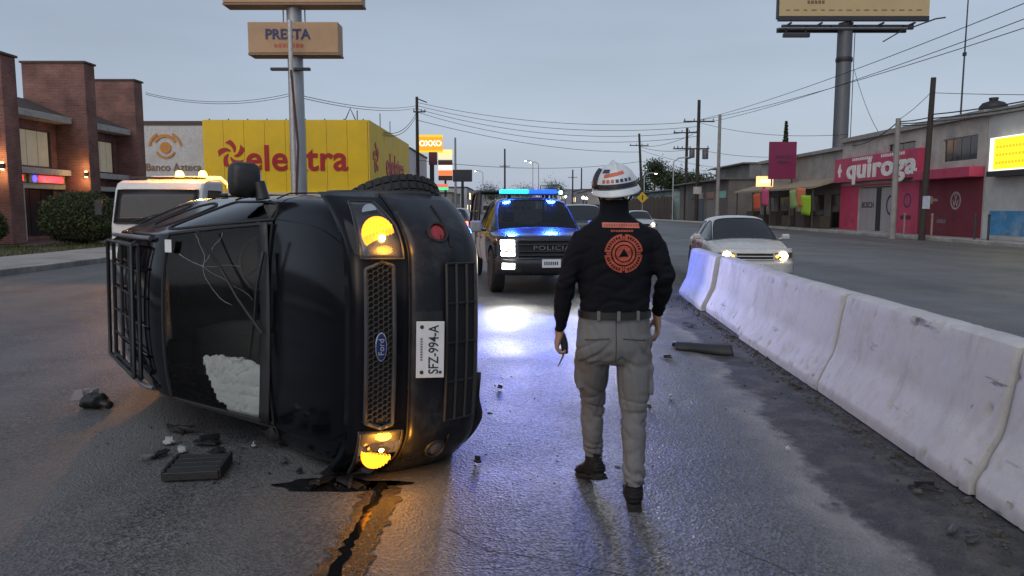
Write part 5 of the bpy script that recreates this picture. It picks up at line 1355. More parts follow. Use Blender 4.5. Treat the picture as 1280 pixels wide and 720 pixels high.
# ---- tall sign column
STL = M('galvanised', (.36, .38, .41), .45, .5, var=.12, vs=1.5)
def pylon():
    root = empty('sign_column', (-12.5, 45, 0), label='tall grey steel column carrying two beige sign boxes above the road', cat='sign')
    BG = M('beige_sign', (.47, .30, .17), .55, var=.08, vs=.6, dirt=(.38, .24, .13), ds=.5); ED = M('sign_edge', (.30, .20, .13), .6)
    MB().cyl((0, 0, 0), (0, 0, 16.5), .46, .42, 20).build('column', STL, root, smooth=40)
    for (x0, x1, z0, z1, n) in ((-3.75, 4.05, 13.05, 16.4, 1), (-2.4, 2.7, 10.3, 12.0, 2)):
        b = MB().bx(x0, x1, -.9, .3, z0, z1).build('sign_box', BG, root, bevel=.04)
        MB().bx(x0 - .03, x1 + .03, -.86, .34, z0 - .10, z0 - .002).build('sign_tray', ED, b)
        if n == 1:
            text('sign_lettering', 'Banco Azteca', 1.02, M('sign_dark', (.10, .06, .045), .5), b, (.7, -.92, 13.95), (1, 0, 0), (0, 0, 1), .02, .015)
            eye_logo(b, (-2.0, -.905, 13.95), (1, 0, 0), .55, M('sign_dark'), .03)
        else:
            text('sign_lettering', 'PRESTA', .78, M('sign_navy', (.02, .03, .13), .5), b, (-.15, -.92, 11.3), (1, 0, 0), (0, 0, 1), .02, .02, .98)
            marks('sign_subtext', M('sign_red', (.45, .10, .04), .5), b, (-.1, -.905, 10.7), (1, 0, 0), 1.7, .22, 7)
    for s in (-1, 1):
        MB().tube([(s * .62, 0, 12.1), (s * .62, 0, 13.0)], .04, 6).build('conduit', STL, root)
    MB().bar((-1.25, -.6, 9.45), (1.0, -.6, 9.45), .28, .16).build('floodlight', M('dark_metal', (.05, .05, .055), .5, .5), root, bevel=.03)
    return root
pylon()
lp = empty('light_pole', (-12.0, 43.3, 0), label='thin pale pole standing just in front of the sign column', cat='pole')
MB().cyl((-.28, 0, 0), (-.28, 0, 11.9), .16, .12, 12).build('shaft', M('pale_pole', (.50, .50, .50), .45, .2), lp, smooth=40)
MB().tube([(-.28, -.1, .4), (.02, -.12, 5), (-.26, -.1, 9.2)], .07, 6).build('cable', M('rust_cable', (.09, .05, .04), .7), lp, smooth=40)

# ---- lit signs down the left side
def board(name, label, px0, px1, py0, py1, Y, mats, txt=None, depth=.5, post=True, pw=.15, lit=None, rows=None, cat='sign'):
    a, b = at(px0, py1, Y), at(px1, py0, Y); xc = (a.x + b.x) / 2
    root = empty(name, (xc, Y, 0), label=label, cat=cat)
    W, z0, z1 = b.x - a.x, a.z, b.z
    if post: MB().cyl((0, .2, 0), (0, .2, z0 + .1), pw, pw, 10).build('post', M('dark_metal'), root, smooth=40)
    if rows:
        k = len(rows)
        for i, m_ in enumerate(rows):
            MB().bx(-W / 2, W / 2, 0, depth, z1 - (z1 - z0) * (i + 1) / k + .06, z1 - (z1 - z0) * i / k).build('sign_panel', m_, root, bevel=.03)
    else:
        bx_ = MB().bx(-W / 2, W / 2, 0, depth, z0, z1).build('sign_box', mats, root, bevel=.05)
        if txt: text('sign_lettering', txt[0], txt[1], txt[2], bx_, (0, -.02, (z0 + z1) / 2), (1, 0, 0), (0, 0, 1), .01, .03, txt[3] if len(txt) > 3 else 1)
    return root
oxo = board('store_sign', 'glowing orange OXXO sign on a post down the left roadside', 523, 553, 171, 188, 100, emis('oxxo_orange', (1, .36, .02), .75), ('OXXO', 1.0, emis('oxxo_white', (1, .85, .6), 1.3), .95))
a = at(523, 188, 100); b = at(553, 171, 100); W = b.x - a.x
for z0, z1 in ((a.z - .25, a.z), (b.z, b.z + .25)): MB().bx(-W / 2, W / 2, 0, .5, z0, z1).build('sign_stripe', emis('oxxo_yellow', (1, .55, .02), .8), oxo)
board('maroon_sign', 'dark maroon sign panel under the glowing OXXO sign', 536, 546, 190, 206, 96, M('maroon_sign', (.10, .015, .03), .5))
board('sign_tower', 'stack of lit yellow, white and red sign panels on a post', 548, 565, 187, 226, 105, None, rows=[emis('panel_yellow', (1, .75, .25), .9), emis('panel_cream', (.9, .8, .5), .7), M('panel_brown', (.12, .05, .03), .6), emis('panel_white', (1, .9, .85), .8), emis('panel_red', (1, .18, .04), 1.0), M('panel_brown')])
board('dark_billboard', 'small dark billboard on posts, left of the police pickup', 566, 590, 212, 227, 110, M('billboard_navy', (.035, .04, .055), .5), pw=.2, cat='billboard')
board('green_shopfront_sign', 'lit red and green shop fascia low beside the wooden pole', 526, 560, 230, 238, 88, None, rows=[emis('fascia_red', (1, .12, .1), 1.0), emis('fascia_green', (.1, .9, .3), .9)], pw=.1)

# ---- low street blocks far off, lit windows
rf_ = random.Random(9)
far_spec = [(-17, 112, 9, 20, 5.2, (.42, .42, .43)), (-15.5, 140, 9, 22, 4.2, (.30, .27, .24)), (-14, 170, 8, 26, 6.0, (.40, .40, .42)), (-14, 215, 9, 30, 5.0, (.26, .25, .26)), (-12, 270, 12, 40, 7.5, (.33, .34, .37)),
            (22.5, 182, 9, 30, 5.5, (.30, .28, .27)), (26, 232, 10, 34, 7.0, (.30, .31, .34)), (33, 290, 14, 40, 8.5, (.32, .33, .36)), (-2, 420, 30, 30, 9.0, (.27, .29, .33)), (42, 400, 30, 30, 11., (.27, .29, .33)), (-60, 380, 50, 30, 8, (.28, .30, .33))]
FLB = ['low white block beyond the signs on the left roadside', 'low brown block farther down the left roadside', 'pale two-storey block far down the left side', 'grey block far down the left side near the vanishing point', 'blue-grey block at the far left end of the road',
       'brown block far down the right roadside behind the trees', 'grey block far down the right roadside', 'tall grey block at the far right end of the road', 'hazy long block straight across the end of the road', 'hazy tall block right of the road end', 'hazy wide block left of the road end']
for (x, y, wd, ln, h, c), lb in zip(far_spec, FLB):
    o = empty('street_block', (x, y, 0), label=lb, cat='building', group='far street blocks')
    MB().bx(-wd / 2, wd / 2, 0, ln, 0, h).build('wall', M('far_wall_%d_%d' % (int(x), y), c, .85, var=.2, vs=.4), o)
    MB().bx(-wd / 2 - .1, wd / 2 + .1, -.1, ln + .1, h, h + .3).build('parapet', M('coping_dark'), o)
    fx = wd / 2 if x < 0 else -wd / 2
    for k in range(int(ln / 4)):
        for j in range(max(1, int(h / 3))):
            m_ = emis('far_lit', (1, .8, .5), 1.4) if rf_.random() < .25 else WGL
            MB().bx(fx - .03, fx + .03, 1 + k * 4, 3.4 + k * 4, .8 + j * 2.8, 2.3 + j * 2.8).build('window', m_, o)
    for k in range(int(wd / 3.5)): MB().bx(-wd / 2 + .8 + 3.5 * k, -wd / 2 + 2.8 + 3.5 * k, -.04, .03, .8, 2.4).build('window', WGL, o)

# ================================================================ right side: parts shop and neighbours
def auto_shop():
    ST = M('grey_stucco', (.44, .42, .385), .9, var=.25, vs=.8, bump=.25, bs=20, dirt=(.27, .25, .225), ds=.6)
    PK = M('pink_paint', (.50, .05, .12), .6, var=.14, vs=.8, dirt=(.25, .03, .05), ds=.8); MR = M('maroon_wall', (.17, .018, .035), .7, var=.2, vs=.7, dirt=(.10, .02, .03), ds=.7)
    WT = M('sign_white_letter', (.74, .72, .70), .5); 
    root = empty('auto_parts_shop', (22.3, 36.2, 0), label='pink and maroon parts shop with a big white QUIROGA sign', cat='building')
    W = 15.7; H = 5.75   # along +Y; outward is -X: ux = (0,-1,0) from the far end
    o = Vector((0, W, .14)); ux = (0, -1, 0)
    # positions along ux measured from the far end
    def P(y): return W - (y - 36.2)
    holes = [(P(49.2), P(44.3), .05, 2.75), (P(39.9), P(36.9), 3.75, 4.95), (P(45.6), P(42.6), 4.75, 5.15)]
    wallpanel('wall', root, o, ux, W, H, holes, .25, ST)
    window(root, o, ux, *holes[1], .25, FRW, WGL, 4, 1); window(root, o, ux, *holes[2], .25, FRM, WGL, 2, 1)
    # painted lower storey, slightly proud
    MB().bx(-.012, -.002, 0, 51.9 - 36.2 - 15.45, .15, 3.1).build('lower_paint', MR, root) if False else None
    for (y0, y1, m_) in ((36.25, 41.9, MR), (41.9, 44.25, PK), (49.25, 51.9, PK)): MB().bx(-.03, -.003, y0 - 36.2, y1 - 36.2, .15, 3.05).build('painted_panel', m_, root)
    MB().bx(-.03, -.003, 44.25 - 36.2, 49.25 - 36.2, 2.93, 3.05).build('painted_panel', PK, root)
    # roller shutters of single slats
    RS = M('shutter_grey', (.40, .37, .38), .5, .2, dirt=(.25, .23, .24), ds=.7)
    for (y0, y1) in ((44.35, 46.4), (46.95, 49.15)):
        sh = empty('roller_shutter', (.1, y0 - 36.2, .2)); sh.parent = root; me = None
        for k in range(26):
            if me is None: ob = MB().box((0, (y1 - y0) / 2, .05), (.03, y1 - y0, .092)).build('slat', RS, sh, bevel=.02); me = ob.data
            else:
                ob = bpy.data.objects.new('slat', me); COL.objects.link(ob); ob.parent = sh
            ob.location = (0, 0, k * .1)
    MB().bx(.05, .12, 46.4 - 36.2, 46.95 - 36.2, .15, 2.8).build('dark_door', M('door_black', (.02, .02, .022), .6), root)
    BK = M('paint_black', (.03, .02, .025), .7)
    text('painted_word', 'BOSCH', .5, BK, root, (.075, 48.1 - 36.2, 1.75), (0, -1, 0), (0, 0, 1), .002, .02)
    mb = MB()
    for r0, r1, c in ((.50, .62, (45.1 - 36.2, 1.75)),):
        n_ = 28; out = [(math.cos(2 * math.pi * k / n_) * r1, math.sin(2 * math.pi * k / n_) * r1) for k in range(n_)]
        for k in range(n_):
            a0, a1 = 2 * math.pi * k / n_, 2 * math.pi * (k + 1) / n_
            mb.prism([(math.cos(a0) * r0, math.sin(a0) * r0), (math.cos(a0) * r1, math.sin(a0) * r1), (math.cos(a1) * r1, math.sin(a1) * r1), (math.cos(a1) * r0, math.sin(a1) * r0)], (.078, c[0], c[1]), (0, -1, 0), Z_, .004)
    mb.build('painted_ring', BK, root)
    # wall paintings on the maroon wall: round badge with letters, cross badge, crest
    PB = M('paint_pale', (.36, .33, .33), .7)
    def ring(name, y, z, r0, r1, m_, parent):
        q = MB()
        for k in range(28):
            a0, a1 = 2 * math.pi * k / 28, 2 * math.pi * (k + 1) / 28
            q.prism([(math.cos(a0) * r0, math.sin(a0) * r0), (math.cos(a0) * r1, math.sin(a0) * r1), (math.cos(a1) * r1, math.sin(a1) * r1), (math.cos(a1) * r0, math.sin(a1) * r0)], (-.031, y - 36.2, z), (0, -1, 0), Z_, .004)
        return q.build(name, m_, parent)
    vw = ring('round_badge', 38.4, 1.95, .36, .45, PB, root)
    text('badge_letter', 'V', .46, PB, vw, (-.034, 38.4 - 36.2, 2.10), (0, -1, 0), (0, 0, 1), .002, .02); text('badge_letter', 'W', .48, PB, vw, (-.034, 38.4 - 36.2, 1.80), (0, -1, 0), (0, 0, 1), .002, .02)
    q = MB(); q.prism([(-.62, -.07), (-.12, -.07), (-.12, -.2), (.12, -.2), (.12, -.07), (.62, -.07), (.5, .07), (.12, .07), (.12, .2), (-.12, .2), (-.12, .07), (-.5, .07)], (-.031, 40.6 - 36.2, 2.0), (0, -1, 0), Z_, .004); q.build('cross_badge', M('paint_tan', (.32, .26, .19), .7), root)
    ring('crest_ring', 39.6, .9, .42, .5, M('paint_dull', (.10, .05, .06), .7), root); marks('crest_word', M('paint_dull2', (.2, .16, .17), .7), root, (-.031, 39.6 - 36.2, .9), (0, -1, 0), .8, .2, 5)
    ring('navy_badge', 43.1, 2.0, .30, .42, M('paint_navy', (.06, .05, .12), .7), root); marks('painted_word', BK, root, (-.031, 43.2 - 36.2, 1.05), (0, -1, 0), 1.2, .24, 6)
    # big sign and pink fascia
    sg = MB().bx(-.50, -.02, 41.3 - 36.2, 51.9 - 36.2, 3.25, 4.80).build('shop_sign', PK, root, bevel=.02)
    text('sign_word', 'quiroga', 1.62, WT, sg, (-.52, 45.7 - 36.2, 3.98), (0, -1, 0), (0, 0, 1), .02, .035, 1.65, 1.06)
    marks('sign_small_word', WT, sg, (-.502, 46.0 - 36.2, 4.64), (0, -1, 0), 6.6, .18, 26, (11, 12, 13, 14))
    mb = MB().prism([(-.16, -.40), (.10, -.40), (.10, -.1), (.3, -.1), (.3, .1), (.10, .1), (.10, .45), (-.02, .45), (-.3, -.0), (-.3, -.12), (-.16, -.12)], (-.52, 51.0 - 36.2, 4.0), (0, -1, 0), Z_, .03); mb.build('sign_logo', WT, sg)
    MB().bx(-.75, -.02, .0, 41.28 - 36.2, 3.05, 3.55).build('pink_awning', PK, root, bevel=.03)
    MB().bx(-.25, 8, -.05, W + .05, H + .145, H + .42).build('roof_slab', M('slab_grey', (.30, .29, .27), .85, dirt=(.18, .17, .16)), root)
    MB().bx(.25, 8, .02, W - .02, .1, H + .14).build('rear_block', ST, root)
    for y in (37.4, 38.6, 39.8): MB().box((-.06, y - 36.2, 3.62), (.06, .18, .05)).build('bracket', FRW, root)
    return root
auto_shop()
def corner_shop():
    GR = M('grey_white_wall', (.46, .47, .47), .85, var=.15, vs=.7, dirt=(.33, .33, .325), ds=.6)
    root = empty('corner_shop', (22.3, 22, 0), label='grey-white shop front with a glowing yellow sign at the right edge', cat='building')
    W = 14.15
    wallpanel('wall', root, (0, W, .14), (0, -1, 0), W, 5.7, [(5.5, 8.5, .05, 2.7)], .25, GR)
    MB().bx(.25, 8, 0, W - .03, .1, 5.7).build('rear_block', GR, root)
    MB().bx(-.2, 8, -.05, W - .06, 5.845, 6.1).build('roof_slab', M('slab_grey'), root)
    sg = MB().bx(-.45, -.05, 5.0, W - .9, 3.25, 4.75).build('lit_sign', emis('sign_lit_white', (1, .98, .82), .95), root, bevel=.02)
    MB().bx(-.46, -.452, 8.6, W - 1.25, 3.32, 4.68).build('yellow_field', emis('sign_lit_yellow', (1, .80, .02), .95), sg)
    mb = MB()
    for j, z in enumerate((4.3, 3.95, 3.6)):
        for k in range(14 - 2 * j): mb.box((-.466, W - 1.5 - k * .22, z), (.006, .14, .12))
    mb.build('sign_writing', emis('sign_olive', (.75, .52, .02), .75), sg)['kind'] = 'stuff'
    MB().bx(-.5, -.02, 4.9, W - .85, 3.0, 3.24).build('sign_tray', M('dark_metal'), sg)
    MB().bx(.05, .1, W - 8.5, W - 5.5, .15, 2.8).build('roller_door', M('shutter_grey'), root)
    # blue painted dado
    for (y0, y1) in ((W - 3.2, W - .5), (W - 8.0, W - 3.4)):
        q = MB().bx(-.02, -.003, y0, y1, .35, 1.45).build('blue_mural', M('mural_blue', (.05, .24, .48), .6, var=.35, vs=1.2, dirt=(.30, .42, .50), ds=1.), root)
    return root
corner_shop()
def food_stall():
    WD = M('dark_timber', (.075, .06, .05), .85, var=.3, vs=2); GR = M('grey_block', (.31, .30, .285), .9, var=.25, vs=.9)
    root = empty('canopy_shops', (22.3, 52, 0), label='grey shops under a tan canopy hung with bright paper banners', cat='building')
    W = 18.5
    holes = [(1 + 3.6 * k, 3.6 + 3.6 * k, .05, 2.4) for k in range(5)]
    wallpanel('wall', root, (.6, W, .14), (0, -1, 0), W, 5.4, holes, .25, GR)
    for h in holes: window(root, (.6, W, .14), (0, -1, 0), *h, .25, WD, WGL, 2, 1, 'shop_window')
    MB().bx(.9, 9, 0, W, .1, 5.5).build('rear_block', GR, root)
    MB().bx(.3, 9, -.05, W + .05, 5.56, 5.8).build('roof_slab', M('slab_grey'), root)
    MB().add([(-1.9, .05, 3.05), (.6, .05, 3.75), (.6, W, 3.75), (-1.9, W, 3.05), (-1.9, .05, 2.90), (.6, .05, 3.60), (.6, W, 3.60), (-1.9, W, 2.90)], [(0, 1, 2, 3), (7, 6, 5, 4), (4, 5, 1, 0), (6, 7, 3, 2), (7, 4, 0, 3), (5, 6, 2, 1)]).build('canopy', M('tan_canvas', (.30, .24, .17), .85, var=.2, dirt=(.2, .16, .12)), root)
    for y in (.4, 4.6, 9, 13.4, 18): MB().cyl((-1.7, y, .14), (-1.7, y, 2.95), .06, .06, 8).build('canopy_post', WD, root)
    for k in range(6): MB().bx(-.9, -.2, 1 + 3 * k, 2.6 + 3 * k, .15, 1.0 + .3 * (k % 2)).build('stall_counter', WD, root, bevel=.03)
    return root
food_stall()
for (y, c, dz, tilt, lb) in ((53.9, (1, .30, .12), 0, 3, 'orange paper banner hanging nearest the pink shop'), (55.2, (.45, .62, .20), -.1, -4, 'pale green paper banner hanging under the tan canopy'), (52.9, (.50, .85, .02), -.55, 2, 'lime green paper banner hanging low under the canopy'),
                          (61.5, (.95, .12, .30), .1, 3, 'hot pink paper banner hanging under the canopy'), (63.6, (1, .16, .04), -.25, -4, 'red-orange paper banner hanging at the far end of the canopy')):
    o = MB().grid(lambda u, v: Vector((.03 * math.sin(u * 5 + v * 3), -.85 + 1.7 * u, -1.35 * v)), 8, 6).build('paper_banner', M('banner_%d' % int(y * 10), tuple(q * .62 for q in c), .7, var=.06), None, smooth=60, solid=.004)
    o.location = (20.32, y, 3.0 + dz); o.rotation_euler = (R(tilt), 0, 0); tag(o, lb, 'banner', 'paper banners under the canopy')
mg = empty('magenta_billboard', (21.9, 60.6, 0), label='dark magenta billboard above the far end of the tan canopy', cat='billboard')
MB().box((-.6, 0, 5.3), (2.1, .25, 2.9)).build('panel', M('magenta_panel', (.20, .015, .07), .55, var=.12), mg)
for k, z in enumerate((5.6, 5.15)): MB().box((-.6, -.14, z), (1.2 - .3 * k, .02, .2)).build('print_bar', M('magenta_print', (.09, .02, .06), .6), mg)
for s in (-1, 1): MB().cyl((-.6 + s * .8, .0, 3.3), (-.6 + s * .8, .0, 3.9), .06, .06, 8).build('post', M('dark_metal'), mg)
ob = empty('orange_box_sign', (20.75, 63.0, 0), label='small glowing orange box sign at the far end of the canopy', cat='sign')
MB().box((0, 0, 3.75), (1.3, .4, .85)).build('sign_box', emis('box_orange', (1, .55, .25), 1.3), ob, bevel=.03)
MB().box((0, -.21, 3.75), (.9, .02, .26)).build('sign_writing', emis('box_pale', (1, .85, .6), 1.2), ob)
MB().cyl((0, .1, 3.05), (0, .1, 3.35), .07, .07, 8).build('post', M('dark_metal'), ob)
# long low wall and sheds farther along the right
WDF = M('brown_fence', (.085, .062, .05), .9, var=.3, vs=1.2)
fe = empty('board_fence', (21.0, 100, 0), label='long brown board fence along the far right roadside', cat='fence'); me = None
for k in range(60):
    if me is None: ob_ = MB().box((0, 0, 1.55), (.06, .66, 3.0)).build('board', WDF, fe); me = ob_.data
    else: ob_ = bpy.data.objects.new('board', me); COL.objects.link(ob_); ob_.parent = fe
    ob_.location = (random.uniform(-.03, .03) - .055 * k * .7 * .6, k * .7, random.uniform(-.15, .15))
for (x, y, wd, ln, h, c, lb) in ((24.5, 76, 6, 22, 4.4, (.17, .155, .145), 'dim grey-brown shed row behind the leaning utility poles'), (24.8, 101, 7, 34, 3.9, (.30, .42, .40), 'low teal and grey shop row behind the brown board fence'), (29, 84, 6, 14, 6.4, (.22, .22, .22), 'taller grey house behind the shed row')):
    o = empty('roadside_shed', (x, y, 0), label=lb, cat='building')
    MB().bx(-wd / 2, wd / 2, 0, ln, 0, h).build('wall', M('shed_%d' % y, c, .9, var=.3, vs=.5, dirt=(.12, .11, .1), ds=.4), o)
    MB().bx(-wd / 2 - .8, wd / 2 + .2, -.2, ln + .2, h, h + .15).build('roof', M('tin_roof', (.16, .15, .14), .6, .3), o)
    for k in range(int(ln / 4.5)):
        MB().bx(-wd / 2 - .04, -wd / 2 + .03, .8 + 4.5 * k, 3.8 + 4.5 * k, .1, 2.4).build('shutter', M('shutter_%d' % (k % 3), ((.12, .10, .09), (.20, .19, .18), (.09, .11, .15))[k % 3], .7), o)
        MB().bx(-wd / 2 - .08, -wd / 2 + .03, .9 + 4.5 * k, 3.7 + 4.5 * k, 2.6, 3.3).build('fascia_board', M('fascia_%d' % (k % 4), ((.25, .5, .42), (.35, .18, .16), (.4, .36, .3), (.1, .1, .1))[k % 4], .7), o)

# ---- big billboard over the right roofs
def hoarding():
    Y = 62.; px = at(1054, 100, Y).x
    root = empty('billboard', (px, Y, 0), label='big beige billboard on a single thick steel column', cat='billboard')
    zb = at(1054, 24, Y).z; x0, x1 = at(968, 20, Y).x - px, at(1153, 20, Y).x - px
    MB().cyl((0, 0, 0), (0, 0, zb - .3), .58, .55, 20).build('column', M('column_grey', (.13, .14, .155), .5, .3, var=.15, vs=.6), root, smooth=40)
    MB().lathe([(.62, -.18), (.66, 0), (.62, .18)], (0, 0, at(1054, 75, Y).z), (0, 0, 1), 20).build('flange', M('dark_metal'), root)
    pn = MB().bx(x0, x1, -1.0, -.75, zb, zb + 4.6).build('panel', M('poster_beige', (.50, .38, .20), .6, var=.06, vs=.4), root)
    MB().bx(x0 - .12, x0, -1.05, -.70, zb - .2, zb + 4.7).build('panel_edge', M('dark_metal'), pn)
    MB().bx(x0, x1, -1.05, -.70, zb - .35, zb - .002).build('panel_edge', M('dark_metal'), pn)
    mb = MB()
    for k in range(16): mb.box((x0 + .7 + k * .68, -1.01, zb + .45), (.4 if k % 2 else .28, .02, .07))
    for k in range(5): mb.box((x0 + 2.3 + k * .28, -1.01, zb + 1.05), (.2, .02, .24))
    mb.build('poster_writing', M('poster_brown', (.16, .10, .05), .6), pn)
    DMm = M('dark_metal')
    for y in (-.6, .5): MB().bar((x0 + .4, y, zb - .75), (x1 - 1.0, y, zb - .75), .22, .35).build('beam', DMm, root)
    for k in range(5): MB().bar((x0 + 1 + k * 2.4, -1.0, zb - .5), (x0 + 1 + k * 2.4, .6, zb - .5), .12, .12).build('joist', DMm, root)
    cw = MB().bar((x0 - .3, -1.9, zb - 1.15), (x1 - 2.2, -1.9, zb - 1.15), .5, .06).build('catwalk', M('catwalk_grey', (.26, .27, .29), .5, .4), root)
    for k in range(6): MB().bar((x0 + .4 + k * 1.9, -1.9, zb - 1.15), (x0 + .4 + k * 1.9, -.6, zb - .6), .07, .07).build('strut', DMm, root)
    MB().bar((x0 - .05, -2.3, zb - 1.75), (x0 + 1.95, -2.3, zb - 1.75), .3, .28).build('lamp_tray', DMm, root)
    for k in (0, 1): MB().bar((x0 + .25 + 1.5 * k, -2.2, zb - 1.6), (x0 + .25 + 1.5 * k, -1.9, zb - 1.1), .06, .06).build('hanger', DMm, root)
    MB().tube([(x1 - 1.4, -1.0, zb - .9), (x1 + .2, -1.6, zb - .35), (x1 + .8, -1.9, zb - .32)], .06, 6).build('lamp_arm', DMm, root)
    MB().tube([(x1 - 3.4, -.8, zb - 1.9), (x1 - .8, -.6, zb - .4)], .05, 6).build('brace', DMm, root)
    for k in range(2): MB().tube([(.7 - 1.4 * k, -.2, 4), (.68 - 1.36 * k, -.2, zb - .6)], .03, 5).build('conduit', DMm, root)
hoarding()
ms = empty('radio_mast', (at(1200, 155, 46).x, 46, 0), label='very thin tall radio mast rising behind the shop roofs', cat='mast')
MB().tube([(0, 0, 5.5), (.02, 0, 10.5), (.05, 0, 15.5)], [.055, .045, .03], 6).build('shaft', M('dark_metal'), ms)
MB().box((.02, 0, 10.6), (.16, .16, .2)).build('collar', M('dark_metal'), ms)
wt_ = empty('water_tank', (24.6, 39.6, 6.3), label='black rounded water tank on the pink shop roof', cat='tank')
MB().lathe([(.62, 0), (.66, .1), (.64, .45), (.5, .62), (.2, .72), (.2, .82), (.001, .84)], (0, 0, 0), (0, 0, 1), 20).build('tank_body', M('tank_black', (.02, .02, .022), .5), wt_, smooth=40)
MB().lathe([(.22, .80), (.22, .88), (.001, .90)], (0, 0, 0), (0, 0, 1), 14).build('lid', M('tank_black'), wt_)
rb = empty('roof_room', (25.4, 30, 6.1), label='small grey block room on the roof at the right edge', cat='building')
MB().bx(-1.5, 2.5, -3.0, 4.2, 0, 1.3).build('wall', M('grey_block'), rb); MB().bx(-1.6, 2.6, -3.1, 4.3, 1.3, 1.42).build('roof', M('slab_grey'), rb)

# ================================================================ poles and wires
WOOD = M('pole_wood', (.040, .034, .030), .85, var=.3, vs=3); CONP = M('pole_concrete', (.27, .26, .25), .85, var=.2, vs=2)
def pole(name, label, px, py_top, Y, r0, r1, mat, arms=(), lean=0., cat='utility pole', kit=None, group='utility poles'):
    t = at(px, py_top, Y); root = empty(name, (t.x, Y, 0), label=label, cat=cat, group=group)
    MB().cyl((lean, 0, 0), (0, 0, t.z), r0, r1, 12).build('shaft', mat, root, smooth=40)
    for (py, half, off) in arms:
        z = at(px, py, Y).z
        am = MB().bar((-half + off, -.15, z), (half + off, -.15, z), .12, .14).build('cross_arm', WOOD, root)
        for k in range(4):
            x = -half * .92 + off + k * half * .613; MB().lathe([(.05, 0), (.07, .06), (.05, .12), (.07, .18), (.03, .24)], (x, -.15, z + .08), (0, 0, 1), 8).build('insulator', M('insulator', (.14, .09, .07), .35), am, smooth=50)
    for (x, py) in (kit or ()):
        z = at(px, py, Y).z
        MB().lathe([(.001, -.55), (.30, -.53), (.33, -.45), (.33, .40), (.30, .5), (.001, .55)], (x, -.3, z), (0, 0, 1), 14).build('transformer', M('transformer_grey', (.14, .14, .15), .5, .3), root, smooth=40)
    return root, t
p_a, ta = pole('utility_pole', 'dark wooden pole leaning in front of the maroon shop wall', 1167, 97, 37.5, .15, .12, WOOD, lean=-.15)
p_b, tb_ = pole('utility_pole', 'pale concrete pole in front of the QUIROGA sign', 1123, 148, 39.5, .17, .12, CONP)
p_c, tc_2 = pole('utility_pole', 'bare dark pole with a band, left of the parts shops', 900, 143, 75, .2, .15, CONP)
p_d, td = pole('utility_pole', 'tallest dark pole with two cross arms and a hanging transformer', 874, 125, 85, .24, .17, WOOD, [(152, 1.7, 0), (186, 1.8, -.6)], kit=[(.75, 193)])
p_e, te = pole('utility_pole', 'dark pole with two arms just left of the tallest pole', 859, 160, 95, .22, .16, WOOD, [(166, 1.5, -.2), (186, 1.6, -.1)], kit=[(.6, 192)])
p_f, tf = pole('utility_pole', 'leaning dark pole with one cross arm right above the helmet', 799, 167, 122, .24, .17, WOOD, [(182, 1.5, 0)], lean=.8)
p_g, tg = pole('utility_pole', 'dark pole with a lamp arm beside the yellow store', 521, 121, 90, .26, .16, WOOD, [(140, .7, .3)])
MB().tube([(0, 0, tg.z - .2), (1.2, -.5, tg.z - .7)], .07, 6).build('lamp_arm', WOOD, p_g)
p_h, th_ = pole('utility_pole', 'thin grey post right of the lit sign stack', 569, 172, 130, .22, .16, CONP)
p_i, ti = pole('utility_pole', 'slim far pole behind the police pickup cage', 631, 186, 190, .25, .2, WOOD, [(208, 1.2, 0)])
p_j, tj = pole('utility_pole', 'far thin pole left of the helmet', 716, 212, 230, .25, .2, WOOD, [(222, 1.3, 0)])
p_k, tk = pole('utility_pole', 'second far thin pole left of the helmet', 727, 210, 250, .25, .2, WOOD)
p_l, tl_ = pole('utility_pole', 'short far pole over the dim shed row', 921, 206, 110, .2, .16, WOOD)
# pale notice on the tallest pole and paper on the leaning one
MB().box((0, -.26, at(874, 238, 85).z), (.9, .03, .8)).build('notice', M('notice_pale', (.5, .5, .5), .7), p_d)
MB().box((-.10, -.16, at(1162, 253, 37.5).z), (.36, .02, .62)).build('notice', M('notice_blue', (.40, .44, .55), .7), p_a)
CBL = M('cable_black', (.03, .032, .036), .6)
def wire(a, b, sag, r, label, n=24):
    a, b = Vector(a), Vector(b)
    pts = [a.lerp(b, k / n) - Z_ * sag * 4 * (k / n) * (1 - k / n) - a for k in range(n + 1)]
    o = MB().tube(pts, r, 5).build('power_cable', CBL); o.location = a
    return tag(o, label, 'cable', 'overhead cables')
for (p0, y0, p1, y1, sg_, lb) in ((1400, -45, 874, 150, .5, 'highest cable sweeping from the top right corner to the tallest pole'), (1400, -22, 890, 152, .5, 'second cable sweeping down from the right below the highest one'), (1400, -5, 866, 152, .5, 'third cable sweeping down from the right in front of the billboard column')):
    wire(at(p0, y0, 30), at(p1, y1, 85), sg_, .022, lb)
wire(at(1167, 116, 37.5), at(1420, 118, 26), .05, .014, 'thin cable running right from the top of the leaning pole')
for k, (ya, yb) in enumerate(((143, 118), (148, 126), (152, 132))):
    wire(at(1165, ya, 37.5), at(1420, yb - 22, 24), .15, .030 if k < 2 else .02, ('thick upper cable from the leaning pole to the right edge', 'thick lower cable from the leaning pole to the right edge', 'slack cable under the thick ones at the right edge')[k])
    wire(at(1123, 152 + 2 * k, 39.5), at(1165, ya + 3, 37.5), .05, .028, ('upper cable between the concrete pole and the leaning pole', 'middle cable between the concrete pole and the leaning pole', 'lower cable between the concrete pole and the leaning pole')[k])
wire(at(1123, 152, 39.5), at(1060, 182, 52), .35, .03, 'service cable dropping from the concrete pole to the shop roof')
wire(at(1167, 112, 37.5), at(1123, 150, 39.5), .1, .014, 'thin stay between the two near poles on the right')
wire(at(1068, 88, 62), at(1098, 165, 58), .4, .02, 'thin stay hanging from the billboard column')
for k in range(4):
    wire(at(521, 128 + 4 * k, 90), at(874, 152 + 6 * k, 85), 1.2 + .2 * k, .026, ('highest', 'second', 'third', 'lowest')[k] + ' long cable crossing the sky over the road')
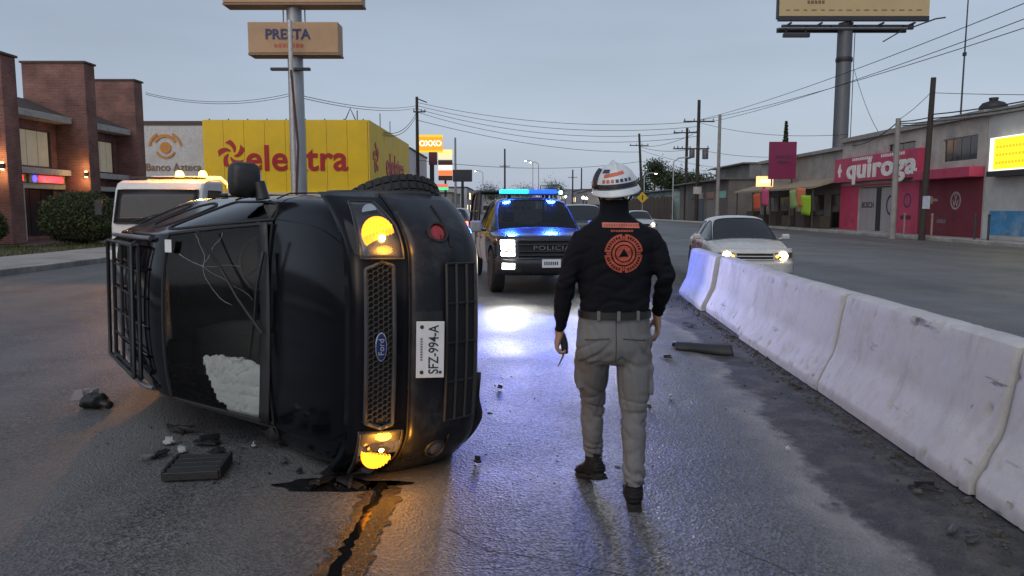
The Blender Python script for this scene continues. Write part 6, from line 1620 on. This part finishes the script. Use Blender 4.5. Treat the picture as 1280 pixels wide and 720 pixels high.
for k in range(2):
    wire(at(375, 119 + 3 * k, 46), at(521, 132 + 3 * k, 90), .5, .022, ('upper', 'lower')[k] + ' cable from the sign column to the wooden pole on the left')
    wire(at(182, 116 + 2 * k, 46), at(362, 117 + 3 * k, 46), .5, .015, ('upper', 'lower')[k] + ' faint cable left of the sign column')
    wire(at(480, 165 + 3 * k, 66), at(521, 140 + 4 * k, 90), .9, .03, ('upper', 'lower')[k] + ' slack cable from the yellow store roof')
    wire(at(799, 183, 122), at(866, 168 + 18 * k, 93), .5, .03, ('upper', 'lower')[k] + ' cable between the leaning far pole and the tall poles')
    wire(at(874, 153 + 34 * k, 85), at(1060, 168 + 22 * k, 60), .6, .02, ('upper', 'lower')[k] + ' cable from the tallest pole to the shop roofs')
    wire(at(521, 150 + 50 * k, 90), at(799, 190 + 12 * k, 122), 1.0, .03, ('upper', 'lower')[k] + ' cable low across the road over the police pickup')
    wire(at(799, 187 + 14 * k, 122), at(921, 212 + 8 * k, 110), .5, .025, ('upper', 'lower')[k] + ' cable over the far trees on the right')

# street lamps lit far away
for k, (px, py, Y, lb) in enumerate(((663, 203, 170, 'lit street lamp above the police pickup'), (657, 201, 190, 'lit street lamp farther off above the police pickup'), (594, 214, 180, 'lit street lamp beside the dark small billboard'), (820, 217, 120, 'lit street lamp in front of the far trees'), (861, 198, 92, 'curved street lamp near the tall poles'))):
    q = at(px, py, Y); o = empty('street_lamp', (q.x, Y, 0), label=lb, cat='street lamp', group='far street lamps'); sd = 1 if px < 700 else -1
    MB().tube([(sd * 1.8, 0, 0), (sd * 1.8, 0, q.z - .4), (sd * 1.2, 0, q.z + .05), (0, 0, q.z + .12)], .08, 8).build('post', M('galvanised'), o, smooth=40)
    MB().box((0, 0, q.z + .06), (.6, .25, .12)).build('lamp_head', M('dark_metal'), o)
    MB().lathe([(.001, -.09), (.16, -.05), (.2, 0)], (0, 0, q.z), (0, 0, 1), 10).build('lamp_glass', emis('street_lamp_lit', (1, .98, .9), 22) if k < 4 else M('lamp_off', (.4, .4, .4), .3), o)
# yellow warning sign, traffic light
ws_ = empty('warning_sign', (at(803, 248, 88).x, 88, 0), label='yellow diamond warning sign on the far right roadside', cat='sign')
z = at(803, 247, 88).z
MB().cyl((0, .05, 0), (0, .05, z), .05, .05, 8).build('post', M('galvanised'), ws_)
MB().prism([(0, -.65), (.65, 0), (0, .65), (-.65, 0)], (0, 0, z), (1, 0, 0), Z_, .03).build('plate', M('sign_yellow', (.62, .40, .02), .5), ws_)
MB().bx(-.07, .07, -.036, -.031, z - .3, z + .28).build('symbol', M('plate_black'), ws_)
tl = empty('traffic_light', (at(701, 240, 150).x, 150, 0), label='green traffic light glowing far down the road', cat='traffic light')
z = at(701, 240, 150).z
MB().tube([(-4, 0, 0), (-4, 0, z + 1.2), (0, 0, z + 1.3)], .1, 8).build('mast', M('dark_metal'), tl)
MB().bx(-.25, .25, -.15, .15, z - .4, z + 1.1).build('housing', M('dark_metal'), tl)
MB().lathe([(.35, 0), (.3, .1), (.001, .14)], (0, -.15, z - .1), (0, -1, 0), 14).build('green_lens', emis('signal_green', (.25, 1, .6), 16), tl)
for k, (px, py, Y, lb) in enumerate(((729, 247, 120, 'white shop lamp glowing far off beside the helmet'), (733, 248, 135, 'second white shop lamp glowing beside the helmet'), (707, 246, 160, 'small pale lamp under the green traffic light'))):
    q = at(px, py, Y); o = empty('shop_lamp', (q.x, Y, 0), label=lb, cat='lamp', group='far shop lamps')
    MB().cyl((0, 0, 0), (0, 0, q.z - .2), .08, .08, 8).build('post', M('dark_metal'), o)
    MB().lathe([(.001, -.25), (.22, -.12), (.25, .05), (.001, .25)], (0, 0, q.z), (0, 0, 1), 10).build('globe', emis('shop_lamp_lit', (1, .95, .8), 12), o, smooth=60)
# bollards on the right pavement
for y, lb in ((38.5, 'thin pale post nearest the pink shop corner'), (41.2, 'thin pale post between the leaning and concrete poles'), (33.9, 'thin dark post by the blue mural'), (34.9, 'short dark hydrant post by the blue mural')):
    o = MB().cyl((0, 0, .1), (0, 0, 1.15), .05, .05, 8).lathe([(.06, 1.15), (.07, 1.2), (.05, 1.26), (.001, 1.28)], (0, 0, 0), (0, 0, 1), 8).build('bollard', M('bollard_pale', (.32, .25, .2), .7) if y > 36 else M('bollard_dark', (.04, .04, .045), .6))
    o.location = (21.2, y, .04); tag(o, lb, 'bollard', 'posts on the right pavement')

# ================================================================ vegetation
def leaves(rnd, n, pos, size):
    mb = MB()
    for _ in range(n):
        c = pos(rnd)
        if c is None: continue
        a = Vector((rnd.gauss(0, 1), rnd.gauss(0, 1), rnd.gauss(0, 1))).normalized(); b = a.cross(Vector((rnd.gauss(0, 1), rnd.gauss(0, 1), rnd.gauss(0, 1)))).normalized(); s = size * rnd.uniform(.6, 1.3)
        mb.add([c - a * s, c + b * s * .45, c + a * s, c - b * s * .45], [(0, 1, 2, 3)])
    return mb
LEAF = [M('leaf_dark', (.040, .058, .024), .7, var=.45, vs=.9, spec=.3), M('leaf_mid', (.068, .092, .036), .7, var=.45, vs=.9, spec=.3)]
def bush(label, loc, rx, ry, rz, seed, n=9000):
    root = empty('round_bush', loc, label=label, cat='bush', group='clipped bushes on the planting strip'); rnd = random.Random(seed)
    for li in (0, 1):
        def pos(r_):
            d = Vector((r_.gauss(0, 1), r_.gauss(0, 1), r_.gauss(0, 1))).normalized(); k = r_.uniform(.55, 1.0) ** .5
            k *= 1 + .13 * noise.noise(d * 2.6 + Vector((seed, li, 0))) + .07 * noise.noise(d * 7)
            p = Vector((d.x * rx * k, d.y * ry * k, rz * (1 + d.z * k) * .98 + .05))
            return p if p.z > .12 else None
        leaves(rnd, n if li == 0 else n // 2, pos, .055).build('foliage', LEAF[li], root)
    mb = MB()
    for k in range(6):
        a = k * 1.05; mb.tube([(.05 * math.cos(a), .05 * math.sin(a), 0), (.3 * rx * math.cos(a), .3 * ry * math.sin(a), rz * .8), (.6 * rx * math.cos(a), .6 * ry * math.sin(a), rz * 1.3)], [.05, .03, .01], 6)
    mb.build('stem', M('bark', (.07, .05, .035), .9), root)
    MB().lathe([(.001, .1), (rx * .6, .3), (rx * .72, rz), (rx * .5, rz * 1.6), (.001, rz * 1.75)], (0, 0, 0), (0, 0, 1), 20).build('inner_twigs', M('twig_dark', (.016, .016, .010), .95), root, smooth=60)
bush('big rounded dark bush on the grass beside the tow truck', (-17.0, 30.2, .10), 1.6, 1.5, 1.08, 4)
bush('smaller dark bush cut off by the left edge', (-18.9, 26.9, .10), .9, 1.0, .8, 8, 6000)
def tree(label, px, Y, h, cr, seed, n=1600, nm='leafy_tree'):
    x = at(px, 260, Y).x; root = empty(nm, (x, Y, 0), label=label, cat='tree', group='trees beyond the far right roadside'); rnd = random.Random(seed)
    tr = MB().tube([(0, 0, 0), (.1, 0, h * .3), (-.1, .1, h * .55), (0, 0, h * .85)], [.22, .17, .12, .04], 8)
    cl = []
    for k in range(9):
        a = rnd.uniform(0, 6.28); q = rnd.uniform(.35, .95); z0 = h * rnd.uniform(.38, .62); e_ = Vector((math.cos(a) * cr * q * .8, math.sin(a) * cr * q * .8, h * rnd.uniform(.6, .95))); cl.append(e_)
        tr.tube([(0, 0, z0), e_ * .5 + Vector((0, 0, z0 * .5)), e_], [.09, .05, .02], 6)
    cl.append(Vector((0, 0, h * .95)))
    tr.build('trunk', M('bark'), root, smooth=40)
    def pos(r_):
        c = cl[r_.randrange(len(cl))]; s = cr * .42
        return c + Vector((r_.gauss(0, 1) * s, r_.gauss(0, 1) * s, r_.gauss(0, 1) * s * .7))
    for li in (0, 1): leaves(rnd, n // (1 + li), pos, .22).build('crown', LEAF[li], root)
for i, (px, Y, h, cr, lb) in enumerate(((818, 128, 9.2, 1.6, 'slim tall tree nearest the helmet'), (800, 138, 6.4, 2.0, 'low dark tree left of the leaning far pole'), (836, 135, 7.6, 2.6, 'dark tree right of the slim tall tree'), (850, 140, 7.9, 2.6, 'dark tree below the two tall poles'), (868, 132, 7.0, 2.4, 'rounded dark tree behind the tallest pole'), (884, 140, 6.6, 2.6, 'low tree between the tall poles and the sheds'), (760, 230, 9, 3.5, 'hazy tree clump over the road behind the helmet'), (690, 260, 10, 4, 'far tree at the end of the road left of the helmet'), (655, 300, 9, 5, 'far tree behind the police pickup'), (615, 250, 8, 4, 'far tree left of the police pickup'))):
    tree(lb, px, Y, h, cr, 20 + i)
cy = at(983, 152, 84); r_ = empty('cypress_tree', (cy.x, 84, 0), label='single dark pointed cypress above the magenta billboard', cat='tree')
MB().tube([(0, 0, 0), (0, 0, cy.z * .9)], [.2, .04], 8).build('trunk', M('bark'), r_)
def cpos(q):
    t = q.random(); a = q.uniform(0, 6.28); k = .62 * (1 - t) ** .7 * q.uniform(.4, 1) + .03; return Vector((math.cos(a) * k, math.sin(a) * k, 1 + (cy.z - 1) * t))
leaves(random.Random(3), 3500, cpos, .16).build('crown', LEAF[0], r_)

# ================================================================ wreckage on the road
BP = [M('debris_black', (.016, .016, .018), .5, bump=.2), M('debris_grey', (.07, .07, .075), .55, bump=.2), M('debris_pale', (.34, .36, .37), .5)]
def shard(px, py, L, W_, seed, mi=0, label=None, z=0.012, group='plastic fragments on the road'):
    g = gnd(px, py); rnd = random.Random(seed); n = rnd.randint(6, 9); mb = MB(); poly = []
    for k in range(n):
        a = 2 * math.pi * k / n; q = rnd.uniform(.55, 1.); poly.append((math.cos(a) * L * q / 2, math.sin(a) * W_ * q / 2))
    bend = rnd.uniform(-.25, .5); th = .006
    top = [Vector((x, y, abs(x) * bend + abs(y) * .3 * rnd.random() + th)) for x, y in poly]; bot = [v - Z_ * th * 1.4 for v in top]
    c1 = sum(top, Vector()) / n + Z_ * .02 * rnd.random(); c0 = c1 - Z_ * th * 1.4; k = n
    mb.add(top + bot + [c1, c0], [(i, (i + 1) % k, 2 * k) for i in range(k)] + [((i + 1) % k + k, i + k, 2 * k + 1) for i in range(k)] + [(i + k, (i + 1) % k + k, (i + 1) % k, i) for i in range(k)])
    if rnd.random() < .6: mb.box((0, 0, .018), (L * .5, W_ * .2, .03), Matrix.Rotation(rnd.uniform(0, 3), 3, 'Z'))
    zmin = min(v.z for v in mb.v)
    o = mb.build('plastic_fragment', BP[mi], None); o.location = (g.x, g.y, z - zmin); o.rotation_euler = (rnd.uniform(-.12, .12), rnd.uniform(-.12, .12), rnd.uniform(0, 6.28))
    return tag(o, label, 'debris', group)
# slatted grille insert
g = gnd(248, 590); gi = empty('grille_insert', (g.x, g.y, .01), R(8), 'black slatted vent piece lying flat below the windscreen', 'debris')
for y in (-.12, -.04, .04, .12): MB().box((0, y, .035), (.30, .045, .035), Matrix.Rotation(R(18), 3, 'X')).build('slat', BP[0], gi, bevel=.006)
for x in (-.155, .155): MB().box((x, 0, .03), (.022, .32, .06)).build('side_frame', BP[0], gi, bevel=.005)
MB().box((0, -.16, .025), (.31, .02, .05)).build('front_frame', BP[0], gi, bevel=.005)
# broken mirror / lamp lump at far left
g = gnd(118, 510); ml = empty('broken_lamp', (g.x, g.y, 0), R(-20), 'broken lamp unit with clear shards, alone on the road at left', 'debris')
mm = MB(); loft(mm, [((-.12, 0, .05), .02, .03, Y_, Z_), ((-.05, 0, .06), .09, .06, Y_, Z_), ((.06, 0, .06), .08, .055, Y_, Z_), ((.15, .02, .03), .02, .02, Y_, Z_)], 14)
me = remesh(mm, .012, 1); displace(me, lambda c, n: .02 * noise.noise(c * 16)); mkobj('housing', me, BP[0], ml, 40)
for k, (x, y, a) in enumerate(((-.12, .02, 60), (-.07, .05, 78), (-.15, -.02, 40))): MB().add([(-.05, 0, 0), (.05, 0, .01), (.02, 0, .11), (-.03, 0, .09)], [(0, 1, 2, 3)]).build('clear_shard', M('clear_plastic', (.5, .46, .48), .15, spec=.8), ml, loc=(x, y, .05), rot=(R(20), R(10), R(a)), solid=.004)
for i, (px, py, L, W_, mi, lb) in enumerate(((225, 541, .30, .10, 0, 'long thin black strip under the windscreen edge'), (212, 556, .10, .09, 2, 'pale cracked piece in the heap below the windscreen'), (262, 556, .26, .16, 0, 'wide dark plate in the heap below the windscreen'), (200, 572, .22, .09, 0, 'dark splinter at the left of the heap'), (228, 566, .12, .08, 2, 'small pale chip in the middle of the heap'), (185, 576, .14, .03, 1, 'thin grey rod at the left end of the heap'), (212, 592, .09, .05, 0, 'small dark lump in front of the heap'), (272, 570, .16, .14, 0, 'dark piece tucked against the slatted vent'),
        (355, 580, .10, .06, 1, 'grey lump between the heap and the lower lamp'), (318, 560, .06, .04, 2, 'pale bit under the hood shadow'), (375, 592, .06, .05, 0, 'dark bit left of the fluid puddle'), (402, 606, .22, .10, 0, 'dark flat scrap in the fluid puddle'), (438, 608, .26, .09, 0, 'longer dark scrap beside the fluid puddle'), (597, 580, .07, .06, 0, 'dark pebble-like bit right of the bumper'), (625, 487, .10, .03, 0, 'thin dark splinter right of the bumper'), (612, 520, .05, .03, 0, 'tiny dark bit right of the bumper edge'),
        (834, 449, .16, .12, 0, 'dark curled scrap beside the barrier and the walking man'), (838, 500, .13, .05, 2, 'pale twisted strip right of the man'), (811, 512, .09, .05, 1, 'grey chip just right of the man\'s knee'), (772, 588, .06, .04, 1, 'grey chip between the man\'s feet'), (862, 408, .30, .12, 0, 'dark flat scrap against the barrier foot'), (985, 565, .06, .04, 2, 'pale pebble on the silt near the barrier'), (1000, 470, .10, .06, 0, 'dark lump under the barrier edge'), (1155, 612, .22, .07, 0, 'dark sliver under the near barrier'), (1215, 680, .14, .06, 1, 'grey crumpled litter at the lower right corner'), (1190, 668, .14, .05, 1, 'grey sliver of litter near the lower right corner'))):
    shard(px, py, L, W_, 40 + i, mi, lb)
# torn bumper strip by the median
a, b = gnd(842, 436), gnd(914, 444); bs = MB(); dv = (b - a)
bs.grid(lambda u, v: a + dv * u + Vector((0, .02 * math.sin(u * 7), .10 * math.sin(math.pi * v) * (.7 + .3 * u) + .012)) + Vector((0, 1, 0)) * (v - .5) * .22, 16, 6)
o = bs.build('bumper_strip', BP[0], None, smooth=50, solid=.006); c = (a + b) / 2
for v in o.data.vertices: v.co -= c
o.location = c; tag(o, 'long black torn bumper strip lying along the concrete median', 'debris')
# tiny crumbs
mb = MB(); rnd = random.Random(77)
for _ in range(230):
    k = rnd.random()
    if k < .4: px, py = rnd.gauss(240, 60), rnd.gauss(570, 22)
    elif k < .6: px, py = rnd.gauss(420, 40), rnd.gauss(608, 10)
    elif k < .8: px, py = rnd.uniform(590, 700), rnd.uniform(450, 620)
    else: px, py = rnd.gauss(900, 60), rnd.gauss(480, 60)
    g = gnd(px, max(300, py)); s = rnd.uniform(.004, .013); mb.box((g.x, g.y, s * .3 + .004), (s, s * rnd.uniform(.5, 1), s * .6), Matrix.Rotation(rnd.uniform(0, 3), 3, 'Z'))
o = mb.build('crumbs', M('crumb', (.03, .03, .032), .4, var=.6, vs=3)); o['kind'] = 'stuff'; o['label'] = 'tiny crumbs of glass and plastic strewn over the road'; o['category'] = 'debris'
# fluid streak from the engine and cracks in the asphalt
OIL = M('engine_fluid', (.006, .006, .006), .08, spec=.7, var=.3, bump=.05, bs=30)
def ribbon(name, pix, wid, mat, z, label, cat, sub=6, seed=1, jit=.25):
    P_ = [gnd(*q) for q in pix]; pts = []; ws2 = []
    for i in range(len(P_) - 1):
        for k in range(sub): pts.append(P_[i].lerp(P_[i + 1], k / sub)); ws2.append(wid[i] + (wid[i + 1] - wid[i]) * k / sub)
    pts.append(P_[-1]); ws2.append(wid[-1]); vs = []; rnd = random.Random(seed); c = pts[0]
    for i, p_ in enumerate(pts):
        d = (pts[min(i + 1, len(pts) - 1)] - pts[max(i - 1, 0)]).normalized(); s = Vector((-d.y, d.x, 0)); w_ = ws2[i]
        j = Vector((noise.noise((i * .25, seed, 0)), noise.noise((i * .25, seed, 5)), 0)) * w_ * jit
        wa = w_ * (1 + jit * 1.3 * noise.noise((i * .33, seed, 11)) + jit * .3 * noise.noise((i * 1.1, seed, 4))); wb_ = w_ * (1 + jit * 1.3 * noise.noise((i * .33, seed, 23)) + jit * .3 * noise.noise((i * 1.1, seed, 9)))
        vs += [p_ + s * wa / 2 + j - c, p_ - s * wb_ / 2 + j - c]
    n = len(pts); o = MB().add([(v.x, v.y, 0) for v in vs], [(2 * i + 1, 2 * i + 3, 2 * i + 2, 2 * i) for i in range(n - 1)]).build(name, mat, None, fix=True); o.location = (c.x, c.y, z)
    return tag(o, label, cat)
ribbon('fluid_streak', [(478, 604), (470, 622), (455, 650), (438, 680), (425, 705), (405, 745)], [.06, .05, .045, .05, .055, .06], OIL, .008, 'dark wet fluid streak running from the lower lamp towards us', 'spill', 14, 3, .55)
WETM = M('wet_asphalt_film', (.035, .030, .026), .2, spec=.7, var=.5, vs=40, bump=.5, bs=160, rvar=.1)
ribbon('wet_film', [(482, 602), (475, 622), (462, 650), (445, 680), (432, 705), (412, 745)], [.16, .22, .20, .19, .22, .26], WETM, .005, 'broad wet sheen around the dark fluid streak', 'spill', 16, 8, .22)
pud = gnd(425, 607); n = 60; out = []
for k in range(n):
    a = 2 * math.pi * k / n; r0 = 1 + .45 * noise.noise((math.cos(a) * 1.6, math.sin(a) * 1.6, 2)) + .10 * noise.noise((math.cos(a) * 4, math.sin(a) * 4, 7)); out.append((math.cos(a) * .36 * r0, math.sin(a) * .10 * r0, 0))
o = MB().add(out, [tuple(range(n))]).build('fluid_puddle', OIL); o.location = (pud.x, pud.y, .005); tag(o, 'dark fluid puddle under the overturned SUV\'s front corner', 'spill')
CRK = M('crack_dark', (.022, .022, .022), .9)
for i, (pix, wd, lb) in enumerate((([(560, 662), (610, 690), (680, 700), (760, 716), (860, 740)], .007, 'long dark crack crossing the asphalt at the bottom centre'), ([(925, 690), (965, 706), (1010, 728)], .006, 'short dark crack at the bottom right of the road'))):
    ribbon('asphalt_crack', pix, [wd] * len(pix), CRK, .005, lb, 'crack', 10, 5 + i, .9)
